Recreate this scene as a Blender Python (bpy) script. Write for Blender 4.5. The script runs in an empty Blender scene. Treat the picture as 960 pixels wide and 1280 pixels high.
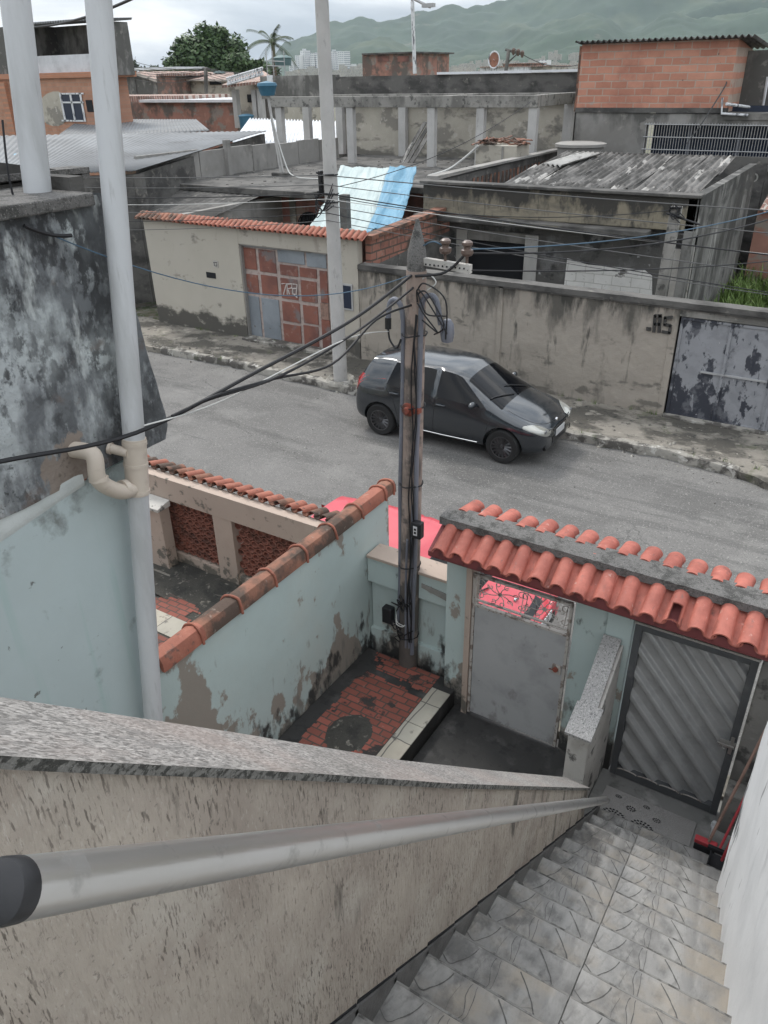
import bpy, bmesh, math, random
from mathutils import Vector, Matrix, noise
from mathutils.bvhtree import BVHTree
random.seed(7)
R = math.radians
sc = bpy.context.scene
COL = sc.collection
# ---------------------------------------------------------------- camera
F = 966.764
YAW, PITCH, ROLL = -0.567272, 0.512822, 0.0197133
CAM = Vector((0, 0, 6.0))
_s, _c = math.sin(YAW), math.cos(YAW)
_f = Vector((_s*math.cos(PITCH), _c*math.cos(PITCH), -math.sin(PITCH)))
_r0 = Vector((_c, -_s, 0))
_d0 = Vector((-_s*math.sin(PITCH), -_c*math.sin(PITCH), -math.cos(PITCH)))
RT = _r0*math.cos(ROLL) + _d0*math.sin(ROLL)
DN = _d0*math.cos(ROLL) - _r0*math.sin(ROLL)
FW = _f
cam = bpy.data.cameras.new('camera')
cam.sensor_fit = 'HORIZONTAL'; cam.sensor_width = 36; cam.lens = F/960*36
cam.clip_start = 0.05; cam.clip_end = 20000
co = bpy.data.objects.new('camera', cam); COL.objects.link(co)
m = Matrix((RT, -DN, -FW)).transposed().to_4x4(); m.translation = CAM
co.matrix_world = m
sc.camera = co
# surveying helpers: where the line of sight through a photo pixel meets a known plane
def ray(x, y): return RT*((x-480)/F) + DN*((y-640)/F) + FW
def onX(x, y, v): d = ray(x, y); return CAM + d*(v/d.x)
def onY(x, y, v): d = ray(x, y); return CAM + d*(v/d.y)
def onZ(x, y, v): d = ray(x, y); return CAM + d*((v-6)/d.z)
# ---------------------------------------------------------------- world, sun, exposure
W = bpy.data.worlds.new('World'); sc.world = W; W.use_nodes = True
nt = W.node_tree; N = nt.nodes; L = nt.links
bg = N['Background']
sky = N.new('ShaderNodeTexSky'); sky.sky_type = 'NISHITA'; sky.sun_disc = False
SUN_EL, SUN_AZ = R(52), R(-60)
sky.sun_elevation = SUN_EL; sky.sun_rotation = SUN_AZ
sky.air_density = 1.5; sky.dust_density = 3
tc = N.new('ShaderNodeTexCoord'); mp = N.new('ShaderNodeMapping'); mp.inputs['Scale'].default_value = (1.6, 1.6, 6.5)
mp.inputs['Location'].default_value = (0.9, 0.35, 0.1)
L.new(tc.outputs['Generated'], mp.inputs[0])
n1 = N.new('ShaderNodeTexNoise'); n1.inputs['Scale'].default_value = 1.7; n1.inputs['Detail'].default_value = 9; n1.inputs['Roughness'].default_value = .55
n1.inputs['Distortion'].default_value = .3
L.new(mp.outputs[0], n1.inputs['Vector'])
cr = N.new('ShaderNodeValToRGB')
els = cr.color_ramp.elements
els[0].position = .38; els[0].color = (3.3, 3.8, 4.4, 1)
els[1].position = .60; els[1].color = (9.8, 9.9, 9.9, 1)
e = els.new(.48); e.color = (5.6, 6.0, 6.5, 1)
L.new(n1.outputs['Fac'], cr.inputs[0])
mx = N.new('ShaderNodeMix'); mx.data_type = 'RGBA'; mx.inputs[0].default_value = .93
L.new(sky.outputs[0], mx.inputs['A']); L.new(cr.outputs[0], mx.inputs['B'])
sx = N.new('ShaderNodeSeparateXYZ'); L.new(tc.outputs['Generated'], sx.inputs[0])
mr = N.new('ShaderNodeMapRange'); L.new(sx.outputs['Z'], mr.inputs[0]); mr.inputs[1].default_value = .12; mr.inputs[2].default_value = .9; mr.inputs[3].default_value = .95; mr.inputs[4].default_value = 1.9
vm = N.new('ShaderNodeVectorMath'); vm.operation = 'SCALE'; L.new(mx.outputs['Result'], vm.inputs[0]); L.new(mr.outputs[0], vm.inputs['Scale'])
L.new(vm.outputs[0], bg.inputs['Color']); bg.inputs['Strength'].default_value = .10
sun = bpy.data.lights.new('sun', 'SUN'); sun.energy = 1.5; sun.angle = R(14); sun.color = (1, .96, .9)
so = bpy.data.objects.new('sun', sun); COL.objects.link(so)
_sd = Vector((math.sin(SUN_AZ)*math.cos(SUN_EL), math.cos(SUN_AZ)*math.cos(SUN_EL), math.sin(SUN_EL)))
so.rotation_euler = _sd.to_track_quat('Z', 'Y').to_euler()
vs = sc.view_settings; vs.view_transform = 'Standard'; vs.look = 'None'; vs.gamma = 1; vs.use_curve_mapping = False
vs.exposure = 0.55
# ---------------------------------------------------------------- materials
def lay(color, scale=3, lo=.5, hi=.6, amt=1, grad=None, detail=6, rough=None, dist=0, seed=0, nr=.6, mask=None):
    return dict(mask=mask, color=color, scale=scale, lo=lo, hi=hi, amt=amt, grad=grad, detail=detail, rough=rough, dist=dist, seed=seed, nr=nr)
class NB:
    def __init__(s, name):
        s.m = bpy.data.materials.new(name); s.m.use_nodes = True
        s.n = s.m.node_tree.nodes; s.l = s.m.node_tree.links
        s.b = s.n['Principled BSDF']
    def node(s, t, **kw):
        x = s.n.new(t)
        for k, v in kw.items():
            if k.startswith('i_'): x.inputs[k[2:].replace('_', ' ')].default_value = v
            else: setattr(x, k, v)
        return x
    def math(s, op, a, b=None, clamp=False):
        x = s.n.new('ShaderNodeMath'); x.operation = op; x.use_clamp = clamp
        for i, v in enumerate((a, b)):
            if v is None: continue
            if isinstance(v, (int, float)): x.inputs[i].default_value = v
            else: s.l.new(v, x.inputs[i])
        return x.outputs[0]
    def mix(s, fac, a, b):
        x = s.n.new('ShaderNodeMix'); x.data_type = 'RGBA'
        for inp, v in ((x.inputs[0], fac), (x.inputs['A'], a), (x.inputs['B'], b)):
            if isinstance(v, (int, float)): inp.default_value = v
            elif isinstance(v, tuple): inp.default_value = v if len(v) == 4 else (*v, 1)
            else: s.l.new(v, inp)
        return x.outputs['Result']
    def rng(s, v, a, b, c=0, d=1):
        x = s.n.new('ShaderNodeMapRange'); x.clamp = True
        s.l.new(v, x.inputs[0])
        for i, q in enumerate((a, b, c, d)): x.inputs[i+1].default_value = q
        return x.outputs[0]
def mat(name, base, rough=.85, metal=0, layers=(), bump=.3, bscale=60, coords='world', var=.18, vscale=1.2, spec=.4, special=None, bumpd=.01, btype='noise', bstretch=(1,1,1), coat=0):
    b = NB(name)
    if coords == 'world': pos = b.n.new('ShaderNodeNewGeometry').outputs['Position']
    elif coords == 'uv': pos = b.n.new('ShaderNodeTexCoord').outputs['UV']
    else: pos = b.n.new('ShaderNodeTexCoord').outputs['Object']
    sep = b.n.new('ShaderNodeSeparateXYZ'); b.l.new(pos, sep.inputs[0])
    def noi(scale, detail=6, nr=.6, dist=0, seed=0):
        mpn = b.n.new('ShaderNodeMapping'); b.l.new(pos, mpn.inputs[0])
        mpn.inputs['Scale'].default_value = scale if isinstance(scale, tuple) else (scale,)*3
        mpn.inputs['Location'].default_value = (seed*3.7, seed*1.3+hash_(name), seed*2.1)
        t = b.n.new('ShaderNodeTexNoise'); t.inputs['Scale'].default_value = 1
        t.inputs['Detail'].default_value = detail; t.inputs['Roughness'].default_value = nr; t.inputs['Distortion'].default_value = dist
        b.l.new(mpn.outputs[0], t.inputs['Vector']); return t.outputs['Fac']
    col = (*base, 1)
    sp_b = None
    if special: col, sp_b = special(b, pos, sep)
    v1 = noi(vscale, 8, .65, seed=9)
    hs = b.n.new('ShaderNodeHueSaturation')
    if isinstance(col, tuple): hs.inputs['Color'].default_value = col
    else: b.l.new(col, hs.inputs['Color'])
    b.l.new(b.rng(v1, .25, .75, 1-var, 1+var), hs.inputs['Value'])
    col = hs.outputs[0]
    rg = rough
    for i, q in enumerate(layers):
        f = noi(q['scale'], q['detail'], q['nr'], q['dist'], q['seed']+i+1)
        if q['grad']:
            for g in ([q['grad']] if not isinstance(q['grad'][0], tuple) else q['grad']):
                ax, a, c, w = g
                f = b.math('ADD', f, b.rng(sep.outputs[ax], a, c, 0, w))
        f = b.rng(f, q['lo'], q['hi'], 0, q['amt'])
        if q['mask']:
            mk = b.rng(noi(q['mask'][0], 4, .55, seed=q['seed']+i+31), q['mask'][1], q['mask'][2]); f = b.math('MULTIPLY', f, mk)
        col = b.mix(f, col, q['color'])
        if q['rough'] is not None:
            mm = b.n.new('ShaderNodeMix')
            b.l.new(f, mm.inputs[0])
            if isinstance(rg, (int, float)): mm.inputs[2].default_value = rg
            else: b.l.new(rg, mm.inputs[2])
            mm.inputs[3].default_value = q['rough']; rg = mm.outputs[0]
    b.l.new(col, b.b.inputs['Base Color'])
    if isinstance(rg, (int, float)): b.b.inputs['Roughness'].default_value = rg
    else: b.l.new(rg, b.b.inputs['Roughness'])
    b.b.inputs['Metallic'].default_value = metal
    b.b.inputs['Specular IOR Level'].default_value = spec
    b.b.inputs['Coat Weight'].default_value = coat
    b.b.inputs['Coat Roughness'].default_value = .08
    if bump or sp_b is not None:
        sc_ = tuple(bscale*k for k in bstretch)
        h = noi(sc_, 5, .6, seed=5)
        if sp_b is not None: h = b.math('ADD', b.math('MULTIPLY', h, .35), sp_b)
        bn = b.n.new('ShaderNodeBump'); bn.inputs['Strength'].default_value = bump; bn.inputs['Distance'].default_value = bumpd
        b.l.new(h, bn.inputs['Height']); b.l.new(bn.outputs[0], b.b.inputs['Normal'])
    return b.m
def hash_(s): return (sum(ord(c)*(i+1) for i, c in enumerate(s)) % 97)*.37
MOLD = (.035, .035, .034); GRIME = (.07, .065, .06); BROWN = (.17, .14, .115)
def brick(c1, c2, mortar, bw, bh, msize=.02, axes=(0, 2), bias=0, off=.5, squash=1):
    def f(b, pos, sep):
        cb = b.n.new('ShaderNodeCombineXYZ'); b.l.new(sep.outputs[axes[0]], cb.inputs[0]); b.l.new(sep.outputs[axes[1]], cb.inputs[1])
        # a little wobble so courses are not ruler straight
        nz = b.n.new('ShaderNodeTexNoise'); nz.inputs['Scale'].default_value = 2.3; b.l.new(pos, nz.inputs['Vector'])
        sb = b.n.new('ShaderNodeVectorMath'); sb.operation = 'SUBTRACT'; b.l.new(nz.outputs['Color'], sb.inputs[0]); sb.inputs[1].default_value = (.5, .5, .5)
        ss = b.n.new('ShaderNodeVectorMath'); ss.operation = 'SCALE'; b.l.new(sb.outputs[0], ss.inputs[0]); ss.inputs['Scale'].default_value = bh*.25
        ad = b.n.new('ShaderNodeVectorMath'); b.l.new(cb.outputs[0], ad.inputs[0]); b.l.new(ss.outputs[0], ad.inputs[1])
        t = b.n.new('ShaderNodeTexBrick'); b.l.new(ad.outputs[0], t.inputs['Vector'])
        t.inputs['Color1'].default_value = (*c1, 1); t.inputs['Color2'].default_value = (*c2, 1); t.inputs['Mortar'].default_value = (*mortar, 1)
        t.inputs['Scale'].default_value = 1; t.inputs['Brick Width'].default_value = bw; t.inputs['Row Height'].default_value = bh
        t.inputs['Mortar Size'].default_value = msize; t.inputs['Mortar Smooth'].default_value = .3; t.inputs['Bias'].default_value = bias
        t.offset = off
        return t.outputs['Color'], b.math('MULTIPLY', b.math('SUBTRACT', 1, t.outputs['Fac']), 1.0)
    return f
M = {}
def voro(scale, c1, c2):
    def f(b, pos, sep):
        v = b.n.new('ShaderNodeTexVoronoi'); v.inputs['Scale'].default_value = scale; b.l.new(pos, v.inputs['Vector'])
        s = b.n.new('ShaderNodeSeparateColor'); b.l.new(v.outputs['Color'], s.inputs[0])
        return b.mix(b.rng(s.outputs[0], .2, .9), c1, c2), None
    return f
def cracks(base, dark, scale=.55, w=.012):
    def f(b, pos, sep):
        nz = b.n.new('ShaderNodeTexNoise'); nz.inputs['Scale'].default_value = 1.6; nz.inputs['Detail'].default_value = 8; nz.inputs['Roughness'].default_value = .65; b.l.new(pos, nz.inputs['Vector'])
        ss = b.n.new('ShaderNodeVectorMath'); ss.operation = 'SCALE'; b.l.new(nz.outputs['Color'], ss.inputs[0]); ss.inputs['Scale'].default_value = 1.1
        ad = b.n.new('ShaderNodeVectorMath'); b.l.new(pos, ad.inputs[0]); b.l.new(ss.outputs[0], ad.inputs[1])
        v = b.n.new('ShaderNodeTexVoronoi'); v.feature = 'DISTANCE_TO_EDGE'; v.inputs['Scale'].default_value = scale; b.l.new(ad.outputs[0], v.inputs['Vector'])
        m2 = b.n.new('ShaderNodeTexNoise'); m2.inputs['Scale'].default_value = .55; b.l.new(pos, m2.inputs['Vector'])
        k = b.math('MULTIPLY', b.rng(v.outputs['Distance'], w*.35, w, 1, 0), b.rng(m2.outputs['Fac'], .50, .62))
        return b.mix(b.math('MULTIPLY', k, .85), base, dark), b.math('MULTIPLY', k, -1.0)
    return f
M['asphalt'] = mat('asphalt', (.19, .185, .18), .9, bump=.5, bscale=140, var=.22, vscale=.5, special=cracks((.145, .140, .134), (.05, .049, .047), .45, .006), layers=[
    lay((.095, .092, .088), (.35, 1.1, 1), .5, .58, .6, detail=9), lay((.20, .194, .184), .9, .53, .64, .6, detail=9), lay((.085, .083, .08), (.25, 2.4, 1), .56, .62, .5, detail=8), lay((.30, .29, .27), 42, .60, .66, .65, detail=2), lay((.05, .05, .05), 55, .60, .66, .7, detail=2),
    lay((.10, .10, .10), 9, .64, .72, .5)], bumpd=.006)
M['ground'] = mat('ground_soil', (.16, .14, .11), .95, layers=[lay((.07, .09, .035), 2, .45, .6), lay((.2, .19, .17), 7, .55, .6)])
M['sidewalk'] = mat('sidewalk_concrete', (.24, .22, .19), .95, bump=.9, bscale=22, bumpd=.03, layers=[
    lay((.07, .065, .056), (.9, 1.5, 1), .44, .55, .92), lay((.085, .095, .05), 2.5, .6, .68, .5), lay((.40, .37, .32), 2.8, .6, .66, .55), lay(MOLD, 8, .58, .66, .8), lay((.42, .4, .36), 20, .64, .7, .5)])
M['kerb'] = mat('kerb_concrete', (.29, .275, .245), .9, bump=.9, bscale=18, bumpd=.02, layers=[lay((.09, .083, .075), 3, .46, .56), lay((.48, .465, .43), 6, .58, .64, .7), lay((.07, .08, .05), 5, .6, .68, .6)])
def stripes(col, scale=(30, 30, 2.2), lo=.58, hi=.68, amt=.7, grad=None): return lay(col, scale, lo, hi, amt, grad)
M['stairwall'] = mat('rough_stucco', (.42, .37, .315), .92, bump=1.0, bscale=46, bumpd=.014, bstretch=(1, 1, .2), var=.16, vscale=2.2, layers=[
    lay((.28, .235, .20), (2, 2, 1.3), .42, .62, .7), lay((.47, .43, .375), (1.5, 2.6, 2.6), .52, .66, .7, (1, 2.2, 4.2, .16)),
    lay((.085, .07, .058), (150, 150, 24), .565, .63, .85, detail=4, nr=.55, mask=((7, 7, 3), .38, .60)), lay((.12, .10, .085), (70, 70, 14), .60, .66, .8, detail=5, nr=.6, mask=((3, 3, 2), .42, .62)),
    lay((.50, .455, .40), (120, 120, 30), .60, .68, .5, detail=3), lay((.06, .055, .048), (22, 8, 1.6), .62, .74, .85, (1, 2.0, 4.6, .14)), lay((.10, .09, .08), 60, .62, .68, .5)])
M['granite'] = mat('grey_granite', (.31, .30, .29), .45, bump=.15, bscale=90, var=.15, spec=.5, layers=[
    lay((.08, .08, .08), (110, 60, 60), .55, .61, .8, detail=3), lay((.55, .53, .51), (80, 60, 60), .57, .63, .6, seed=3, detail=3), lay((.2, .19, .18), 4, .56, .75, .35)])
M['granite2'] = mat('streaked_granite', (.30, .285, .27), .5, bump=.2, bscale=90, var=.15, layers=[
    lay((.09, .085, .08), (120, 30, 60), .47, .57, .9, detail=5, nr=.7), lay((.55, .52, .50), (140, 40, 60), .56, .64, .6, seed=3, detail=3), lay((.14, .135, .13), (26, 7, 12), .52, .62, .6), lay((.33, .26, .23), 2.5, .5, .7, .4), lay((.11, .105, .095), 3, .50, .72, .6)])
M['graniteedge'] = mat('rough_cut_granite', (.2, .195, .18), .9, bump=1, bscale=70, bumpd=.02, layers=[lay((.045, .045, .04), (60, 40, 60), .48, .56, .9, detail=3), lay((.3, .29, .26), 90, .6, .66, .6)])
M['aqua'] = mat('aqua_paint', (.44, .52, .505), .7, bump=.25, bscale=14, var=.06, layers=[
    lay((.47, .50, .46), 1.4, .5, .75, .5), lay((.27, .235, .20), (2.2, 2.2, 1.6), .60, .63, .95, ((2, .9, .05, .16), (1, 4.1, 2.9, .14))), lay((.2, .19, .17), (9, 9, 2.5), .66, .76, .8, (2, 1.15, .2, .20)), lay(MOLD, (5, 5, 2.6), .66, .76, .95, (2, .85, -.1, .34)), lay((.24, .21, .18), 9, .73, .75, .9)])
M['aquahouse'] = mat('aqua_house_paint', (.43, .50, .505), .6, bump=.2, bscale=10, var=.05, layers=[lay((.40, .45, .44), .9, .5, .75, .5), lay((.12, .12, .11), (7, 7, 7), .68, .71, .9), lay((.34, .46, .44), (1, 6, .3), .56, .66, .5), lay((.1, .1, .09), 3, .60, .72, .7, (2, 3.3, 3.85, .14))])
M['moldwall'] = mat('moldy_plaster', (.47, .505, .505), .9, bump=.7, bscale=30, var=.14, bumpd=.012, layers=[
    lay((.34, .36, .37), (1.6, 1.6, .9), .48, .62, .7), lay((.10, .105, .112), (2.2, 2.0, .9), .50, .60, .9, ((1, 2.2, 3.4, .13), (2, 4.3, 5.5, .06))),
    lay((.035, .036, .038), (14, 14, 10), .50, .60, .9, ((1, 2.4, 3.3, .10), (2, 4.4, 5.5, .06)), mask=((2, 2, 1.2), .40, .58)), lay((.60, .63, .62), (3, 3, 1.1), .585, .66, .8), lay((.40, .42, .42), (22, 22, 9), .62, .70, .5, detail=5),
    lay((.235, .195, .165), (2.0, 2.0, 1.1), .655, .67, .95, ((2, 4.5, 3.85, .1),)), lay(MOLD, 30, .58, .64, .7, mask=((1.5, 1.5, 1.5), .45, .6)), lay((.14, .10, .08), 3, .62, .7, .6, (2, 4.1, 3.8, .12))])
M['paleband'] = mat('pale_paint_band', (.52, .55, .54), .8, layers=[lay((.42, .46, .45), 3, .5, .65, .5), lay((.2, .2, .2), 8, .64, .7, .7)])
M['concrete'] = mat('weathered_concrete', (.27, .26, .24), .95, bump=.6, bscale=20, bumpd=.015, layers=[
    lay((.13, .125, .115), (1.6, 1.6, .7), .46, .62, .85), lay(MOLD, 5, .55, .64, .7), lay((.38, .36, .33), 8, .62, .7, .5)])
M['darkconcrete'] = mat('blackened_concrete', (.12, .115, .108), .95, bump=.6, bscale=18, bumpd=.015, layers=[
    lay((.05, .048, .046), (1.2, 1.2, 2), .45, .6, .9), lay((.24, .225, .2), 4, .6, .68, .6)])
M['lotwall'] = mat('lot_wall_plaster', (.335, .30, .258), .95, bump=.5, bscale=9, bumpd=.03, var=.1, layers=[
    lay((.30, .27, .235), .8, .45, .65, .7), lay((.39, .35, .30), (3, 3, 5), .52, .7, .5), lay((.085, .08, .07), (2.6, 2.6, .9), .58, .76, .9, (2, 1.2, 2.35, .26)), lay((.05, .048, .043), (5, 5, 1.2), .60, .72, .9, (2, 1.8, 2.35, .2)), lay((.13, .12, .105), (2, 2, 4), .62, .7, .8, (2, .75, .1, .17)), lay((.22, .185, .165), 1.1, .66, .69, .5)])
M['cream'] = mat('cream_wall_paint', (.42, .39, .335), .85, bump=.3, bscale=12, var=.06, layers=[lay((.43, .40, .35), .9, .45, .65, .6), lay((.07, .066, .058), (2, 2, 3), .60, .74, .95, (2, .85, .25, .34)), lay((.24, .21, .18), (3, 3, 1), .64, .74, .6, (2, 2.1, 2.9, .12))])
M['beige'] = mat('beige_paint', (.42, .335, .28), .75, bump=.3, bscale=20, var=.06, layers=[lay((.36, .28, .23), 2, .55, .68, .5), lay((.1, .095, .08), 7, .6, .68, .85, (2, .45, 0, .17))])
M['terra'] = mat('clay_roof_tile', (.33, .125, .085), .8, bump=.5, bscale=45, var=.25, vscale=4, layers=[lay((.27, .10, .07), 5, .5, .62, .7), lay((.10, .075, .065), 11, .60, .68, .75), lay((.42, .24, .18), 8, .60, .72, .5), lay((.06, .05, .045), (4, 4, 4), .58, .66, .8, mask=((1.2, 1.2, 1.2), .45, .6))])
M['terrapaint'] = mat('red_painted_tile', (.40, .125, .092), .62, bump=.45, bscale=50, var=.30, vscale=4.5, layers=[lay((.27, .075, .055), 4, .44, .6, .75), lay((.075, .05, .045), (9, 5, 9), .58, .70, .8, mask=((2.5, 2.5, 2.5), .42, .6)), lay((.50, .33, .29), 16, .64, .71, .6), lay((.16, .10, .09), (26, 9, 26), .62, .70, .6)])
M['terradark'] = mat('moldy_clay_tile', (.26, .125, .085), .9, bump=.6, bscale=40, var=.3, vscale=3, layers=[lay((.07, .055, .045), 3.2, .43, .56, .9), lay((.33, .29, .25), 12, .63, .70, .5)])
M['fascia'] = mat('oxide_red_paint', (.17, .045, .045), .75, layers=[lay((.07, .03, .03), 6, .55, .65, .7)])
M['ridgecap'] = mat('lichen_concrete', (.14, .135, .13), .95, bump=1, bscale=90, bumpd=.01, layers=[lay((.045, .045, .042), 9, .5, .62, .8), lay((.05, .05, .047), 70, .54, .62, .7), lay((.30, .285, .265), 110, .59, .66, .7, detail=3), lay((.33, .15, .13), 2.4, .66, .7, .6)])
M['breeze'] = mat('clay_breeze_block', (.26, .105, .075), .9, bump=.5, layers=[lay((.09, .05, .04), 5, .5, .65, .8)])
M['patiored'] = mat('red_brick_paving', (.3, .1, .07), .8, special=brick((.27, .085, .062), (.19, .065, .048), (.085, .06, .05), .17, .085, .010, (0, 1)), bump=.5, layers=[
    lay((.035, .034, .032), 2.3, .57, .60, .95), lay((.35, .2, .16), 18, .62, .7, .4)])
M['rubble'] = mat('dark_rubble', (.06, .057, .05), .95, bump=1, bscale=20, bumpd=.03, layers=[lay((.28, .26, .22), 12, .58, .66, .7), lay((.03, .03, .028), 3, .5, .6, .7)])
M['bordertile'] = mat('cream_floor_tile', (.50, .45, .37), .6, special=brick((.40, .36, .295), (.33, .315, .27), (.12, .11, .1), .6, .33, .008, (1, 0), off=0), bump=.1, layers=[lay((.07, .065, .06), 5, .58, .66, .85), lay((.25, .23, .2), 2, .5, .62, .5)])
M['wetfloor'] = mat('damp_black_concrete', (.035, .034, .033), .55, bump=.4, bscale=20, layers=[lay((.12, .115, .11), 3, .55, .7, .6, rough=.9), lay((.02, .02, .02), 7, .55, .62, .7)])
M['pvc'] = mat('grey_pvc', (.50, .51, .52), .48, bump=.05, var=.06, layers=[lay((.33, .335, .33), (5, 5, .8), .48, .68, .6), lay((.2, .195, .18), (30, 30, 3), .6, .74, .4), lay((.2, .2, .2), (20, 20, 5), .70, .74, .5)])
M['pvccream'] = mat('cream_pvc', (.52, .455, .385), .45, bump=.05, var=.06, layers=[lay((.35, .29, .24), 6, .55, .7, .6)])
M['alu'] = mat('brushed_aluminium', (.56, .55, .53), .30, .9, bump=.12, bscale=60, bstretch=(1, .08, .08), var=.08, layers=[lay((.24, .23, .22), 14, .58, .66, .4, rough=.6), lay((.6, .59, .58), (50, 6, 6), .55, .62, .5, rough=.3)])
M['blackplastic'] = mat('black_plastic', (.018, .018, .02), .35, bump=.05)
M['greysteel'] = mat('grey_steel_paint', (.37, .37, .37), .5, bump=.1, bscale=8, var=.07, layers=[lay((.24, .24, .245), 2.2, .5, .66, .6), lay((.1, .09, .08), 22, .70, .73, .8), lay((.16, .15, .14), (5, 5, 3), .62, .72, .6, (2, .4, 0, .15))])
M['gatesilver'] = mat('dull_aluminium_gate', (.40, .40, .395), .40, .35, bump=.15, bscale=10, var=.1, layers=[lay((.22, .22, .22), 3, .5, .65, .5, rough=.6)])
M['gateframe'] = mat('dark_gate_frame', (.12, .125, .13), .45, .4, layers=[lay((.2, .2, .2), 6, .55, .66, .5)])
M['whitegrille'] = mat('cream_grille_paint', (.42, .39, .36), .6, layers=[lay((.14, .10, .08), 14, .52, .6, .8)])
M['whitewall'] = mat('white_wall_paint', (.66, .67, .68), .8, bump=.25, bscale=12, var=.06, layers=[lay((.52, .53, .54), (2, 2, 1.2), .48, .66, .6), lay((.30, .31, .32), (4, 4, 1), .6, .72, .5), lay((.06, .06, .07), (7, 7, 1.6), .70, .78, .9, ((1, 3.2, 4.4, .16),)), lay((.12, .12, .13), (9, 9, 3), .73, .75, .7)])
M['black'] = mat('black_cable', (.014, .014, .016), .6, bump=0)
M['wirewhite'] = mat('white_cable', (.5, .5, .48), .6, bump=0)
M['wireblue'] = mat('blue_grey_cable', (.06, .11, .16), .6, bump=0)
M['wiregrey'] = mat('grey_wire', (.09, .09, .09), .6, bump=0)
M['oldpole'] = mat('old_pole', (.30, .235, .20), .95, bump=.8, bscale=30, bstretch=(1, 1, .15), layers=[lay((.09, .08, .075), (6, 6, 1.5), .5, .62, .8), lay((.33, .3, .27), 25, .6, .68, .5), lay((.06, .058, .055), 4, .5, .6, .8, (2, 1.8, .6, .2))])
M['conduit'] = mat('grey_conduit', (.15, .157, .185), .5, layers=[lay((.2, .2, .21), 9, .55, .65, .5)])
M['whitepole'] = mat('pale_concrete_pole', (.43, .42, .405), .85, bump=.3, bscale=25, layers=[lay((.38, .37, .355), (3, 3, 1), .48, .65, .6), lay((.2, .19, .18), (9, 9, 3), .62, .7, .5)])
M['rust'] = mat('rusty_iron', (.22, .06, .04), .8, layers=[lay((.1, .05, .04), 10, .5, .6)])
M['ceramic'] = mat('brown_ceramic', (.12, .085, .07), .3)
M['carpaint'] = mat('charcoal_car_paint', (.028, .033, .039), .16, .35, bump=0, var=.03, coords='object', spec=.6, coat=1.0)
M['carred'] = mat('faded_red_car_paint', (.55, .07, .09), .36, 0, bump=0, var=.06, coords='object', coat=.6)
M['glass'] = mat('tinted_glass', (.003, .0035, .005), .05, 0, bump=0, var=0, spec=.25, coords='object')
M['rubber'] = mat('tyre_rubber', (.018, .018, .018), .85, coords='object')
M['rimblack'] = mat('black_rim', (.12, .12, .125), .3, .8, bump=0, coords='object')
M['rimsteel'] = mat('grey_rim', (.25, .25, .26), .4, .7, bump=0, coords='object')
M['chrome'] = mat('chrome', (.6, .6, .6), .15, 1, bump=0, coords='object')
M['lamp'] = mat('headlamp_glass', (.36, .36, .33), .10, .3, bump=0, var=.1, coords='object', coat=1)
M['redlamp'] = mat('tail_lamp', (.3, .01, .01), .2, bump=0, coords='object', coat=1)
M['plate'] = mat('number_plate', (.5, .5, .5), .5, bump=0, coords='object')
M['brickhollow'] = mat('hollow_brick', (.4, .17, .11), .9, special=brick((.54, .27, .19), (.42, .19, .13), (.42, .33, .27), .52, .205, .018), bump=.5, bumpd=.02, layers=[lay((.33, .14, .1), .7, .5, .62, .6), lay((.35, .31, .27), (1.2, 1.2, 3), .66, .69, .8), lay((.1, .07, .06), 4, .68, .72, .8)])
M['brickorange'] = mat('orange_brick', (.5, .22, .12), .9, special=brick((.50, .23, .14), (.43, .2, .12), (.34, .2, .14), .3, .14, .015, (1, 2)), bump=.3, layers=[lay((.37, .2, .14), .5, .5, .6, .5)])
M['brickorangex'] = mat('orange_brick_front', (.5, .22, .12), .9, special=brick((.42, .23, .155), (.36, .185, .12), (.31, .22, .17), .4, .2, .015), bump=.3, layers=[lay((.37, .2, .14), .5, .5, .6, .5)])
M['brickold'] = mat('patched_old_brick', (.33, .17, .13), .9, bump=.4, layers=[lay((.27, .24, .21), (.8, .8, 1.5), .5, .56, .9), lay((.1, .09, .08), (1, 1, .6), .55, .66, .8, (2, 3.6, 4.7, .12)), lay((.42, .22, .16), 2, .55, .62, .6)])
M['parapetbrick'] = mat('pink_brick', (.4, .17, .12), .9, special=brick((.36, .17, .125), (.27, .12, .09), (.11, .08, .065), .36, .17, .022, (1, 2)), bump=.4, layers=[lay((.07, .06, .05), 1.5, .50, .62, .85), lay((.33, .28, .24), 7, .6, .66, .5)])
M['redwall'] = mat('faded_red_wall', (.27, .13, .105), .9, layers=[lay((.12, .075, .065), 1, .45, .6, .8), lay((.33, .27, .22), .6, .6, .64, .8)])
M['asbestos'] = mat('asbestos_sheet', (.17, .163, .155), .95, bump=.4, bscale=15, var=.3, vscale=2.2, layers=[lay((.055, .053, .05), (4, .9, 1), .43, .56, .9), lay((.45, .435, .41), (3.2, .7, 1), .60, .64, .8), lay((.05, .05, .048), 5, .58, .66, .8)])
M['asbestoslight'] = mat('pale_asbestos_sheet', (.40, .39, .37), .95, bump=.4, var=.2, layers=[lay((.16, .155, .145), (4, 1.5, 1), .5, .6, .8)])
M['greymetal'] = mat('grey_roof_sheet', (.145, .15, .155), .6, bump=.1, layers=[lay((.23, .24, .25), .35, .45, .62, .6), lay((.10, .10, .10), (1.2, .4, 1), .58, .68, .6)])
M['whitemetal'] = mat('white_roof_sheet', (.68, .69, .71), .5, bump=.1, layers=[lay((.5, .51, .52), 1.2, .55, .7, .5)])
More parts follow.
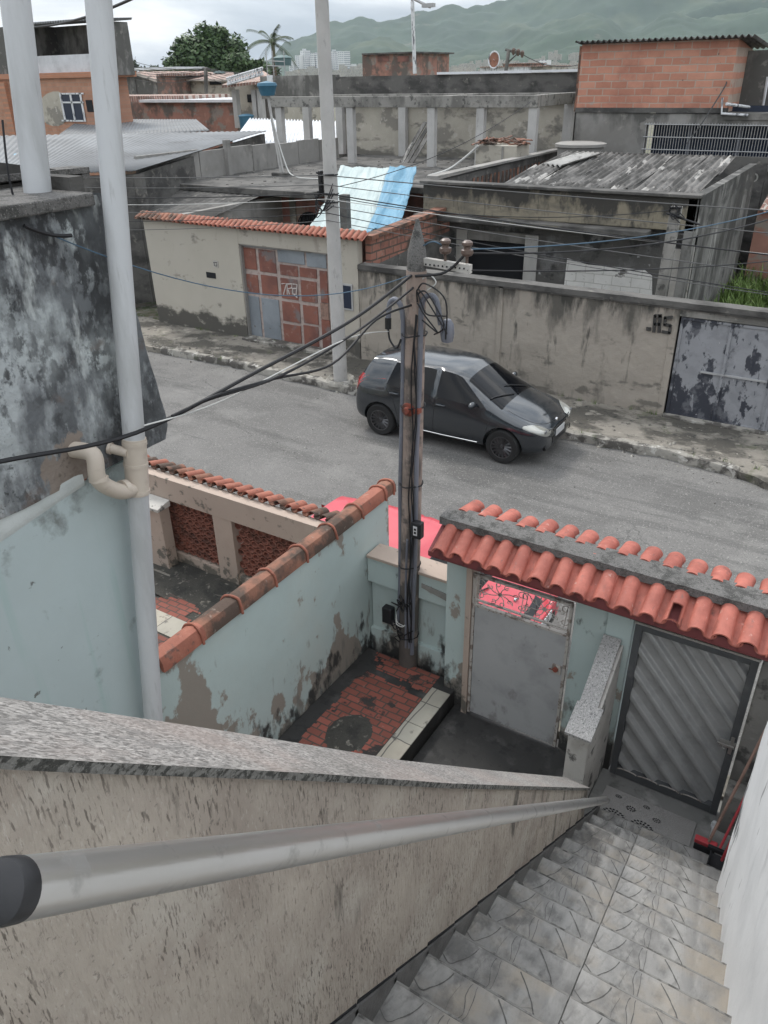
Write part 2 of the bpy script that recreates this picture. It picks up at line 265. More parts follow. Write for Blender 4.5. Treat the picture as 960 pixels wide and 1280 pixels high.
M['tarpwhite'] = mat('pale_green_tarp', (.39, .46, .455), .5, bump=.4, bscale=6, bumpd=.05, layers=[lay((.34, .43, .43), (2, 1, 1), .55, .68, .5), lay((.08, .09, .09), (1.4, .6, .6), .70, .72, .8)])
M['tarpblue'] = mat('blue_tarp', (.11, .26, .37), .5, bump=.4, bscale=6, bumpd=.05, layers=[lay((.18, .36, .48), (3, 1.2, 1.2), .54, .66, .6), lay((.07, .22, .36), 4, .58, .68, .6)])
M['derelict'] = mat('derelict_wall', (.25, .22, .165), .95, bump=.6, bscale=14, bumpd=.02, layers=[
    lay((.13, .12, .10), (1.2, 1.2, 4), .45, .6, .7), lay((.045, .043, .04), (2.0, 2.0, 1.0), .60, .72, .95, (2, 3.05, 3.62, .34)), lay((.05, .048, .043), (6, 6, 1.5), .60, .70, .8), lay((.05, .048, .045), (2.4, 2.4, 1.2), .58, .66, .92, (2, 2.95, 2.5, .2))])
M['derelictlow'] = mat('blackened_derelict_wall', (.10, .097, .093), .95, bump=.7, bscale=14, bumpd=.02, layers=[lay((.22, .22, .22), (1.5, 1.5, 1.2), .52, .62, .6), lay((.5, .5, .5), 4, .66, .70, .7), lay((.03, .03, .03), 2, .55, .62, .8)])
M['flank'] = mat('streaked_flank', (.20, .195, .185), .95, bump=.7, bscale=14, bumpd=.02, layers=[lay((.05, .048, .045), (1.6, 1.3, .5), .44, .60, .9), lay((.09, .087, .08), (5, 4, 2), .52, .62, .7), lay((.42, .41, .39), (3, 3.5, .5), .60, .67, .75), lay((.05, .05, .048), (1, 1, 2), .58, .68, .8, (2, 2.6, 3.6, .16))])
M['whitewash'] = mat('whitewashed_blocks', (.62, .61, .59), .9, special=brick((.64, .63, .61), (.6, .59, .57), (.45, .44, .42), .45, .22, .012), bump=.4, layers=[lay((.09, .085, .08), (2, 2, 3), .62, .66, .95), lay((.3, .29, .27), 9, .6, .66, .6)])
M['dark'] = mat('dark_interior', (.012, .013, .016), .9, bump=0)
M['darkblue'] = mat('dark_window_glass', (.02, .028, .05), .25, bump=0)
M['greywall'] = mat('grey_plaster', (.27, .26, .245), .9, bump=.4, bscale=8, layers=[lay((.19, .18, .165), (.5, .5, .4), .47, .6, .8), lay((.08, .078, .072), (1, 1, .5), .55, .68, .85, (2, 4.2, 5.0, .16)), lay((.36, .34, .31), 2.5, .6, .68, .5)])
M['paleplaster'] = mat('pale_patched_plaster', (.40, .37, .315), .9, bump=.4, layers=[lay((.22, .205, .18), (.7, .7, .9), .54, .58, .9), lay((.5, .47, .42), 2.2, .6, .63, .7), lay((.1, .095, .085), (.8, .8, 2), .58, .68, .8, (2, 3.8, 3.1, .16))])
M['gatepanelred'] = mat('red_primer_panel', (.23, .095, .07), .8, layers=[lay((.14, .065, .055), 1.5, .45, .6, .7), lay((.17, .165, .165), 2.2, .54, .62, .75), lay((.33, .22, .18), 6, .6, .68, .5)])
M['gatepanelgrey'] = mat('bare_steel_panel', (.25, .275, .30), .55, .2, layers=[lay((.18, .2, .22), 1.7, .45, .62, .6), lay((.12, .1, .09), 5, .66, .7, .6)])
M['weldgrey'] = mat('pinkish_grey_filler', (.40, .33, .30), .85, layers=[lay((.27, .2, .18), 9, .5, .6, .6)])
M['peelgate'] = mat('peeling_grey_gate_paint', (.27, .275, .29), .6, bump=.3, bscale=30, layers=[lay((.03, .033, .045), (3.2, 3.2, 1.8), .54, .575, .95, ((2, 1.1, .15, .09), (0, -2.0, -2.85, .12))), lay((.20, .205, .22), 4, .5, .6, .5), lay((.03, .035, .05), (14, 14, 5), .62, .66, .8), lay((.5, .5, .52), 9, .68, .7, .5)])
M['darkgate'] = mat('dark_gate_steel', (.05, .055, .07), .55, layers=[lay((.25, .26, .28), 9, .55, .6, .7)])
M['spray'] = mat('black_spray_paint', (.05, .048, .045), .9, layers=[lay((.16, .145, .13), 16, .56, .64, .7)])
M['graffiti'] = mat('white_spray_paint', (.55, .5, .47), .9)
M['leaf'] = mat('leaves', (.05, .09, .03), .6, bump=0, var=.45, vscale=.8, layers=[lay((.065, .11, .03), 1.1, .5, .62, .8)])
M['leafdark'] = mat('dark_leaves', (.03, .055, .025), .6, bump=0, var=.4, vscale=.6)
M['palmleaf'] = mat('palm_leaves', (.05, .075, .03), .6, bump=0, var=.3)
M['bark'] = mat('bark', (.12, .09, .06), .95)
M['grass'] = mat('tall_grass', (.10, .16, .035), .7, bump=0, var=.4, vscale=3, layers=[lay((.2, .22, .07), 4, .58, .68, .7)])
M['hill'] = mat('hill_grass', (.032, .058, .030), .95, bump=0, var=.2, vscale=.004, layers=[lay((.022, .045, .022), (.006, .006, .010), .48, .56, .9, detail=8), lay((.08, .10, .05), .0045, .56, .66, .6), lay((.025, .055, .025), .02, .58, .64, .7), lay((.15, .12, .09), (.008, .008, .03), .66, .70, .6)])
M['towerwhite'] = mat('white_tower_facade', (.62, .62, .6), .8, special=brick((.25, .27, .3), (.3, .3, .32), (.68, .68, .66), 4, 3.0, .9, (0, 2), off=0), bump=0)
M['tankblue'] = mat('blue_water_tank', (.04, .13, .2), .5)
M['tankgreen'] = mat('grey_green_tank', (.10, .16, .16), .6)
M['rooftilefar'] = mat('far_roof_tile', (.27, .16, .13), .9, special=brick((.33, .19, .15), (.22, .13, .11), (.5, .45, .4), .25, .35, .03, (0, 1)), layers=[lay((.1, .08, .07), 2, .55, .6, .7)])
M['broomred'] = mat('red_plastic', (.42, .05, .06), .5, coords='object')
M['broomwood'] = mat('worn_wood_handle', (.30, .19, .15), .7, layers=[lay((.15, .1, .08), 9, .5, .6, .6)])
M['bristle'] = mat('black_bristles', (.02, .02, .022), .9)
M['matgrey'] = mat('doormat_weave', (.30, .29, .28), .95, bump=.8, bscale=120)
M['matblack'] = mat('doormat_pattern', (.03, .03, .032), .95, bump=.8, bscale=120)
M['vein'] = mat('tile_vein', (.095, .092, .088), .7, bump=.3)
M['grout'] = mat('tile_edge', (.21, .205, .195), .7, layers=[lay((.06, .058, .055), 14, .5, .6, .9)])
M['flag'] = mat('meter_label', (.6, .6, .6), .5)
def treadspecial(b, pos, sep):
    uv = b.n.new('ShaderNodeTexCoord').outputs['UV']
    def nz(sx, sy, sc_, seed):
        mpn = b.n.new('ShaderNodeMapping'); b.l.new(uv, mpn.inputs[0]); mpn.inputs['Scale'].default_value = (sx, sy, 1); mpn.inputs['Location'].default_value = (seed, seed*2, 0)
        t = b.n.new('ShaderNodeTexNoise'); t.inputs['Scale'].default_value = sc_; t.inputs['Detail'].default_value = 7; t.inputs['Roughness'].default_value = .62; t.inputs['Distortion'].default_value = .6
        b.l.new(mpn.outputs[0], t.inputs['Vector']); return t.outputs['Fac']
    c = b.mix(b.rng(nz(3.2, 1.2, 1, 3.3), .38, .62), (.165, .162, .157), (.28, .275, .265))
    c = b.mix(b.rng(nz(2.2, 1.0, 1.6, 9.1), .48, .66, 0, .8), c, (.37, .36, .34))
    c = b.mix(b.rng(nz(7, 3.2, 2, 5.5), .55, .72, 0, .6), c, (.09, .087, .083))
    return c, None
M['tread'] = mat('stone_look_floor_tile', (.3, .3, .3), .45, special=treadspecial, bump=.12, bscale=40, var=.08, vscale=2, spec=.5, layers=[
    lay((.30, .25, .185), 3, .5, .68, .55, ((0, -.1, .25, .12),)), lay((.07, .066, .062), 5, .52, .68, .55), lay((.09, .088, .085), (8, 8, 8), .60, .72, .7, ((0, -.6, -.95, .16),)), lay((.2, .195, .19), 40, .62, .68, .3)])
M['skirt'] = mat('grey_skirting_tile', (.13, .127, .123), .5, layers=[lay((.07, .068, .065), 5, .5, .62, .8)])
M['floortile'] = mat('landing_floor_tile', (.20, .198, .19), .5, bump=.15, layers=[lay((.42, .41, .39), 3, .5, .65, .6), lay((.1, .1, .095), 6, .56, .66, .7)])
# ---------------------------------------------------------------- mesh helpers
class MB:
    def __init__(s): s.v = []; s.f = []; s.mi = []; s.uv = {}
    def add(s, vs, fs, mi=0):
        o = len(s.v); s.v += [Vector(v) for v in vs]
        for f in fs: s.f.append([i+o for i in f]); s.mi.append(mi)
        return s
    def box(s, x0, x1, y0, y1, z0, z1, mi=0):
        if x0 > x1: x0, x1 = x1, x0
        if y0 > y1: y0, y1 = y1, y0
        if z0 > z1: z0, z1 = z1, z0
        return s.add([(x0,y0,z0),(x1,y0,z0),(x1,y1,z0),(x0,y1,z0),(x0,y0,z1),(x1,y0,z1),(x1,y1,z1),(x0,y1,z1)],
              [(0,3,2,1),(4,5,6,7),(0,1,5,4),(1,2,6,5),(2,3,7,6),(3,0,4,7)], mi)
    def quad(s, a, b, c, d, mi=0): return s.add([a, b, c, d], [(0, 1, 2, 3)], mi)
    def prism(s, poly, vec, mi=0):
        n = len(poly); vec = Vector(vec)
        vs = [Vector(p) for p in poly] + [Vector(p)+vec for p in poly]
        return s.add(vs, [tuple(range(n))[::-1], tuple(range(n, 2*n))] + [(i, (i+1) % n, n+(i+1) % n, n+i) for i in range(n)], mi)
    def tube(s, pts, r, n=8, mi=0, caps=True):
        pts = [Vector(p) for p in pts]
        rs = r if isinstance(r, (list, tuple)) else [r]*len(pts)
        vs = []; prev = None
        for i, p in enumerate(pts):
            t = (pts[min(i+1, len(pts)-1)] - pts[max(i-1, 0)])
            if t.length < 1e-9: t = Vector((0, 0, 1))
            t.normalize()
            if prev is None:
                a = t.cross(Vector((0, 0, 1)))
                if a.length < .1: a = t.cross(Vector((1, 0, 0)))
            else: a = prev - t*prev.dot(t)
            a.normalize(); prev = a; b = t.cross(a)
            for k in range(n):
                w = 2*math.pi*k/n; vs.append(p + (a*math.cos(w)+b*math.sin(w))*rs[i])
        fs = []
        for i in range(len(pts)-1):
            for k in range(n): fs.append((i*n+k, i*n+(k+1) % n, (i+1)*n+(k+1) % n, (i+1)*n+k))
        if caps: fs.append(tuple(range(n))[::-1]); fs.append(tuple((len(pts)-1)*n+k for k in range(n)))
        return s.add(vs, fs, mi)
    def lathe(s, prof, c=(0,0,0), axis='z', n=24, mi=0):
        vs = []; c = Vector(c)
        for r, h in prof:
            for k in range(n):
                w = 2*math.pi*k/n; a, b = r*math.cos(w), r*math.sin(w)
                vs.append(c + (Vector((a, b, h)) if axis == 'z' else Vector((a, h, b)) if axis == 'y' else Vector((h, a, b))))
        fs = [(i*n+k, i*n+(k+1) % n, (i+1)*n+(k+1) % n, (i+1)*n+k) for i in range(len(prof)-1) for k in range(n)]
        return s.add(vs, fs, mi)
    def grid(s, fn, nu, nv, mi=0, uv=None):
        vs = [fn(i/nu, j/nv) for j in range(nv+1) for i in range(nu+1)]
        fs = [(j*(nu+1)+i, j*(nu+1)+i+1, (j+1)*(nu+1)+i+1, (j+1)*(nu+1)+i) for j in range(nv) for i in range(nu)]
        return s.add(vs, fs, mi)
    def build(s, name, mats, parent=None, smooth=False, bevel=0, solid=0, sharp=35):
        me = bpy.data.meshes.new(name); me.from_pydata([tuple(v) for v in s.v], [], s.f)
        mats = mats if isinstance(mats, (list, tuple)) else [mats]
        for q in mats: me.materials.append(M[q])
        me.polygons.foreach_set('material_index', s.mi)
        me.validate(); me.update()
        bm = bmesh.new(); bm.from_mesh(me); bmesh.ops.recalc_face_normals(bm, faces=bm.faces)
        bm.to_mesh(me); bm.free()
        if smooth:
            me.polygons.foreach_set('use_smooth', [True]*len(me.polygons))
            try: me.set_sharp_from_angle(angle=R(sharp))
            except Exception: pass
        o = bpy.data.objects.new(name, me); COL.objects.link(o)
        if solid:
            q = o.modifiers.new('thickness', 'SOLIDIFY'); q.thickness = solid; q.offset = -1
        if bevel:
            q = o.modifiers.new('bevel', 'BEVEL'); q.width = bevel; q.segments = 2; q.limit_method = 'ANGLE'; q.angle_limit = R(40)
        if parent is not None:
            o.parent = parent; root = parent
            while root.parent: root = root.parent
            if root.type == 'EMPTY': o.matrix_parent_inverse = Matrix.Translation(-root.location) if parent is root else Matrix.Identity(4)
        return o
def tag(o, label, cat, group=None, kind=None):
    o['label'] = label; o['category'] = cat
    if group: o['group'] = group
    if kind: o['kind'] = kind
    return o
def thing(name, label, cat, loc=(0, 0, 0), group=None):
    o = bpy.data.objects.new(name, None); COL.objects.link(o); o.location = loc; o.empty_display_size = .1
    return tag(o, label, cat, group)
def struct(o, label, cat, kind='structure'): return tag(o, label, cat, None, kind)
def dup(root, loc, label):
    r = root.copy(); COL.objects.link(r); r.location = loc; r['label'] = label
    for ch in list(root.children):
        c = ch.copy(); COL.objects.link(c); c.parent = r
        for g in list(ch.children):
            d = g.copy(); COL.objects.link(d); d.parent = c
    return r
def catenary(a, b, sag, n=24):
    a, b = Vector(a), Vector(b)
    return [a.lerp(b, t/n) - Vector((0, 0, sag*4*(t/n)*(1-t/n))) for t in range(n+1)]
def curve(pts, n=8):
    pts = [Vector(p) for p in pts]; out = []
    P = [pts[0]] + pts + [pts[-1]]
    for i in range(1, len(P)-2):
        for k in range(n):
            t = k/n; a, b, c, d = P[i-1:i+3]
            out.append(.5*((2*b)+(c-a)*t+(2*a-5*b+4*c-d)*t*t+(3*b-a-3*c+d)*t**3))
    out.append(pts[-1]); return out
def cable(name, pts, r, m_, label, cat='cable', group=None): return tag(MB().tube(pts, r, 6).build(name, m_, smooth=True), label, cat, group)
def fbm(x, y, z=0, o=5):
    v = 0; a = 1
    for i in range(o): v += a*noise.noise(Vector((x, y, z))); x *= 2.03; y *= 2.03; a *= .5
    return v
# ================================================================ GROUND, ROAD, PAVEMENTS
KY = 13.12   # far kerb line
g = MB().quad((-3000, -400, -.22), (3000, -400, -.22), (3000, 4200, -.22), (-3000, 4200, -.22)).build('ground', 'ground'); struct(g, 'bare earth and weeds stretching away behind the houses', 'ground')
def roadz(y):
    k = max(0, min(1, (9.6-y)/2.2)); return -.16*k*k*(3-2*k)
g = MB().grid(lambda u, v: (-70+110*u, 6.2+(KY+.3-6.2)*v, roadz(6.2+(KY+.3-6.2)*v)), 20, 60).build('road', 'asphalt', smooth=True); struct(g, 'worn grey asphalt street between the walls', 'road')
def sidewalk():
    b = MB(); n = 260
    def edge(x): return KY + .13*fbm(x*.7, 1.3) + .06*fbm(x*3, 5) - (.35 if x > -1.5 else 0)*min(1, (x+1.5)/.8 if x > -1.5 else 0)
    def fn(u, v):
        x = -40 + 55*u; e = edge(x); y = e + (14.95-e)*v
        z = .13 + .025*fbm(x*1.5, y*1.5) + .012*fbm(x*6, y*6)
        return (x, y, z)
    b.grid(fn, n*2, 14)
    def fk(u, v):
        x = -40 + 55*u; e = edge(x); return (x, e + .0, -.02 + (.15 + .025*fbm(x*1.5, e*1.5)+.012*fbm(x*6, e*6))*v)
    b.grid(fk, n*2, 1)
    return b.build('sidewalk', 'sidewalk', smooth=True)
struct(sidewalk(), 'broken mossy concrete sidewalk across the street', 'sidewalk')
def kerb(x0, x1, label):
    b = MB(); n = int((x1-x0)*6)
    def fn(u, v):
        x = x0 + (x1-x0)*u; e = KY + .13*fbm(x*.7, 1.3) + .06*fbm(x*3, 5) - (.35*min(1, (x+1.5)/.8) if x > -1.5 else 0)
        a = [(-.035, -.02), (-.04, .12), (-.02, .155), (.05, .165), (.11, .165), (.14, .12)][round(v*5)]
        k = .02*fbm(x*5, v*3)
        return (x, e + a[0] + k, a[1] + k + .02*fbm(x*1.5, e*1.5))
    b.grid(fn, n, 5)
    return struct(b.build('kerb', 'kerb', smooth=True), label, 'kerb')
kerb(-14.9, -8.9, 'chipped pale kerb in front of the patched red garage gate')
kerb(-4.4, -1.2, 'crumbling whitish kerb ahead of the charcoal car')
g = MB().box(-12, 3, 5.9, 6.2, -.2, .04).build('near_sidewalk', 'sidewalk'); struct(g, 'narrow strip of pavement outside the near gates', 'sidewalk')
# loose lumps at the kerb
b = MB()
for i in range(170):
    x = random.uniform(-15.5, .5); y = KY + random.gauss(.2, .22); r = random.uniform(.012, .045)
    if y > 14.7 or y < KY-.2: continue
    z = .0 if y < KY else .14
    vs = []
    for k in range(6):
        w = k*math.pi/3; vs.append((x+r*math.cos(w)*random.uniform(.6, 1.2), y+r*math.sin(w)*random.uniform(.6, 1.2), z))
    vs += [(x+r*.3, y, z+r*.9), (x-r*.3, y+r*.2, z+r*.7)]
    b.add(vs, [(0, 1, 6), (1, 2, 6), (2, 3, 7), (3, 4, 7), (4, 5, 7), (5, 0, 6), (2, 7, 6), (5, 6, 7)])
struct(b.build('kerb_rubble', 'kerb'), 'crumbs of broken concrete along the far kerb', 'rubble', 'stuff')
# yard floors
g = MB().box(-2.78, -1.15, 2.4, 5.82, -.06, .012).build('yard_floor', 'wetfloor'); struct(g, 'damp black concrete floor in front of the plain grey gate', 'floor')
g = MB().box(-1.12, .9, 4.4, 6.0, -.06, .0).build('entry_floor', 'floortile'); struct(g, 'grey tiled floor at the foot of the stairs', 'floor')
# raised bed with red paving
t = thing('raised_paving_bed', 'raised bed of cracked red brick paving with cream tile edge below the aqua wall', 'paving', (-3.4, 4.5, 0))
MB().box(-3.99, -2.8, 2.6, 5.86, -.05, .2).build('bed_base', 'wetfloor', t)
def pave(x0, x1, y0, y1, z, hole=None):
    b = MB(); n = 40; m2 = 110
    for i in range(n):
        for j in range(m2):
            xa, xb = x0+(x1-x0)*i/n, x0+(x1-x0)*(i+1)/n; ya, yb = y0+(y1-y0)*j/m2, y0+(y1-y0)*(j+1)/m2
            cx, cy = (xa+xb)/2, (ya+yb)/2
            if hole and hole(cx, cy): continue
            b.quad((xa, ya, z), (xb, ya, z), (xb, yb, z), (xa, yb, z))
    return b
hole = lambda x, y: (((x+3.42)/.22)**2 + ((y-4.62)/.26)**2 + .5*fbm(x*7, y*7)) < 1 or abs(y-5.52+.12*(x+3.4)+.06*fbm(x*5, 2)) < .05 or x < -3.80+.08*fbm(y*3, 1) or fbm(x*3.1+4, y*3.1) > .62
pave(-3.97, -3.03, 2.7, 5.84, .206, hole).build('red_pavers', 'patiored', t)
b = MB(); 
for k in range(5):
    y = 2.75 + k*.58; b.box(-3.02, -2.8, y, y+.574, .195, .212)
b.build('border_tiles', 'bordertile', t, bevel=.004)
b = MB(); b.grid(lambda u, v: (-3.42+.26*(u-.5)*2*.95, 4.62+.3*(v-.5)*2, .2+.035*max(0, 1-((u-.5)**2+(v-.5)**2)*4)*(1+.6*fbm(u*6, v*6))), 18, 18)
b.build('exposed_mortar', 'rubble', t, smooth=True)
# ================================================================ STAIRS
XL, TR, RI, NST = -.97, .27, .20, 20
SLP = RI/TR
def right_x(y): return .535 - .10*y
t = thing('staircase', 'narrow outdoor staircase tiled in grey stone-look porcelain going down to the slatted gate', 'staircase', (-.4, 2, 0))
verts = []; faces = []; uvs = []; 
Y0 = 5.02     # foot of the last riser
def seam(y): return -.25 - .068*y
vb = MB(); gb = MB(); kb = MB()
tb = MB(); tuv = []
for i in range(NST):
    y1 = Y0 - i*TR; y0 = y1 - TR; z = RI*(i+1)
    xr = right_x(y0)+.03; xm = seam((y0+y1)/2)
    for (xa, xb, u0, u1) in ((XL, xm-.003, 0, 1), (xm+.003, xr, 0.0, 1.0*(xr-xm)/.6)):
        tb.add([(xa, y0, z), (xb, y0, z), (xb, y1+.018, z), (xa, y1+.018, z)], [(0, 1, 2, 3)]); tuv += [(u0, .0), (u1, .0), (u1, .5), (u0, .5)]
        tb.add([(xa, y1+.018, z-.012), (xb, y1+.018, z-.012), (xb, y1+.018, z), (xa, y1+.018, z)], [(0, 1, 2, 3)]); tuv += [(u0, .5), (u1, .5), (u1, .52), (u0, .52)]
        tb.add([(xa, y1, z-RI), (xb, y1, z-RI), (xb, y1, z-.012), (xa, y1, z-.012)], [(0, 1, 2, 3)]); tuv += [(u0, .55), (u1, .55), (u1, .95), (u0, .95)]
        # light ground edge of the nosing
        gb.box(xa+.004, xb-.004, y1+.010, y1+.0195, z-.013, z+.0012)
        # printed stone outlines, the same on every tile
        wdt = .6
        def P(u, v): return Vector((xa + u*wdt, y0 + v*TR, z+.0014))
        LINES = [[(.0, .62), (.10, .50), (.15, .60), (.22, .80), (.25, 1.0)], [(.42, .0), (.40, .3), (.43, .55), (.39, .8), (.40, 1.0)],
                 [(.45, .0), (.44, .35), (.46, .6), (.44, 1.0)], [(.60, 1.0), (.68, .82), (.78, .55), (.86, .2), (.90, 0)], [(.32, .2), (.31, .6), (.33, .9)],
                 [(.55, .0), (.60, .25), (.66, .4), (.78, .55)]]
        LW = [1.2, .8, .7, 1.5, .35, .4]
        for ln, w in zip(LINES, LW):
            cpts = curve([(u, v, 0) for u, v in ln], 5)
            for a, c in zip(cpts[:-1], cpts[1:]):
                if xa + max(a.x, c.x)*wdt > xb-.004: continue
                A, C_ = P(a.x+.006*fbm(a.y*9, a.x*5), a.y), P(c.x+.006*fbm(c.y*9, c.x*5), c.y); d = (C_-A); nn = Vector((-d.y, d.x, 0)).normalized()*.0019*w*(1+.9*noise.noise(A*30))
                vb.quad(A-nn, C_-nn, C_+nn, A+nn)
o = tb.build('treads', 'tread', t)
uvl = o.data.uv_layers.new(name='UVMap')
for p in o.data.polygons:
    for li in p.loop_indices:
        uvl.data[li].uv = tuv[o.data.loops[li].vertex_index]
gb.build('nosing_edges', 'grout', o); vb.build('stone_pattern', 'vein', o)
b = MB(); dk = MB()
for i in range(NST):
    y1 = Y0 - i*TR; y0 = y1-TR; z = RI*(i+1)
    # sawtooth skirting: a leaning tile per step
    b.prism([(XL, y0-.0, z), (XL, y1+.02, z), (XL, y1+.02, z+.03), (XL, y0+.03, z+.23), (XL, y0, z+.23)], (.013, 0, 0))
    dk.prism([(XL, y0+.03, z+.232), (XL, y1+.02, z+.032), (XL, y1+.024, z+.036+.004*(i % 3)), (XL, y0+.036, z+.242+.006*(i % 2))], (.004, 0, 0))
b.build('skirting', 'skirt', t); dk.build('skirting_gap', 'dark', t)
b = MB()
b.prism([(XL+.01, Y0-.01, 0)] + sum([[(XL+.01, Y0-i*TR-.01, RI*(i+1)-.014), (XL+.01, Y0-(i+1)*TR-.01, RI*(i+1)-.014)] for i in range(NST)], []) + [(XL+.01, Y0-NST*TR-.01, 0)], (1.6, 0, 0))
b.build('stair_core', 'concrete', t)
# upper landing
g = MB().box(XL, 1.0, -2.6, Y0-NST*TR, 3.8, RI*NST).build('upper_landing', 'floortile'); tag(g, 'tiled landing at the top of the stairs', 'landing')
# ---- left parapet
t = thing('stair_parapet', 'rough stuccoed stair parapet capped with a streaked granite slab', 'parapet wall', (-1.1, 2.5, 0))
CP = []     # inner lower edge of the granite slab, seen profile
for px, py in ((-160, 920), (0, 960), (120, 966), (240, 970), (400, 976), (560, 985), (660, 987), (737, 988)):
    p = onX(px, py, XL+.015); CP.append((p.y, p.z))
CP[-1] = (min(CP[-1][0], 4.85), CP[-1][1]); ye, ze = CP[-1]
XO = XL - .165
def flare(y): return .125*max(0, min(1, (2.2-y)/1.8))
poly = [(XL, y, z) for y, z in CP]; poly += [(XL, ye, -.05), (XL, CP[0][0], -.05)]
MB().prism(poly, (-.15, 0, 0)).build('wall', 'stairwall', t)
b = MB(); TH = .03
xi = XL + .02
for (y0, z0), (y1, z1) in zip(CP[:-1], CP[1:]):
    b.quad((xi, y0, z0+TH), (xi, y1, z1+TH), (XO-.03-flare(y1), y1, z1+TH), (XO-.03-flare(y0), y0, z0+TH), 0)
    b.quad((xi, y0, z0), (xi, y1, z1), (xi, y1, z1+TH), (xi, y0, z0+TH), 1)
    b.quad((XO-.03-flare(y0), y0, z0), (XO-.03-flare(y1), y1, z1), (XO-.03-flare(y1), y1, z1+TH), (XO-.03-flare(y0), y0, z0+TH), 1)
    b.quad((xi, y0, z0+.001), (XO-.03-flare(y0), y0, z0+.001), (XO-.03-flare(y1), y1, z1+.001), (xi, y1, z1+.001), 1)
b.quad((xi, ye, ze), (XO-.03, ye, ze), (XO-.03, ye, ze+TH), (xi, ye, ze+TH), 1)
b.build('granite_coping', ['granite2', 'graniteedge'], t)
# ---- handrail
dA = .72
A = CAM + ray(4, 1114)*dA; B = CAM + ray(757, 1000)*6.2
t = thing('handrail', 'brushed aluminium tube handrail with black end cap on the rough stair wall', 'handrail', B)
d = (B-A).normalized()
MB().tube([A, A.lerp(B, .5), B], [.0295, .0285, .0285], 40).build('rail_tube', 'alu', t, smooth=True)
def capprof():
    b = MB(); up = Vector((0, 0, 1)); s1 = d.cross(up).normalized(); s2 = s1.cross(d)
    prof = [(.0302, .016), (.0306, -.001), (.029, -.005), (.022, -.008), (.010, -.010), (.0, -.0105)]
    vs = []; n = 32
    for r, h in prof:
        for k in range(n):
            w = 2*math.pi*k/n; vs.append(A + d*h + s1*math.cos(w)*r + s2*math.sin(w)*r)
    b.add(vs, [(i*n+k, i*n+(k+1) % n, (i+1)*n+(k+1) % n, (i+1)*n+k) for i in range(len(prof)-1) for k in range(n)])
    return b
capprof().build('end_cap', 'blackplastic', t, smooth=True)
for k in (.955,):
    P0 = A + (B-A)*k
    wall_pt = Vector((XL-.01, P0.y, P0.z-.09))
    MB().tube(curve([P0 - Vector((0, 0, .03)), P0 - Vector((.01, 0, .055)), P0 - Vector((.05, 0, .075)), wall_pt], 5), .007, 8).lathe([(0, .03), (.03, .03), (.03, 0.005)], (XL-.005, wall_pt.y, wall_pt.z), 'x', 14).build('bracket', 'alu', t, smooth=True)
q_ = A + (B-A)*.040; MB().tube([q_+Vector((-.004, 0, -.026)), q_+Vector((-.012, 0, -.040)), q_+Vector((-.05, .02, -.050))], .008, 8).build('bracket', 'alu', t, smooth=True)
# ---- right wall
t = thing('side_wall', 'white painted side wall with black scuffs along the right of the stairs', 'wall', (.6, 2, 0))
poly = [(0, -2.6, RI*NST-.2)]
YE = 4.45
zt = lambda y: 5.05 - .62*max(y, 0)
f0 = lambda y: .54 - .10*y
b = MB()
def wallpt(y, z, off): return (f0(y)+off, y, z)
def fn(u, v):
    y = -2.6 + (YE+2.6)*u; z0 = max(0, RI*((Y0-y)/TR)-.25); z0 = min(z0, 3.9); z1 = 6.2 - .78*max(0, y)
    z = z0 + (z1-z0)*v
    return (f0(y) + .012*fbm(y*2, z*2) , y, z)
b.grid(fn, 60, 30); 
b.grid(lambda u, v: (fn(u, 1)[0]+.16*v, fn(u, 1)[1], fn(u, 1)[2]), 60, 1)
b.grid(lambda u, v: (fn(1, v)[0]+.16*u, YE, fn(1, v)[2]), 1, 30)
b.build('wall', 'whitewall', t, smooth=True)
b = MB()
for i in range(1, NST-1):
    y1 = Y0 - i*TR
    if y1 > YE+.2: continue
    y0 = y1-TR; z = RI*(i+1); x = right_x(y0)+.02
    b.prism([(x, y0, z), (x, y1, z), (x, y1, z+.04), (x, y0, z+.1)], (.03, 0, 0))
b.build('black_skirting', 'blackplastic', t)
# ================================================================ DIVIDING WALL, GATES, FRONT WALL
t = thing('dividing_wall', 'short whitewashed wall capped with speckled granite between the two gates', 'wall', (-1.25, 5.2, 0))
MB().prism([(-1.12, 4.93, 0), (-1.12, 5.68, 0), (-1.12, 5.68, 1.50), (-1.12, 5.16, 1.14), (-1.12, 4.93, .99)], (-.18, 0, 0)).build('wall', mat('old_whitewash', (.46, .44, .41), .9, bump=.4, layers=[lay((.09, .085, .08), 7, .62, .67, .8), lay((.3, .28, .25), 3, .5, .65, .6), lay(MOLD, 5, .6, .66, .8, (2, .4, 0, .16))]).name, t) if False else None
M['oldwhite'] = mat('old_whitewash', (.46, .44, .41), .9, bump=.4, layers=[lay((.09, .085, .08), 7, .62, .67, .8), lay((.3, .28, .25), 3, .5, .65, .6), lay(MOLD, 5, .6, .66, .8, (2, .4, 0, .16))])
MB().prism([(-1.12, 4.93, 0), (-1.12, 5.68, 0), (-1.12, 5.68, 1.55), (-1.12, 5.2, 1.17), (-1.12, 4.93, 1.05)], (-.18, 0, 0)).build('wall', 'oldwhite', t)
def slab(y0, z0, y1, z1, x0, x1, th=.028):
    return MB().prism([(x0, y0, z0), (x0, y1, z1), (x0, y1, z1+th), (x0, y0, z0+th)], (x1-x0, 0, 0))
slab(5.17, 1.165, 5.69, 1.575, -1.31, -1.145).build('granite_coping', 'granite', t, bevel=.003)
slab(4.90, 1.045, 5.185, 1.178, -1.33, -1.095).build('granite_coping', 'granite', t, bevel=.003)
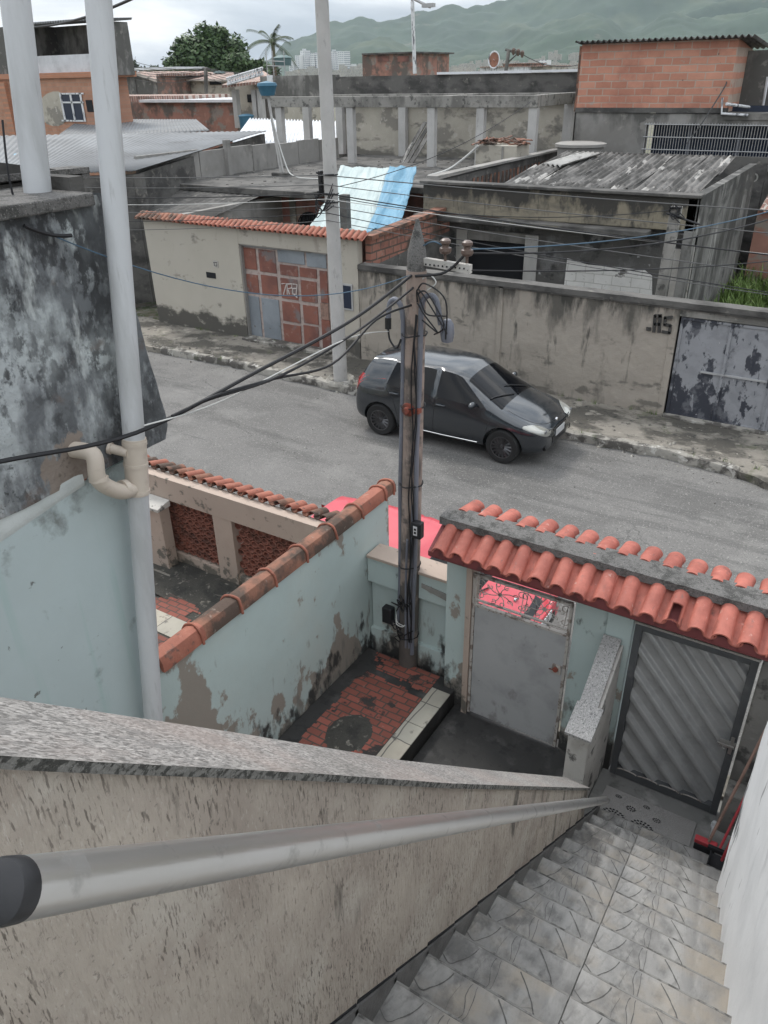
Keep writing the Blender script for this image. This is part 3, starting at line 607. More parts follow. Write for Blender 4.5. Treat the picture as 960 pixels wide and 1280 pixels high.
# front wall beside the gates
t = thing('front_wall', 'aqua painted front wall with recessed panels and mold at the foot', 'wall', (-3.3, 5.9, 0))
b = MB()
b.box(-3.99, -2.93, 5.98, 6.10, 0, 1.12)                        # thin recessed panel
b.box(-3.99, -2.93, 5.90, 6.12, 1.12, 1.44)                     # beam
b.box(-3.99, -2.93, 5.93, 6.11, -.02, .46)                      # plinth
b.box(-2.93, -2.68, 5.74, 6.0, -.02, 1.95)                      # gate pillar
b.build('wall', 'aqua', t, bevel=.006)
b = MB(); b.box(-3.98, -2.95, 5.87, 6.15, 1.443, 1.48); b.build('coping', 'beige', t, bevel=.005)
b = MB(); b.prism([(-3.3, 5.885, 1.33), (-2.94, 5.885, 1.29), (-2.94, 5.885, 1.2), (-3.3, 5.885, 1.28)], (0, .012, 0)); b.build('peeling_render', 'concrete', t)
MB().box(-1.6, -1.30, 5.72, 5.9, -.02, 2.05).box(-1.3, -1.07, 5.70, 5.9, -.02, 2.0).build('gate_pier', 'aqua', t, bevel=.006)
t2 = thing('gate_side_pier', 'rough grey rendered pier right of the slatted gate', 'pier', (.2, 5.8, 0))
MB().box(-.03, .75, 5.72, 5.95, -.02, 1.98).build('pier', 'concrete', t2, bevel=.01)
b = MB(); b.box(-.03, .3, 5.52, 5.715, -.02, .48); b.build('ledge', 'concrete', t2, bevel=.02)
MB().box(.30, .45, 4.46, 5.72, -.02, 2.2).build('return_wall', 'whitewall', t2)
# ---- plain steel gate with scroll grille
GY = 5.70
t = thing('steel_gate', 'plain grey sheet steel gate with scrolled iron grille on top', 'gate', (-2.13, GY, 0))
gx0, gx1 = -2.61, -1.62
MB().box(gx0+.03, gx1-.015, GY-.012, GY+.012, .045, 1.44).build('sheet_panel', 'greysteel', t)
b = MB()
for x in (gx0, gx1-.02): b.box(x, x+.026, GY-.02, GY+.02, .03, 1.80)
b.box(gx0, gx1, GY-.021, GY+.021, 1.79, 1.815).box(gx0, gx1, GY-.021, GY+.021, 1.435, 1.46).box(gx0+.02, gx1-.02, GY-.012, GY+.012, 1.50, 1.515)
b.build('gate_frame', 'whitegrille', t)
MB().box(-2.675, -2.615, 5.66, 5.80, 0, 1.90).build('door_post', 'beige', t)
b = MB()
def spiral(cx, cz, r, a0, turns, sgn=1, n=20):
    return [Vector((cx + sgn*r*(1-.75*k/n)*math.cos(a0+turns*2*math.pi*k/n), GY, cz + r*(1-.75*k/n)*math.sin(a0+turns*2*math.pi*k/n))) for k in range(n+1)]
for c in (gx0+.28, gx1-.26):
    zc = 1.65
    for a in range(8):
        w = a*math.pi/4 + .2; L_ = .20 if a % 2 == 0 else .15
        p0 = Vector((c, GY, zc)); p1 = p0 + Vector((math.cos(w)*L_, 0, math.sin(w)*min(L_, .13)))
        mid = (p0+p1)/2 + Vector((-math.sin(w)*.02, 0, math.cos(w)*.02))
        b.tube(curve([p0, mid, p1], 5), .0045, 5)
        b.tube(spiral(p1.x-.03*math.cos(w), p1.z-.02*math.sin(w), .036, w, .85, 1 if a % 2 else -1), .0042, 5)
    b.lathe([(0, -.01), (.018, -.01), (.018, .01), (0, .01)], (c, GY, zc), 'y', 10)
for c in (gx0+.07, gx0+.5, gx1-.45, gx1-.06):
    b.tube(spiral(c, 1.72, .05, 0, 1.1), .0045, 5); b.tube(spiral(c, 1.58, .045, 2, 1.1, -1), .0045, 5); b.tube([(c, GY, 1.52), (c+.02, GY, 1.79)], .0045, 5)
for k in range(7): b.tube(spiral(gx0+.12+k*.135, 1.487, .016, k, .9), .003, 5)
b.build('scroll_grille', 'whitegrille', t, smooth=True)
lk = MB().box(gx1-.12, gx1-.03, GY-.03, GY-.013, .97, 1.08).build('lock', 'whitegrille', t, bevel=.004)
MB().lathe([(0, -.035), (.022, -.035), (.026, -.01), (0, -.01)], (gx1-.08, GY-.02, 1.03), 'y', 14).tube([(gx1-.085, GY-.05, 1.035), (gx1-.14, GY-.055, 1.03)], .006, 6).build('keyhole', 'rust', lk, smooth=True)
# ---- slatted gate
t = thing('slatted_gate', 'dark aluminium gate with diagonal pressed slats at the stair foot', 'gate', (-.55, GY, 0))
x0, x1, z0, z1 = -1.05, -.05, .01, 1.83
pa, pb = onY(804, 811, GY), onY(900, 953, GY)
dv = Vector((pb.x-pa.x, 0, pb.z-pa.z)).normalized(); nv = Vector((-dv.z, 0, dv.x))
PIT = .175
b = MB()
def sl(u, v):
    x = x0+.06 + (x1-x0-.12)*u; z = z0+.09 + (z1-z0-.15)*v
    q = ((x*nv.x + z*nv.z)/PIT) % 1
    h = min(1, max(0, (abs(q-.5)-.1)/.17)); h = h*h*(3-2*h)
    return (x, GY - .012 + .048*h, z)
b.grid(sl, 150, 260)
b.build('slat_panel', 'gatesilver', t, smooth=True, sharp=60)
b = MB()
b.box(x0, x0+.062, GY-.028, GY+.04, z0, z1).box(x1-.062, x1, GY-.028, GY+.04, z0, z1)
b.box(x0+.062, x1-.062, GY-.026, GY+.038, z1-.06, z1-.004).box(x0+.062, x1-.062, GY-.026, GY+.038, z0+.0, z0+.09)
b.build('gate_frame', 'gateframe', t, bevel=.004)
MB().box(x0-.01, x1+.01, GY-.03, GY+.045, z1+.002, z1+.022).build('top_rail', 'alu', t)
b = MB()
for k in range(4):
    cx = x0+.16+k*.2; b.tube([(cx+.09*math.cos(w*math.pi/8), GY-.032, .10+.02*math.sin(w*math.pi/8)) for w in range(9)], .006, 5)
b.build('wire_trim', 'whitegrille', t, smooth=True)
lk = MB().box(x1-.13, x1-.005, GY-.045, GY-.029, .86, .93).box(x1-.05, x1-.02, GY-.05, GY-.046, .80, 1.0).build('latch', 'alu', t, bevel=.003)
MB().tube([(x1-.15, GY-.062, .90), (x1-.01, GY-.062, .90)], .007, 8).tube([(x1-.10, GY-.062, .90), (x1-.10, GY-.062, .855), (x1-.08, GY-.062, .855)], .005, 8).build('bolt', 'alu', lk, smooth=True)
# ---- tiled canopy over the gates
t = thing('tiled_gate_canopy', 'small canopy of red barrel tiles with a lichen-grey concrete ridge over both gates', 'canopy', (-1.4, 5.65, 1.9))
CX0, CX1, PT = -2.93, 1.35, .1915
EY, EZ, TY, TZ = 5.34, 2.145, 5.70, 2.33
M_ = MB()
def barrel(b, x, ya, za, yb, zb, r0, r1, th=.012, n=12, up=True, tilt=0, seed=0, hole=False):
    # half pipe from (ya,za) [low end, radius r0] to (yb,zb) [radius r1]
    vs = []; fs = []; m2 = 5
    for j in range(m2+1):
        s_ = j/m2; y = ya+(yb-ya)*s_; z = za+(zb-za)*s_; r = r0+(r1-r0)*s_
        for q, rr in ((0, r), (1, r-th)):
            for k in range(n+1):
                w = math.pi*k/n; sg = 1 if up else -1
                vs.append((x + tilt*s_ + rr*math.cos(w), y, z + sg*rr*math.sin(w)*.92 + .002*noise.noise(Vector((x*9, k*.4, j+seed)))))
    S = 2*(n+1)
    for j in range(m2):
        for k in range(n):
            if hole and j in (0, 1) and 3 <= k <= 7: continue
            fs.append((j*S+k, j*S+k+1, (j+1)*S+k+1, (j+1)*S+k))
            o_ = n+1; fs.append((j*S+o_+k, j*S+o_+k+1, (j+1)*S+o_+k+1, (j+1)*S+o_+k))
    for j in (0, m2):
        for k in range(n): fs.append((j*S+k, j*S+k+1, j*S+n+1+k+1, j*S+n+1+k))
    for j in range(m2):
        for k in (0, n): fs.append((j*S+k, (j+1)*S+k, (j+1)*S+n+1+k, j*S+n+1+k))
    b.add(vs, fs)
nT = int((CX1-CX0)/PT)
for i in range(nT):
    x = CX0 + .10 + i*PT; rr = random.Random(i)
    barrel(M_, x+rr.uniform(-.006, .006), EY+rr.uniform(-.022, .018), EZ+rr.uniform(-.006, .010), TY, TZ+.01, .074+rr.uniform(-.005, .004), .060, tilt=rr.uniform(-.018, .018), seed=i, hole=(i == 11))
    barrel(M_, x+PT/2, EY+.03, EZ+.028, TY, TZ+.02, .058, .05, up=False, seed=i+50)
    # back slope
    barrel(M_, x+.02, 6.14+rr.uniform(-.02, .02), 2.275+rr.uniform(-.006, .008), 5.80, 2.345, .078, .068, tilt=rr.uniform(-.01, .01), seed=i+99)
    barrel(M_, x+.02+PT/2, 6.10, 2.27, 5.80, 2.34, .055, .05, up=False, seed=i+150)
M_.build('roof_tiles', 'terrapaint', t, smooth=True, sharp=50)
b = MB()
b.grid(lambda u, v: (CX0-.02 + (CX1-CX0)*u, 5.60 + .26*v, 2.385 + .012*math.sin(math.pi*v) + .006*fbm(u*60, v*5)), 220, 8)
b.grid(lambda u, v: (CX0-.02 + (CX1-CX0)*u, 5.60, 2.31 + (.075+.006*fbm(u*60, 0))*v), 220, 2)
b.grid(lambda u, v: (CX0-.02 + (CX1-CX0)*u, 5.86, 2.31 + (.075+.006*fbm(u*60, 5))*v), 220, 2)
b.grid(lambda u, v: (CX0-.02, 5.60+.26*u, 2.31 + .077*v), 4, 2)
b.build('ridge_cap', 'ridgecap', t, smooth=True, sharp=40)
b = MB(); b.prism([(CX0-.02, EY+.045, 2.075), (CX0-.02, EY+.085, 2.04), (CX0-.02, 5.70, 2.18), (CX0-.02, 5.70, 2.30), (CX0-.02, EY+.045, 2.125)], (CX1-CX0, 0, 0))
for i in range(nT):   # painted mortar under each tile mouth
    x = CX0+.10+i*PT
    b.prism([(x+.064*math.cos(math.pi*k/8), EY+.035, EZ-.028+.062*math.sin(math.pi*k/8)+(0 if k not in (0, 8) else -.02)) for k in range(9)], (0, .04, 0))
b.build('fascia', 'fascia', t)
MB().box(CX0, CX1, 5.72, 5.80, 1.86, 2.31).build('lintel', 'concrete', t)
MB().prism([(CX0, 5.80, 2.16), (CX0, 6.08, 2.14), (CX0, 6.08, 2.20), (CX0, 5.80, 2.29)], (CX1-CX0, 0, 0)).build('soffit', 'concrete', t)
# ================================================================ PARTY WALL AND NEIGHBOUR'S HOUSE
PX = -4.0
t = thing('party_wall', 'aqua boundary wall with patches of bare render and a clay tile coping', 'boundary wall', (PX-.07, 4.7, 0))
b = MB(); b.grid(lambda u, v: (PX + .006*fbm(u*9, v*5), 2.6+3.77*u, 1.99*v-.02), 80, 40)
b.quad((PX, 6.37, -.02), (PX-.14, 6.37, -.02), (PX-.14, 6.37, 1.97), (PX, 6.37, 1.97)).quad((PX-.14, 2.6, -.02), (PX-.14, 6.37, -.02), (PX-.14, 6.37, 1.97), (PX-.14, 2.6, 1.97)).quad((PX, 2.6, 1.97), (PX, 6.37, 1.97), (PX-.14, 6.37, 1.97), (PX-.14, 2.6, 1.97))
b.build('wall', 'aqua', t, smooth=True)
b = MB(); c2 = MB(); c3 = MB(); SEG = .475; y = 3.0; k = 0
while y < 6.4:
    tgt = b if k in (0, 6) else c2
    prof = [(-.135, -.10), (-.12, -.02), (-.075, .035), (0, .06), (.055, .045), (.08, .0), (.085, -.085)]
    ye_ = min(y+SEG, 6.5)
    def seg(ya, yb, gr, tgt):
        vs = []
        for yy_ in (ya, yb):
            for (px_, pz_) in prof: vs.append((PX-.055+px_*gr, yy_, 2.055+pz_*gr))
        n = len(prof); tgt.add(vs, [(i, i+1, n+i+1, n+i) for i in range(n-1)] + [tuple(range(n)), tuple(range(n, 2*n))])
    seg(y, ye_-.03, .99-.02*(k % 2), tgt); seg(ye_-.03, ye_, .97, tgt)
    # collar of the next tile, crooked
    cpts = [(PX-.055+px_*1.08, ye_-.05+.04*fbm(k*3, i*.6)*.6, 2.055+pz_*1.1) for i, (px_, pz_) in enumerate(prof)]
    c3.tube(curve(cpts, 4), .013, 8)
    y += SEG; k += 1
b.build('coping_tiles', 'terra', t, smooth=True); c2.build('coping_tiles', 'terradark', t, smooth=True); c3.build('coping_collars', 'terra', t, smooth=True)
MB().prism([(PX+.0, 2.9, 1.972), (PX-.14, 2.9, 1.972), (PX-.10, 2.9, 2.05), (PX-.03, 2.9, 2.05)], (0, 3.45, 0)).build('mortar_bed', 'concrete', t)
# neighbour's house side
t = thing('neighbour_house', 'tall side of the next house, moldy plaster above and aqua paint below', 'house', (-4.5, 2, 0))
b = MB()
ey = lambda z: 2.80 + (z-1.65)*.147
b.grid(lambda u, v: (PX+.005+.004*fbm(u*6, v*6), -3+(3+ey(-.02+3.80*v))*u, -.02+3.80*v), 60, 40)
b.grid(lambda u, v: (PX-.5*u+.005, ey(-.02+3.80*v), -.02+3.80*v), 4, 8)
b.box(-8, PX-.02, -3, 2.54, 0, 3.75)
b.build('lower_wall', 'aquahouse', t, smooth=True)
# white bead between the two finishes
b = MB(); P0 = onX(0, 687, PX+.02); 
def bead(u, v):
    y = -2.9 + 5.6*u; zt_ = 3.85 + .02*fbm(y*3, 1) - (0 if v > .5 else .0); zb_ = 3.63 + .12*max(0, min(1, (y-1.9)/.8)) + .01*fbm(y*4, 3)
    return (PX + .010*math.sin(math.pi*min(1, max(0, v)))**.3 + .006, y, zb_+(zt_-zb_)*v)
b.grid(bead, 90, 6); b.build('render_band', 'paleband', t, smooth=True)
UX = PX+.02
c0, c1 = onX(124, 225, UX), onX(212, 538, UX)
def endy(z): return c0.y + (c1.y-c0.y)*(c0.z-z)/(c0.z-c1.z)
b = MB()
def up(u, v):
    z = 3.80 + (5.43-3.80)*v + (1-v)*(.03*fbm(u*4, 2)); e = endy(z) - (.05*max(0, 1-v*16))
    y = -3 + (e+3)*u
    return (UX + .014*fbm(y*4, z*4), y, z)
b.grid(up, 110, 50)
b.grid(lambda u, v: (up(1, v)[0]-.16*u, up(1, v)[1]+.004*math.sin(u*3), up(1, v)[2]), 3, 50)
b.grid(lambda u, v: (UX-.02-.14*v, -3 + (endy(3.8)-.05+3)*u, 3.80), 40, 1)
b.quad((UX-.16, -3, 3.8), (UX-.16, endy(3.8)-.05, 3.8), (UX-.16, endy(5.43), 5.43), (UX-.16, -3, 5.43))
b.build('upper_wall', 'moldwall', t, smooth=True, sharp=60)
lz = onX(110, 252, UX).z
b = MB(); b.box(-4.62, UX+.05, -3, onX(112, 250, UX).y, lz-.02, lz+.05); b.build('ledge', 'ridgecap', t, bevel=.01)
MB().box(-4.95, -4.62, -3, 3.2, lz+.07, lz+.078).box(-8, -4.62, -3, 2.9, 3.76, lz+.07).build('roof_slab', 'darkconcrete', t)
q0, q1 = onX(0, 203, -4.62), onX(105, 216, -4.62)
b = MB(); b.prism([(-4.62, -3, lz+.05), (-4.62, q1.y, lz+.05), (-4.62, q1.y, q1.z), (-4.62, q0.y, q0.z), (-4.62, -3, q0.z)], (-.12, 0, 0)); b.build('roof_parapet', 'darkconcrete', t)
b = MB(); b.box(-4.62, -4.59, q1.y-.04, q1.y+.02, lz+.05, q1.z+.01); b.prism([(-4.585, -3, q0.z), (-4.585, q1.y+.02, q1.z), (-4.585, q1.y+.02, q1.z+.035), (-4.585, -3, q0.z+.035)], (-.18, 0, 0)); b.build('parapet_coping', 'ridgecap', t)
MB().box(-4.50, UX-.16, onX(112, 250, UX).y+.01, endy(5.4), 4.9, 5.52).build('corner_block', 'darkconcrete', t)
# pipes
PR = .070
def pipe_line(pxs, X_): return [onX(x, y, X_) for x, y in pxs]
t = thing('vent_pipe', 'grey plastic downpipe with a cream elbow and tee joining the moldy house wall', 'pipe', onX(190, 895, -3.9))
pA, pB, pC = onX(118, -60, -3.86), onX(168, 553, -3.86), onX(192, 905, -3.88)
dBC = (pC-pB).normalized()
MB().tube([pA, pB], PR, 28).build('pipe', 'pvc', t, smooth=True)
MB().tube([pB+dBC*.33, pC, pC+dBC*2.2], PR*1.0, 28).build('pipe', 'pvc', t, smooth=True)
b = MB().tube([pB-dBC*.03, pB+dBC*.36], PR*1.09, 28)
for s_ in (0, .15, .34): b.tube([pB+dBC*(s_-.012), pB+dBC*(s_+.012)], PR*1.15, 28)
tee = b.build('tee_fitting', 'pvccream', t, smooth=True)
e0, e1, e2, e3 = onX(92, 562, -3.99), onX(118, 568, -3.84), onX(124, 602, -3.82), onX(168, 610, -3.86)
b = MB().tube(curve([e0, e1 + Vector((0, -.01, .0)), e2 + Vector((0, 0, .01)), (e2+e3)/2 + Vector((0.01, 0, -.045)), e3], 8), .052, 22)
ee = (e2-e1).normalized()
b.tube([e2-ee*.03, e2-ee*.005], .060, 22); b.tube([(e2*.35+e3*.65)+Vector((0, -.012, -.02)), (e2*.3+e3*.7)+Vector((0, .012, -.02))], .060, 22)
b.build('elbow', 'pvccream', t, smooth=True)
s0, s1 = onX(136, 560, -3.98), onX(160, 566, -3.86); MB().tube([s0, s1], .032, 16).tube([s0, s0+(s1-s0)*.15], .040, 16).build('branch_stub', 'pvccream', t, smooth=True)
t = tag(MB().tube([onX(12, -60, -4.28), onX(50, 262, -4.28)], .078, 28).build('stack_pipe', 'pvc', None, smooth=True), 'thick grey plastic pipe rising from the ledge of the next house at the left edge', 'pipe')
cable('ledge_cable', curve([onX(3, 150, -4.3), onX(10, 215, -4.3), onX(20, 258, -4.3)], 6), .006, 'black', 'thin black cable hanging down beside the thick pipe onto the ledge', group=None)
# ================================================================ LEFT PATIO
t = thing('patio_front_wall', 'beige front wall with beam, posts and clay breeze blocks under mossy roof tiles', 'wall', (-6, 6.3, 0))
b = MB(); b.box(-11, -4.16, 6.2, 6.36, 1.06, 1.39)
b.build('beam', 'beige', t, bevel=.005)
for x in (-6.62, -10.4): MB().box(x, x+.33, 6.21, 6.5, -.02, 1.056).build('post', 'beige', t, bevel=.005)
MB().box(-11, -4.16, 6.235, 6.48, -.02, .2).build('plinth', 'beige', t, bevel=.006)
# breeze block screen: rows of hollow clay rings
b = MB(); cw, ch = .125, .1; 
for i in range(int(6.2/cw)):
    for j in range(8):
        cx = -10.3 + i*cw + (cw/2 if j % 2 else 0); cz = .27 + j*ch
        if cx > -4.3 or -6.66 < cx < -6.25: continue
        n = 8; vs = []
        for yy_ in (6.27, 6.37):
            for rr in (.062, .046):
                for k in range(n):
                    w = 2*math.pi*k/n + math.pi/8; vs.append((cx+rr*1.03*math.cos(w), yy_, cz+rr*.84*math.sin(w)))
        fs = []
        for k in range(n):
            k2 = (k+1) % n; fs += [(k, k2, n+k2, n+k), (2*n+k, 2*n+k2, 3*n+k2, 3*n+k), (n+k, n+k2, 3*n+k2, 3*n+k), (k, k2, 2*n+k2, 2*n+k)]
        b.add(vs, fs)
b.build('breeze_blocks', 'breeze', t)
b = MB(); b2 = MB(); i = 0; x = -11.0
while x < -4.35:
    rr = random.Random(i*3+1); tg = b if rr.random() < .45 else b2
    barrel(tg, x+.08, 6.62+rr.uniform(-.02, .02), 1.345+rr.uniform(-.006, .006), 6.33, 1.44, .066, .056, tilt=rr.uniform(-.015, .015), seed=i)
    barrel(b2, x+.165, 6.6, 1.375, 6.33, 1.44, .05, .05, up=False, seed=i); x += .172; i += 1
b.build('roof_tiles', 'terra', t, smooth=True, sharp=50); b2.build('roof_tiles', 'terradark', t, smooth=True, sharp=50)
t = thing('patio_pillar', 'short beige pillar with a pale cap behind the downpipe', 'pillar', (-7.6, 6.0, 0))
pp = onY(205, 640, 6.0); pp.x -= .12
MB().box(pp.x-.4, pp.x, 6.02, 6.19, 0, pp.z-.02).build('shaft', 'beige', t); MB().prism([(pp.x-.45, 5.96, pp.z-.02), (pp.x-.45, 6.19, pp.z-.02), (pp.x-.45, 6.19, pp.z+.07), (pp.x-.45, 5.96, pp.z+.02)], (.49, 0, 0)).build('cap', 'oldwhite', t)
g = MB().box(-11, -4.14, 2.86, 6.24, -.05, .02).build('patio_floor', 'rubble'); struct(g, 'dark broken floor of the next door patio', 'floor')
t = thing('patio_paving', 'red brick paving with cream tile strip on the next door patio', 'paving', (-6, 4.5, 0))
hole2 = lambda x, y: y > 5.5+.25*fbm(x*2, y*2) and not (((x+6.9)/.35)**2+((y-5.75)/.15)**2 < 1+.6*fbm(x*6, y*6)) and not (x > -5.9+.3*fbm(y*3, 3))
pave(-9, -4.15, 2.9, 6.1, .027, lambda x, y: hole2(x, y) or 4.95 < y < 5.27).build('red_pavers', 'patiored', t)
MB().box(-9, -4.15, 4.95, 5.27, .02, .036).build('border_tiles', 'bordertile', t)
b = MB(); b.grid(lambda u, v: (-9+4.8*u, 5.5+.73*v, .022+.05*max(0, fbm(u*9, v*3))+.03*v), 60, 12); struct(b.build('patio_rubble', 'rubble', smooth=True), 'dark mossy rubble strewn on the next door patio', 'rubble', 'stuff')
# ================================================================ CARS
def subsurf_mesh(v, f, mi, mats, level=2, creases=None):
    me = bpy.data.meshes.new('cage'); me.from_pydata([tuple(p) for p in v], [], f)
    for q in mats: me.materials.append(M[q])
    me.polygons.foreach_set('material_index', mi); me.update()
    bm = bmesh.new(); bm.from_mesh(me); bmesh.ops.remove_doubles(bm, verts=bm.verts, dist=1e-5); bmesh.ops.recalc_face_normals(bm, faces=bm.faces)
    cl = bm.edges.layers.float.get('crease_edge') or bm.edges.layers.float.new('crease_edge')
    for e in bm.edges:
        if len(e.link_faces) == 2 and e.link_faces[0].material_index != e.link_faces[1].material_index: e[cl] = 1.0
        if len(e.link_faces) == 1: e[cl] = 1
    vl = bm.verts.layers.float.get('crease_vert') or bm.verts.layers.float.new('crease_vert')
    for v_ in bm.verts:
        if sum(1 for f_ in v_.link_faces if f_.material_index == 1) == 1: v_[vl] = .75
    bm.to_mesh(me); bm.free()
    o = bpy.data.objects.new('cage', me); COL.objects.link(o)
    s = o.modifiers.new('s', 'SUBSURF'); s.levels = level; s.render_levels = level
    return o
def bake(o):
    dg = bpy.context.evaluated_depsgraph_get(); dg.update()
    me = bpy.data.meshes.new_from_object(o.evaluated_get(dg)); bpy.data.objects.remove(o, do_unlink=True); return me
def boolean(o, cutter, op='DIFFERENCE'):
    q = o.modifiers.new('b', 'BOOLEAN'); q.object = cutter; q.operation = op; q.solver = 'EXACT'
def car(name, label, loc, S, paint, rim_mat, spokes, group=None, flat=False):
    """S: dict of dimensions; front towards +X"""
    t = thing(name, label, 'car', (0, 0, 0), group)
    st = S['st']
    # each station: lower-body x, belt x, belt z, belt half width, roof x, roof z, roof half width, hood/center z, max half width, underside z
    def ring(s_):
        xl, xb, zb, wb, xr, zr, wr, zc, w, zu = s_
        return [(xl, 0, zu), (xl, .80*w, zu), (xl, .97*w, zu+.07), (xl, w, .50), (xl, w*.995, .70), (xb, wb, zb), (xr, wr, zr-.045), (xr, wr*.80, zr), (xr, 0, zc)]
    V = []; Fc = []; MI = []
    n = len(ring(st[0])); ns = len(st)
    for s_ in st:
        r = ring(s_)
        V += [(x, y, z) for x, y, z in r]; V += [(x, -y, z) for x, y, z in r]
    for i in range(ns-1):
        for side in (0, 1):
            for k in range(n-1):
                a = i*2*n + side*n + k; b = a+1; c = b+2*n; d = a+2*n
                Fc.append((a, b, c, d) if side else (a, d, c, b))
                g = 0
                if k == 5 and i in S['side']: g = 1
                if k in (6, 7) and i in S['wind']: g = 1
                MI.append(g)
    for i, i2 in ((0, 0), (ns-1, ns-1)):
        for side in (0, 1):
            b0 = i*2*n+side*n
            for k in range(n-1):
                if k == 0: continue
            # close the end with a fan of quads towards the centre line
            Fc.append((b0, b0+1, b0+2, b0+3)); MI.append(0)
            Fc.append((b0, b0+3, b0+4, b0+8)); MI.append(0)
            Fc.append((b0+8, b0+4, b0+5, b0+6)); MI.append(0); Fc.append((b0+8, b0+6, b0+7)); MI.append(0)
    o = subsurf_mesh(V, Fc, MI, [paint, 'glass'])
    r = S['r']
    cut = MB()
    for ax in (S['front'], S['rear']):
        cut.lathe([(0, -.95), (r+.055, -.95), (r+.055, -.58), (0, -.58)], (ax, 0, r+.0), 'y', 36); cut.lathe([(0, .58), (r+.055, .58), (r+.055, .95), (0, .95)], (ax, 0, r), 'y', 36)
    cu = cut.build('cut', 'blackplastic'); boolean(o, cu)
    me = bake(o); bpy.data.objects.remove(cu, do_unlink=True)
    bm = bmesh.new(); bm.from_mesh(me); bvh = BVHTree.FromBMesh(bm); bm.free()
    # split by material
    def sub(idx, nm, mats, inset=0, off=0):
        bm = bmesh.new(); bm.from_mesh(me)
        bmesh.ops.delete(bm, geom=[f for f in bm.faces if (f.material_index == 1) != (idx == 1)], context='FACES')
        for f in bm.faces: f.smooth = True
        m2 = bpy.data.meshes.new(nm); bm.to_mesh(m2); bm.free()
        if idx == 1:
            for p in m2.polygons: p.material_index = 0
        m2.materials.clear()
        for q in mats: m2.materials.append(M[q])
        if idx == 0: m2.polygons.foreach_set('material_index', [0 if p.material_index == 0 else 1 for p in m2.polygons])
        try: m2.set_sharp_from_angle(angle=R(38))
        except Exception: pass
        ob = bpy.data.objects.new(nm, m2); COL.objects.link(ob); ob.parent = t; return ob
    body = sub(0, 'body', [paint, 'blackplastic']); sub(1, 'windows', ['glass'])
    def hit(x, z, side=-1):
        h = bvh.ray_cast(Vector((x, side*2, z)), Vector((0, -side, 0))); return h[0] if h[0] else Vector((x, side*.8, z))
    def hitx(y, z, s=1):
        h = bvh.ray_cast(Vector((s*4, y, z)), Vector((-s, 0, 0))); return h[0] if h[0] else Vector((s*2, y, z))
    def hitz(x, y):
        h = bvh.ray_cast(Vector((x, y, 4)), Vector((0, 0, -1))); return h[0] if h[0] else Vector((x, y, 1))
    # door seams, window frames
    for side in (-1, 1):
        sm = MB(); ch = MB()
        for ln in S['seams']:
            pts = [hit(x, z, side) for x, z in ln]
            cp = []
            for a, b_ in zip(pts[:-1], pts[1:]):
                for k in range(8):
                    q = a.lerp(b_, k/8); cp.append(hit(q.x, q.z, side))
            cp.append(pts[-1]); sm.tube([p - Vector((0, side*.001, 0)) for p in cp], .0045, 5)
        for ln in S['trim']:
            cp = []
            for a, b_ in zip(ln[:-1], ln[1:]):
                for k in range(10):
                    f_ = k/10; cp.append(hit(a[0]+(b_[0]-a[0])*f_, a[1]+(b_[1]-a[1])*f_, side) + Vector((0, side*.004, 0)))
            ch.tube(cp, .009, 5)
        for hx, hz in S['handles']:
            p = hit(hx, hz, side)
            hd = MB().tube(curve([p+Vector((-.09, side*.002, 0)), p+Vector((-.06, side*.03, .008)), p+Vector((.06, side*.03, .008)), p+Vector((.09, side*.002, 0))], 5), .014, 8).build('door_handle', paint, t, smooth=True)
        sm.build('door_seams', 'blackplastic', t)
        ch.build('side_trim', S.get('trimmat', 'chrome'), t, smooth=True)
    sm = MB()
    for ln in S['hoodlines']:
        for sg in (-1, 1):
            cp = [hitz(x, y*sg)+Vector((0, 0, .0)) for x, y in curve([(a, b_, 0) for a, b_ in ln], 6) for _ in (0,)] if False else [hitz(q.x, q.y*sg) for q in curve([(a, b_, 0) for a, b_ in ln], 6)]
            sm.tube(cp, .0045, 5)
    sm.build('bonnet_seam', 'blackplastic', t)
    # lamps
    for sg in (-1, 1):
        hx, hy, hz, a, b_, c_ = S['lamp']
        c = hitx(hy*sg, hz)
        vb_ = MB(); prof = 14
        def lampf(u, v):
            w = 2*math.pi*u; rr = math.sin(v*math.pi/2)
            y = hy*sg + b_*rr*math.cos(w); z = hz + c_*rr*math.sin(w) + S.get('lampslope', .25)*(abs(y)-hy)
            h = hitx(y, z); 
            if h.x < hx-.38: h = Vector((hx-.38, y, z))
            return Vector((h.x + .012*math.cos(v*math.pi/2)+.004, h.y, h.z))
        vb_.grid(lampf, 28, 8); lp = vb_.build('headlight', 'lamp', t, smooth=True)
        p = lampf(0, 0); MB().lathe([(.0, .012), (.03, .010), (.038, 0), (.045, -.004)], (p.x+.002, p.y-.0*sg, p.z), 'x', 16).build('lamp_ring', 'rimsteel', lp, smooth=True)
        fx = hitx(.58*sg, .36); MB().lathe([(0, .012), (.05, .010), (.055, -.02)], (fx.x-.004, .58*sg, .36), 'x', 16).build('fog_lamp', 'glass', t, smooth=True)
        rx = hitx(.66*sg, S['tail'][1], -1)
        tb_ = MB(); tb_.grid(lambda u, v: (lambda y, z: Vector((hitx(y, z, -1).x-.008, y, z)))((.56+.18*u)*sg, S['tail'][0]+(S['tail'][1]-S['tail'][0])*v), 6, 8); tb_.build('tail_light', 'redlamp', t, smooth=True)
        # mirrors
        mx_, mz = S['mirror']; p = hit(mx_, mz-.03, sg)
        mb_ = MB(); vs = []
        def mf(u, v):
            w = 2*math.pi*u; q = math.pi*v; return p + Vector((.055*math.cos(q)*1.0 - .02, sg*(.115 + .10*math.sin(q)*math.cos(w)), .06 + .062*math.sin(q)*math.sin(w)))
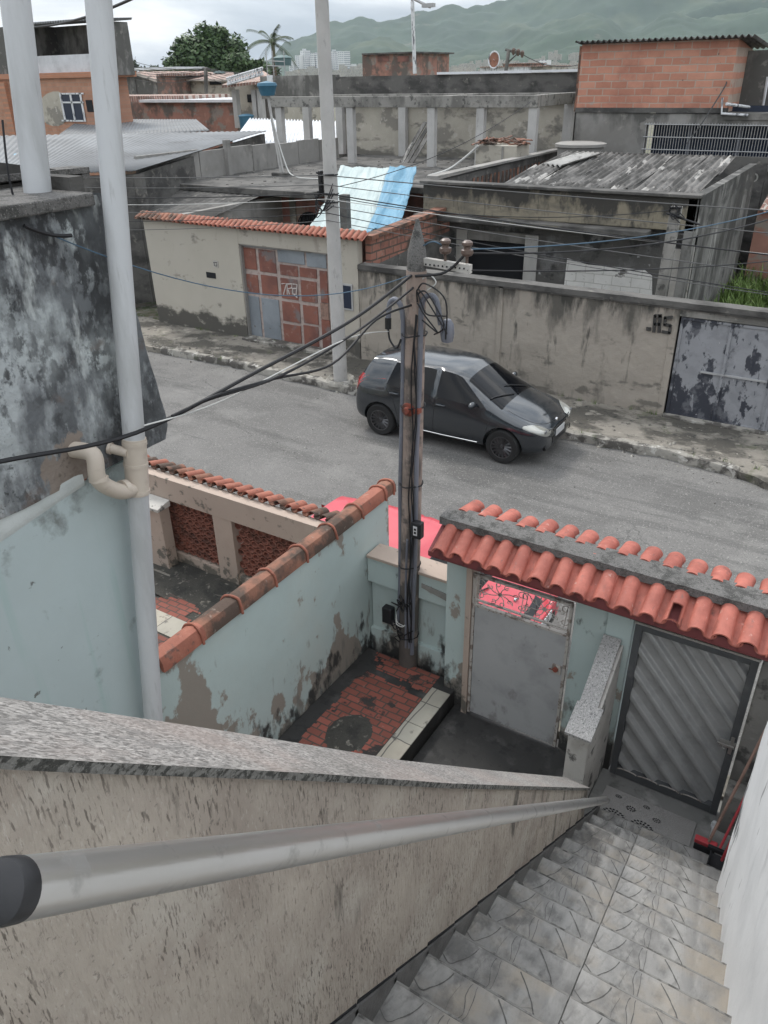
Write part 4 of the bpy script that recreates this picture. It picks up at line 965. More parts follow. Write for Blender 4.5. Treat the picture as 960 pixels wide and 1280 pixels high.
        mb_.grid(mf, 18, 10); mb_.tube([p+Vector((0, -sg*.02, .01)), p+Vector((-.01, sg*.06, .03))], .022, 8)
        mi_ = mb_.build('wing_mirror', S.get('mirmat', paint), t, smooth=True)
    # grille, intake and plate
    gr = MB(); gr.grid(lambda u, v: (lambda y, z: Vector((hitx(y, z).x+.006, y, z)))(-.33+.66*u, .33+.15*v), 14, 5); gr.build('lower_grille', 'blackplastic', t)
    gr = MB(); gr.grid(lambda u, v: (lambda y, z: Vector((hitx(y, z).x+.006, y, z)))(-.30+.60*u, .575+.05*v), 14, 3); gr.build('upper_grille', 'blackplastic', t)
    px_ = max(hitx(y, z).x for y in (-.2, 0, .2) for z in (.45, .5, .55)); MB().box(px_+.004, px_+.016, -.20, .20, .45, .575).build('number_plate', 'plate', t, bevel=.004)
    ex = hitx(0, .68); MB().lathe([(0, .014), (.034, .010), (.040, 0), (.04, -.02)], (ex.x-.003, 0, .68), 'x', 16).build('emblem', 'chrome', t, smooth=True)
    # wipers
    wp = MB()
    for (xa, ya, xb, yb) in S['wipers']:
        a = hitz(xa, ya)+Vector((0, 0, .015)); cp = [hitz(xa+(xb-xa)*k/8, ya+(yb-ya)*k/8)+Vector((0, 0, .02)) for k in range(9)]
        wp.tube([a]+cp[1:], .010, 5)
    wp.build('wipers', 'blackplastic', t)
    # wheels
    for ax in (S['front'], S['rear']):
        for sg in (-1, 1):
            cy = sg*(S['track']); w = S['tw']
            o_ = cy+sg*.0
            tb_ = MB().lathe([(r*.63, -w*.5), (r*.66, -w*.52), (r*.93, -w*.5), (r*.99, -w*.36), (r, 0), (r*.99, w*.36), (r*.93, w*.5), (r*.66, w*.52), (r*.63, w*.5), (r*.60, w*.3), (r*.60, -w*.3), (r*.63, -w*.5)], (ax, o_, r), 'y', 44)
            ty = tb_.build('wheel', 'rubber', t, smooth=True)
            q = MB(); fy = o_ + sg*w*.30
            q.lathe([(r*.60, sg*w*.2), (r*.655, sg*w*.215), (r*.64, sg*w*.12), (r*.58, -sg*w*.05), (0, -sg*w*.06)], (ax, fy, r), 'y', 40)
            q.lathe([(0, sg*.030), (.03, sg*.028), (.036, sg*.01), (.06, 0), (.062, -sg*.06)], (ax, fy, r), 'y', 20)
            for k in range(spokes):
                w0 = 2*math.pi*k/spokes
                for dw in ((-.10, .10) if spokes > 8 else (0,)):
                    a_ = Vector((ax + .05*math.cos(w0), fy+sg*.012, r + .05*math.sin(w0))); b_ = Vector((ax + r*.635*math.cos(w0+dw*1.6), fy+sg*w*.17, r + r*.635*math.sin(w0+dw*1.6)))
                    q.tube([a_, a_.lerp(b_, .5)+Vector((0, sg*.004, 0)), b_], .0075 if spokes > 8 else .022, 5)
            q.build('rim', rim_mat, ty, smooth=True)
    # dark well behind the wheels
    lw = MB()
    for ax in (S['front'], S['rear']): lw.box(ax-r-.04, ax+r+.04, -.57, .57, .25, .62)
    lw.build('wheel_well', 'dark', t)
    t.location = loc
    return t
# station: xl, xb, zb, wb, xr, zr, wr, zc, w, zu
HATCH = dict(r=.312, front=1.20, rear=-1.31, track=.735, tw=.205, side={5, 6, 8, 9, 10}, wind={1, 12},
 st=[(-1.95,-1.92,.86,.60,-1.97,.95,.55,.92,.66,.34), (-1.90,-1.87,.97,.72,-1.90,1.03,.64,1.03,.78,.24), (-1.70,-1.72,1.02,.77,-1.60,1.42,.57,1.45,.83,.20),
     (-1.45,-1.50,1.03,.785,-1.42,1.45,.58,1.475,.84,.19), (-1.15,-1.34,1.035,.79,-1.22,1.465,.585,1.49,.845,.18), (-.98,-1.18,1.035,.795,-1.06,1.47,.59,1.495,.845,.18),
     (-.70,-.78,1.02,.80,-.70,1.478,.595,1.50,.845,.18), (-.20,-.23,.995,.805,-.20,1.475,.60,1.497,.845,.18), (-.10,-.13,.99,.805,-.12,1.472,.60,1.495,.845,.18),
     (.35,.30,.97,.80,.08,1.455,.59,1.48,.845,.18), (.58,.60,.955,.795,.22,1.43,.585,1.455,.845,.18), (.75,.86,.94,.785,.30,1.395,.58,1.425,.845,.19), (.95,1.02,.925,.775,.40,1.355,.57,1.385,.845,.2),
     (1.15,1.14,.90,.77,1.10,.965,.66,.995,.845,.2), (1.40,1.36,.86,.75,1.36,.895,.62,.935,.84,.2), (1.64,1.62,.79,.71,1.62,.815,.56,.85,.81,.21), (1.84,1.80,.715,.63,1.80,.73,.47,.755,.74,.23), (1.94,1.91,.62,.48,1.91,.63,.38,.66,.60,.30)],
 seams=[[(-.15, .99), (-.16, .60), (-.17, .27)], [(.98, .90), (.90, .60), (.86, .29), (-.9, .27)], [(-1.20, 1.02), (-1.02, .80), (-.93, .55), (-.90, .27)]],
 trim=[[(-.85, .30), (0, .29), (.80, .30)]], handles=[(-.02, .86), (-1.0, .90)],
 hoodlines=[[(1.18, .60), (1.5, .60), (1.70, .50), (1.82, .30), (1.85, 0)]], lamp=(1.92, .60, .665, 0, .185, .085), lampslope=.30, tail=(.80, 1.12), mirror=(.66, .98),
 wipers=[(1.06, -.05, .86, -.62), (1.06, .50, .86, -.02)])
ax_f = onZ(628, 577, 0)
c1 = car('parked_car', 'charcoal grey hatchback with black many-spoke rims parked facing right by the far wall', (ax_f.x-1.20, ax_f.y+.74, .0), HATCH, 'carpaint', 'rimblack', 16)
UNO = dict(HATCH); UNO.update(r=.27, front=1.13, rear=-1.22, track=.62, trimmat='blackplastic', mirmat='blackplastic',
 st=[tuple([s_[0]*.92, s_[1]*.92, s_[2]*.84, s_[3]*.88, s_[4]*.90, s_[5]*.80, s_[6]*.93, s_[7]*.792, s_[8]*.88, s_[9]]) for s_ in HATCH['st']], lamp=(1.86, .50, .54, 0, .13, .06), tail=(.50, .70), mirror=(.62, .85))
car('parked_car', 'faded red small car parked close outside the near gate', (-4.12, 7.17, -.16), UNO, 'carred', 'rimsteel', 5)
# ================================================================ OLD UTILITY POLE
t = thing('utility_pole', 'weathered brown utility pole with pointed cap, grey conduits and porcelain insulators', 'utility pole', (-3.5, 5.9, .2))
pb, pt_ = onZ(510, 828, .2), onY(521, 322, 5.9)
pd = (pt_-pb); H = pd.z
def pp_(z, dx=0, dy=0): return pb + pd*((z-.2)/H) + Vector((dx, dy, 0))
b = MB(); hz = [.1, 1.0, 2.0, 3.0, 3.9, 4.55]; b.tube([pp_(z) for z in hz], [.108, .106, .102, .097, .092, .088], 16)
b.build('shaft', 'oldpole', t, smooth=True)
tp = onY(526, 274, 5.9).z
b = MB(); b.tube([pp_(4.50), pp_(4.62), pp_(4.72), pp_(4.82), pp_(tp)], [.082, .085, .075, .05, .012], 12); b.build('pointed_cap', 'ridgecap', t, smooth=True)
b = MB(); b.tube([pp_(4.36), pp_(4.41)], .087, 16); b.build('steel_band', 'alu', t, smooth=True)
for k in range(9):
    w = 2*math.pi*k/9
b = MB()
for (dx, dy, z0_, z1_, r_) in ((-.095, -.055, .75, 4.15, .021), (.085, -.06, .4, 4.2, .024), (.06, -.09, .5, 2.3, .014), (.02, -.105, .5, 1.9, .012)):
    zz = [z0_+(z1_-z0_)*k/6 for k in range(7)]
    MB().tube([pp_(z, dx+.008*math.sin(z*3+dx*30), dy) for z in zz], r_, 10).build('conduit', 'conduit', t, smooth=True)
MB().tube(curve([pp_(4.12, -.095, -.055), pp_(4.24, -.12, -.055), pp_(4.29, -.18, -.055), pp_(4.24, -.235, -.055), pp_(4.08, -.25, -.055)], 6), .024, 10).build('conduit_bend', 'conduit', t, smooth=True)
MB().tube(curve([pp_(4.15, .085, -.06), pp_(4.30, .10, -.06), pp_(4.36, .15, -.05), pp_(4.33, .22, -.04), pp_(4.12, .27, -.03)], 6), .024, 10).build('conduit_bend', 'conduit', t, smooth=True)
b = MB().tube([pp_(4.12, -.25, -.055), pp_(4.02, -.25, -.055)], .03, 10); b.build('conduit_mouth', 'blackplastic', t, smooth=True)
MB().tube(curve([pp_(4.03, -.25, -.055), pp_(3.92, -.23, -.055), pp_(3.86, -.15, -.07), pp_(3.95, -.10, -.08)], 6), .009, 6).build('cable_loop', 'black', t, smooth=True)
bk = onY(700, 345, 5.9)
# steel cross arm with two insulators and a grey junction shield
arm0 = pp_(4.66, .05, -.02); 
MB().prism([arm0+Vector((0, 0, 0)), arm0+Vector((.46, 0, -.02)), arm0+Vector((.46, 0, -.09)), arm0+Vector((0, 0, -.06))], (0, .05, 0)).build('cross_arm', 'oldwhite', t)
for k in range(10): MB().lathe([(0, 0), (.008, 0), (.008, .004), (0, .004)], arm0 + Vector((.05+.04*k, -.004, -.05)), 'y', 8).build('bolt_hole', 'dark', t)
for dx in (.22, .42):
    c = arm0+Vector((dx, .025, -.01))
    b = MB().lathe([(.0, 0), (.012, 0), (.012, .05), (.04, .06), (.052, .08), (.05, .105), (.03, .115), (.03, .13), (.045, .145), (.044, .165), (.025, .18), (0, .183)], c, 'z', 18)
    b.build('insulator', 'ceramic', t, smooth=True)
MB().lathe([(0, -.14), (.05, -.12), (.062, -.05), (.055, .03), (.03, .07), (0, .08)], pp_(4.10, .33, -.02), 'z', 14).build('lamp_housing', 'conduit', t, smooth=True)
for z_ in (4.0, 3.32, 2.5, 1.55, .62):
    b = MB(); b.tube([pp_(z_)+Vector((.115*math.cos(w*math.pi/8), .115*math.sin(w*math.pi/8)-.012, .01*math.sin(w))) for w in range(17)], .007, 5); b.build('tie_wire', 'black', t, smooth=True)
c = pp_(3.30, -.005, -.09); MB().lathe([(0, -.05), (.03, -.05), (.034, -.02), (.062, -.015), (.068, .0), (.062, .02), (0, .02)], c, 'y', 20).build('red_reel', 'rust', t, smooth=True)
MB().box(c.x+.07, c.x+.12, c.y-.02, c.y+.04, c.z-.02, c.z+.03).build('clamp', 'rust', t)
mc = onY(519, 664, pp_(2.0).y-.14)
mb_ = MB().box(mc.x-.055, mc.x+.06, mc.y, mc.y+.08, mc.z-.09, mc.z+.09).build('meter_box', 'blackplastic', t, bevel=.012)
b = MB().box(mc.x-.022, mc.x+.022, mc.y-.004, mc.y-.001, mc.z-.05, mc.z+.055).build('label', 'flag', mb_)
MB().box(mc.x-.012, mc.x+.012, mc.y-.007, mc.y-.0045, mc.z+.008, mc.z+.032).box(mc.x-.012, mc.x+.012, mc.y-.007, mc.y-.0045, mc.z-.03, mc.z-.006).build('label_windows', 'black', mb_)
# tangle of small cables on the pole
rr = random.Random(5)
b = MB()
for k in range(5):
    z_ = rr.uniform(4.25, 4.5); a0 = pp_(z_, .06, -.08); 
    b.tube(curve([a0, a0+Vector((rr.uniform(.02, .12), -.04, rr.uniform(-.12, .12))), a0+Vector((rr.uniform(.08, .3), -.03, rr.uniform(-.25, .02))), a0+Vector((rr.uniform(.05, .3), 0, rr.uniform(-.4, -.1)))], 6), .007, 5)
for k in range(10):
    z_ = rr.uniform(.55, 1.3); a0 = pp_(z_, rr.uniform(-.09, .1), -.10)
    b.tube(curve([a0, a0+Vector((rr.uniform(-.1, .1), -.05, rr.uniform(-.06, .12))), a0+Vector((rr.uniform(-.15, .15), -.02, rr.uniform(-.12, .1))), a0+Vector((rr.uniform(-.04, .04), .02, -.15))], 6), .006, 5)
for k in range(3):
    dx = rr.uniform(-.03, .1); b.tube([pp_(.6+(4.2-.6)*q/14, dx+.02*math.sin(q*1.3+k), -.105-.02*rr.random()) for q in range(15)], .0065, 5)
b.build('cable_tangle', 'black', t, smooth=True)
b = MB(); a0 = pp_(.86, -.10, -.10); b.tube(curve([a0, a0+Vector((.02, -.03, -.06)), a0+Vector((.09, -.03, -.07)), a0+Vector((.12, -.02, -.04))], 6), .006, 5); b.tube(curve([a0+Vector((.0, 0, .05)), a0+Vector((.03, -.03, -.03)), a0+Vector((.11, -.03, -.05))], 6), .005, 5)
a0 = pp_(4.5, .1, -.07); b.tube(curve([a0, a0+Vector((.07, 0, .04)), a0+Vector((.13, 0, -.02)), a0+Vector((.05, 0, -.09))], 6), .006, 5)
b.build('white_wire_ends', 'wirewhite', t, smooth=True)
MB().box(-3.72, -3.60, 5.75, 5.84, .75, .95).build('open_junction_box', 'blackplastic', t, bevel=.01)
# ================================================================ CABLES NEAR
K = pp_(4.52, .0, -.09)
def toward(px, py, X_): return onX(px, py, X_)
cable('service_cable', curve([K, onX(440, 400, -3.45), onX(320, 465, -3.55), onX(170, 541, -3.70), onX(0, 577, -3.80), onX(-120, 605, -3.85)], 8), .0135, 'black', 'thick black service cable passing in front of the grey downpipe')
cable('service_cable', curve([K+Vector((.02, 0, -.1)), onX(445, 415, -3.42), onX(350, 470, -3.5), onX(262, 499, -3.60), onX(215, 520, -3.65)], 8), .010, 'black', 'black cable running just below the thick service cable to the pole')
cable('service_cable', curve([K+Vector((.0, -.0, -.25)), onX(470, 400, -3.42), onX(415, 455, -3.48), onX(340, 474, -3.52), onX(266, 496, -3.59), onX(225, 516, -3.64)], 8), .010, 'black', 'sagging black cable hanging lowest left of the pole')
cable('drop_wire', curve([pp_(4.0, -.24, -.07), onX(430, 425, -3.43), onX(280, 500, -3.6), onX(180, 532, -3.66)], 8), .005, 'wirewhite', 'thin white wire hanging from the conduit bend toward the house')
cable('drop_wire', catenary(onX(60, 292, -3.95), K+Vector((-.02, 0, .0)), .25), .004, 'wireblue', 'thin blue grey wire from the moldy wall to the pole')
cable('drop_wire', catenary(onX(30, 282, -3.95), onX(60, 292, -3.95)+Vector((.01, .14, -.03)), .02), .012, 'black', 'short black hose end hanging on the moldy wall')
IA = arm0+Vector((.22, .025, .1)); IB = arm0+Vector((.42, .025, .1))
def rightw(px, py, dist): return CAM + ray(px, py)*dist
cable('power_line', catenary(IB, rightw(1000, 253, 9.5), .12), .006, 'wireblue', 'upper twisted blue black line running right from the insulators')
cable('power_line', catenary(IB+Vector((0, 0, -.03)), rightw(1000, 262, 9.5), .15), .008, 'black', 'lower black line running right from the insulators')
cable('power_line', catenary(arm0+Vector((.44, 0, -.06)), rightw(1000, 322, 9.5), .06), .006, 'black', 'thin straight black line running right below the twin lines')
cable('power_line', curve([K+Vector((.04, 0, 0)), arm0+Vector((.25, -.03, -.09)), IB+Vector((0, -.02, -.03))], 6), .012, 'black', 'short black jumper from the pole cap to the second insulator')
cable('power_line', curve([pp_(4.75, .05, 0), arm0+Vector((.12, 0, .14)), IA], 6), .006, 'wireblue', 'short blue jumper between the cap and the first insulator')
cable('telephone_wire', catenary(onY(26, 34, 30), onY(190, -14, 22), .3), .05, 'black', 'dark wire crossing the sky behind the downpipe at upper left')
# ================================================================ BROOMS, DOORMAT, TAP
def stickthing(a, b_, r, name, label, cat): 
    t = thing(name, label, cat, a); MB().tube([a, b_], r, 10).build('handle', 'broomwood' if cat != 'mop' else 'broomred', t, smooth=True); return t
a = onY(886, 1052, 5.1); hb = onY(966, 895, 5.62)
t = stickthing(a, hb, .013, 'broom', 'red headed broom with brown wooden handle leaning on the white side wall', 'broom')
dr = (hb-a).normalized(); 
hd = MB().box(a.x-.11, a.x+.07, a.y-.03, a.y+.03, a.z-.045, a.z+.0).build('broom_head', 'broomred', t, bevel=.008)
MB().box(a.x-.105, a.x+.065, a.y-.035, a.y+.035, a.z-.12, a.z-.045).build('bristles', 'bristle', t, bevel=.01)
a2 = onY(900, 1060, 5.05); hb2 = onY(968, 920, 5.6)
t = stickthing(a2, hb2, .011, 'mop', 'thin red handled squeegee leaning behind the broom', 'mop')
MB().box(a2.x-.09, a2.x+.14, a2.y-.015, a2.y+.015, a2.z-.06, a2.z-.02).build('rubber_blade', 'bristle', t)
t = thing('dustpan', 'black dustpan standing in the corner behind the broom', 'dustpan', (.1, 5.0, 0)); 
c = onY(898, 1090, 4.9)
MB().prism([(c.x-.10, c.y-.02, c.z-.06), (c.x+.1, c.y-.02, c.z-.06), (c.x+.1, c.y+.12, c.z+.03), (c.x-.10, c.y+.12, c.z+.03)], (0, 0, .02)).box(c.x-.10, c.x-.09, c.y-.02, c.y+.12, c.z-.05, c.z+.07).build('pan', 'bristle', t); MB().tube([(c.x, c.y+.1, c.z+.02), (c.x+.05, c.y+.16, c.z+.5)], .012, 8).build('handle', 'broomred', t)
t = thing('garden_tap', 'small white plastic tap standing by the foot of the slatted gate', 'tap', onZ(888, 1040, .05))
p = onY(890, 1040, 5.35); MB().tube([(p.x, p.y, 0), (p.x, p.y, p.z+.09)], .012, 10).lathe([(0, .0), (.024, .0), (.026, .02), (.018, .03), (.026, .045), (.018, .07), (0, .075)], (p.x, p.y, p.z+.06), 'z', 12).build('pipe', 'pvc', t, smooth=True)
MB().tube([(p.x, p.y, p.z+.10), (p.x, p.y-.05, p.z+.09), (p.x, p.y-.06, p.z+.06)], .009, 8).build('spout', 'pvc', t, smooth=True)
t = thing('doormat', 'grey doormat with black flower print at the foot of the stairs', 'doormat', (-.6, 5.3, 0))
MB().box(-1.02, -.18, 5.06, 5.50, .001, .014).build('mat', 'matgrey', t, bevel=.004)
rr = random.Random(3)
for cx, cy, n_, s_ in ((-.86, 5.19, 40, .085), (-.60, 5.19, 40, .085), (-.97, 5.33, 8, .045), (-.74, 5.34, 12, .06), (-.5, 5.33, 9, .05), (-.88, 5.42, 7, .04), (-.62, 5.43, 8, .04)):
    b = MB()
    for ri, (ra, rb, cnt) in enumerate(((0, .28, 5), (.34, .66, 11), (.72, 1.0, 17))):
        if n_ < 15 and ri == 2: continue
        for k in range(cnt):
            w = 2*math.pi*(k+.3*ri)/cnt + rr.uniform(-.05, .05); hw = .40*2*math.pi/cnt
            q = [(ra+.02, w-hw*.5), ((ra+rb)/2, w-hw), (rb, w-hw*.3), (rb, w+hw*.3), ((ra+rb)/2, w+hw), (ra+.02, w+hw*.5)]
            b.add([(cx+s_*1.25*r_*math.cos(a_), cy+s_*.8*r_*math.sin(a_), .0165) for r_, a_ in q], [tuple(range(6))])
    b.build('flower_motif', 'matblack', t)
# ================================================================ FAR SIDE: STREET WALLS
WY = 14.85
# garage wall with gate
t = thing('garage_wall', 'cream rendered garage wall with clay tile coping across the street', 'wall', (-13.5, WY, 0))
gl, gr_ = -13.55, -10.86
b = MB(); b.box(-16.8, gl, WY, WY+.2, -.05, 2.86).box(gr_, -10.03, WY, WY+.2, -.05, 2.86).box(gl, gr_, WY, WY+.2, 2.48, 2.86)
b.build('wall', 'cream', t, bevel=.01)
b = MB(); b.box(-16.8, -16.6, WY+.2, 26, -.05, 2.8); b.build('side_wall', 'greywall', t)
MB().box(gl-.0, gl+.03, WY+.03, WY+.25, .1, 2.48).box(gl, gr_, WY+.03, WY+.25, 2.45, 2.479).build('reveal', 'greywall', t)
b = MB(); b2 = MB(); x = -16.95; i = 0
while x < -9.95:
    tg = b2 if i < 9 or random.random() < .08 else b
    barrel(tg, x+.08, WY-.17, 2.87+.01*noise.noise(Vector((i, 0, 0))), WY+.12, 3.0, .062, .054, tilt=.006*noise.noise(Vector((i, 4, 0))), seed=i, n=8)
    barrel(tg, x+.155, WY-.14, 2.90, WY+.12, 3.02, .05, .05, up=False, n=6); x += .155; i += 1
b.build('coping_tiles', 'terra', t, smooth=True, sharp=50); b2.build('coping_tiles', 'terradark', t, smooth=True, sharp=50)
MB().prism([(-16.95, WY-.12, 2.86), (-16.95, WY+.2, 2.86), (-16.95, WY+.2, 3.02), (-16.95, WY+.1, 3.02)], (7.0, 0, 0)).build('coping_bed', 'terradark', t)
def platebox(px, py, w, h, name, m_, dd=.012):
    p = onY(px, py, WY); return MB().box(p.x-w/2, p.x+w/2, WY-dd, WY-.001, p.z-h/2, p.z+h/2).build(name, m_, t)
pl = platebox(270, 330, .17, .17, 'number_plate', 'oldwhite'); 
p = onY(270, 330, WY); b = MB(); b.box(p.x-.06, p.x+.06, WY-.015, WY-.0125, p.z+.03, p.z+.045).box(p.x-.05, p.x-.035, WY-.015, WY-.0125, p.z-.05, p.z+.02).box(p.x+.03, p.x+.045, WY-.015, WY-.0125, p.z-.05, p.z+.02).box(p.x-.03, p.x+.025, WY-.015, WY-.0125, p.z-.055, p.z-.04); b.build('digits', 'black', pl)
platebox(264, 344, .32, .14, 'letter_slot', 'dark')
mp_ = onY(434, 371, WY); b = MB().box(mp_.x-.16, mp_.x+.17, WY-.03, WY-.001, mp_.z-.3, mp_.z+.3); mbx = b.build('meter_cabinet', 'greysteel', t, bevel=.005)
MB().box(mp_.x-.12, mp_.x+.13, WY-.034, WY-.031, mp_.z-.26, mp_.z+.26).build('meter_glass', 'darkblue', mbx)
# garage gate: patchwork of primer and bare steel panels
t = thing('garage_gate', 'patchwork garage gate of red primer and grey steel panels with white graffiti', 'gate', ((gl+gr_)/2, WY, .1))
GG = WY+.14
MB().box(gl+.03, gr_, GG+.01, GG+.04, .12, 2.45).build('gate_leaf', 'weldgrey', t)
def U(px, py): q = onY(px, py, GG); return q.x, q.z
z2 = lambda X_, Y_: (280+X_*180/960., 280+Y_*220/1173.)   # crop coordinates to photo pixels
pan = [('r', 118,160,215,300), ('r', 235,175,345,322), ('r', 130,335,230,455), ('r', 252,345,358,475), ('g', 140,480,245,745), ('g', 262,500,375,770), ('g', 358,140,535,262), ('g', 550,165,682,290),
       ('r', 375,275,492,345), ('r', 506,295,618,358), ('r', 382,365,492,500), ('r', 515,380,620,520), ('r', 392,522,508,652), ('r', 530,545,628,665), ('r', 400,672,515,790), ('r', 535,680,632,820), ('r', 642,312,692,525), ('r', 655,640,712,830), ('g', 105,108,345,158)]
for c_, a, b_, c, d in pan:
    xa, za = U(*z2((a+a)/2, (b_+d)/2)); xb, zb = U(*z2(c, (b_+d)/2)); _, zt_ = U(*z2((a+c)/2, b_)); _, zl = U(*z2((a+c)/2, d))
    MB().box(xa, xb, GG-.012, GG+.009, max(zl, .15), min(zt_, 2.44)).build('panel', 'gatepanelred' if c_ == 'r' else 'gatepanelgrey', t, bevel=.012)
b = MB()
strokes = [[(388,398),(420,395),(400,470)], [(425,400),(455,398),(455,425),(428,432),(425,400),(425,468)], [(462,400),(490,402),(485,468),(462,465),(460,430),(488,428)], [(432,438),(440,468)], [(470,470),(492,490)]]
for s_ in strokes:
    b.tube([Vector((U(*z2(x, y))[0], GG-.016, U(*z2(x, y))[1])) for x, y in s_], .017, 5)
b.build('graffiti_letters', 'graffiti', t, smooth=True)
b = MB(); x0_, z0_ = U(*z2(645, 525)); x1_, z1_ = U(*z2(702, 640)); b.box(x0_, x1_, GG-.02, GG-.013, z1_, z0_); b.build('chipboard_patch', 'broomwood', t)
b = MB(); b.box(gl, gr_, WY-.25, WY+.1, .1, .2); b.build('threshold', 'kerb', t, bevel=.02)
# lot wall
t = thing('lot_wall', 'long stained plaster wall behind the charcoal car with sprayed letters', 'wall', (-6.5, WY, 0))
b = MB(); xa, xb, xc = -10.0, -2.93, 2.2
b.grid(lambda u, v: (xa+(xb-xa)*u, WY-.02+.02*fbm(u*9, v*3), -.05+2.29*v), 90, 30)
b.box(xa, xb, WY+.015, WY+.2, -.05, 2.24).box(xc, 9, WY, WY+.2, -.05, 2.24)
b.build('wall', 'lotwall', t, smooth=True, sharp=50)
b = MB(); b.grid(lambda u, v: (xa+(9-xa)*u, WY-.07+.012*fbm(u*60, 0), 2.235+(.10)*v+.008*fbm(u*40, v)), 200, 1)
b.grid(lambda u, v: (xa+(9-xa)*u, WY-.07+.32*v+(.012*fbm(u*60, 0) if v < .5 else 0), 2.335+.008*fbm(u*40, 1)+.004*fbm(u*80, v)), 200, 3).box(xa, 9, WY-.05, WY+.24, 2.2, 2.238)
b.build('coping', 'darkconcrete', t, smooth=True, sharp=50)
p = onY(625, 400, WY); b = MB().box(p.x-.055, p.x+.055, WY-.05, WY, 0, 2.3)
b.build('pilaster', 'lotwall', t, bevel=.01); MB().box(xb-.13, xb, WY-.035, WY+.21, 0, 2.22).build('pilaster', 'lotwall', t, bevel=.01)
MB().box(-2.93, 2.2, WY, WY+.2, 2.07, 2.235).build('gate_lintel', 'concrete', t)
b = MB(); sy = WY-.062
def V4(px, py): q = onY(px, py, WY-.04); return Vector((q.x, sy, q.z))
z4 = lambda X_, Y_: (740+X_*.2292, 360+Y_*.2292)
for s_, w_ in (([(300,222),(318,224)], 10), ([(338,238),(345,150)], 9), ([(345,152),(376,152)], 9), ([(372,150),(366,240)], 9), ([(342,196),(370,198)], 8), ([(438,160),(398,162)], 8), ([(400,160),(396,200)], 8), ([(396,200),(428,204)], 8), ([(428,204),(424,244)], 8), ([(424,244),(384,238)], 8)):
    A_, B_ = V4(*z4(*s_[0])), V4(*z4(*s_[1])); dd = (B_-A_).normalized(); nn = Vector((-dd.z, 0, dd.x))*w_*.0032
    A_ -= dd*.012; B_ += dd*.012
    b.prism([A_-nn, B_-nn, B_+nn, A_+nn], (0, .05, 0))
b.build('sprayed_letters', 'spray', t)
# peeling double gate
t = thing('peeling_gate', 'grey and black peeling sheet metal double gate at the right', 'gate', (-1.5, WY, .1))
zt_ = 2.05
for xa_, xb_, nm in ((-2.90, -1.16, 0), (-1.10, .62, 1)):
    lf = MB().box(xa_, xb_, WY+.05, WY+.075, .14, zt_).build('gate_leaf', 'peelgate', t)
    b = MB()
    for x in (xa_, xa_+.86*(1 if True else 1), xb_-.05): b.box(x, x+.05, WY+.02, WY+.049, .14, zt_)
    b.box(xa_, xb_, WY+.022, WY+.049, zt_-.045, zt_-.0).box(xa_, xb_, WY+.022, WY+.049, .14, .19)
    b.build('leaf_frame', 'peelgate', lf)
    MB().box(xa_+.5, xb_-.02, WY+.01, WY+.05, 1.07, 1.10).build('cross_bar', 'greysteel', lf)
MB().box(-1.24, -1.06, WY-.0, WY+.045, .98, 1.16).build('bolt_plate', 'darkgate', t)
MB().box(-1.158, -1.102, WY+.0, WY+.06, .14, zt_+.02).build('centre_post', 'peelgate', t)
MB().box(-2.93, 2.2, WY-.12, WY+.1, .1, .17).build('threshold', 'kerb', t, bevel=.02)
# ================================================================ WHITE STREET POLE
t = thing('concrete_street_pole', 'tall pale round concrete street pole standing on the far sidewalk', 'street pole', (-9.65, 13.4, 0))
q0, q1 = onY(426, 478, 13.35), onY(399, -60, 13.35); dq = q1-q0
b = MB().tube([q0-Vector((0, 0, .2)), q0+dq*.5, q1+dq*.15], [.155, .135, .115], 28); b.build('shaft', 'whitepole', t, smooth=True)
b = MB().lathe([(.16, 0), (.24, .02), (.3, .06), (.34, .0), (.36, -.05)], q0+Vector((0, 0, .06)), 'z', 14); b.build('footing', 'kerb', t)
for z_ in (4.35, 4.0, 3.85):
    c = q0 + dq*((z_-q0.z)/dq.z); b = MB().tube([c+Vector((.145*math.cos(w*math.pi/8), .145*math.sin(w*math.pi/8), 0)) for w in range(17)], .012, 6); b.tube([c+Vector((-.02, -.15, 0)), c+Vector((.2, -.17, .02))], .018, 6).tube([c+Vector((-.14, -.05, 0)), c+Vector((-.28, -.08, .03))], .02, 6); b.build('strap', 'black', t, smooth=True)
c = q0 + dq*((4.0-q0.z)/dq.z); MB().box(c.x-.24, c.x-.16, c.y-.1, c.y+.0, c.z-.02, c.z+.42).build('splice_box', 'blackplastic', t, bevel=.02)
b = MB(); 
for k in range(5): b.tube(curve([c+Vector((-.15, -.1, .1*k-.1)), c+Vector((-.3, -.15, .0-.1*k)), c+Vector((-.1, -.18, -.3)), c+Vector((.12, -.1, .1*k-.2))], 6), .009, 5)
b.build('loose_cables', 'black', t, smooth=True)
# wires along the street
wires = [(0, 4.35, 0, 'wiregrey', .010, 'topmost grey line'), (1, 4.18, .05, 'wiregrey', .008, 'second grey line'), (2, 4.02, -.02, 'black', .011, 'thick black line'), (3, 3.92, .03, 'wirewhite', .007, 'pale line'), (4, 3.80, .02, 'wiregrey', .008, 'sagging grey line'), (5, 3.66, 0, 'black', .008, 'thin black line'), (6, 3.52, .0, 'wiregrey', .007, 'lowest grey line')]
for k, z_, dy, m_, r_, lb in wires:
    c = q0 + dq*((z_-q0.z)/dq.z)
    pts = catenary((-42, 13.1+dy, z_+.25+.1*k*.3), (c.x, c.y-.16, z_), .55+.1*k, 30)[:-1] + catenary((c.x, c.y-.16, z_), (26, 13.9+dy, z_+.9-.12*k), .55+.12*(k % 3)+.05*k, 40)
    cable('street_line', pts, r_, m_, f'{lb} strung along the far side of the street past the pale pole', 'overhead line', 'overhead lines along the street')
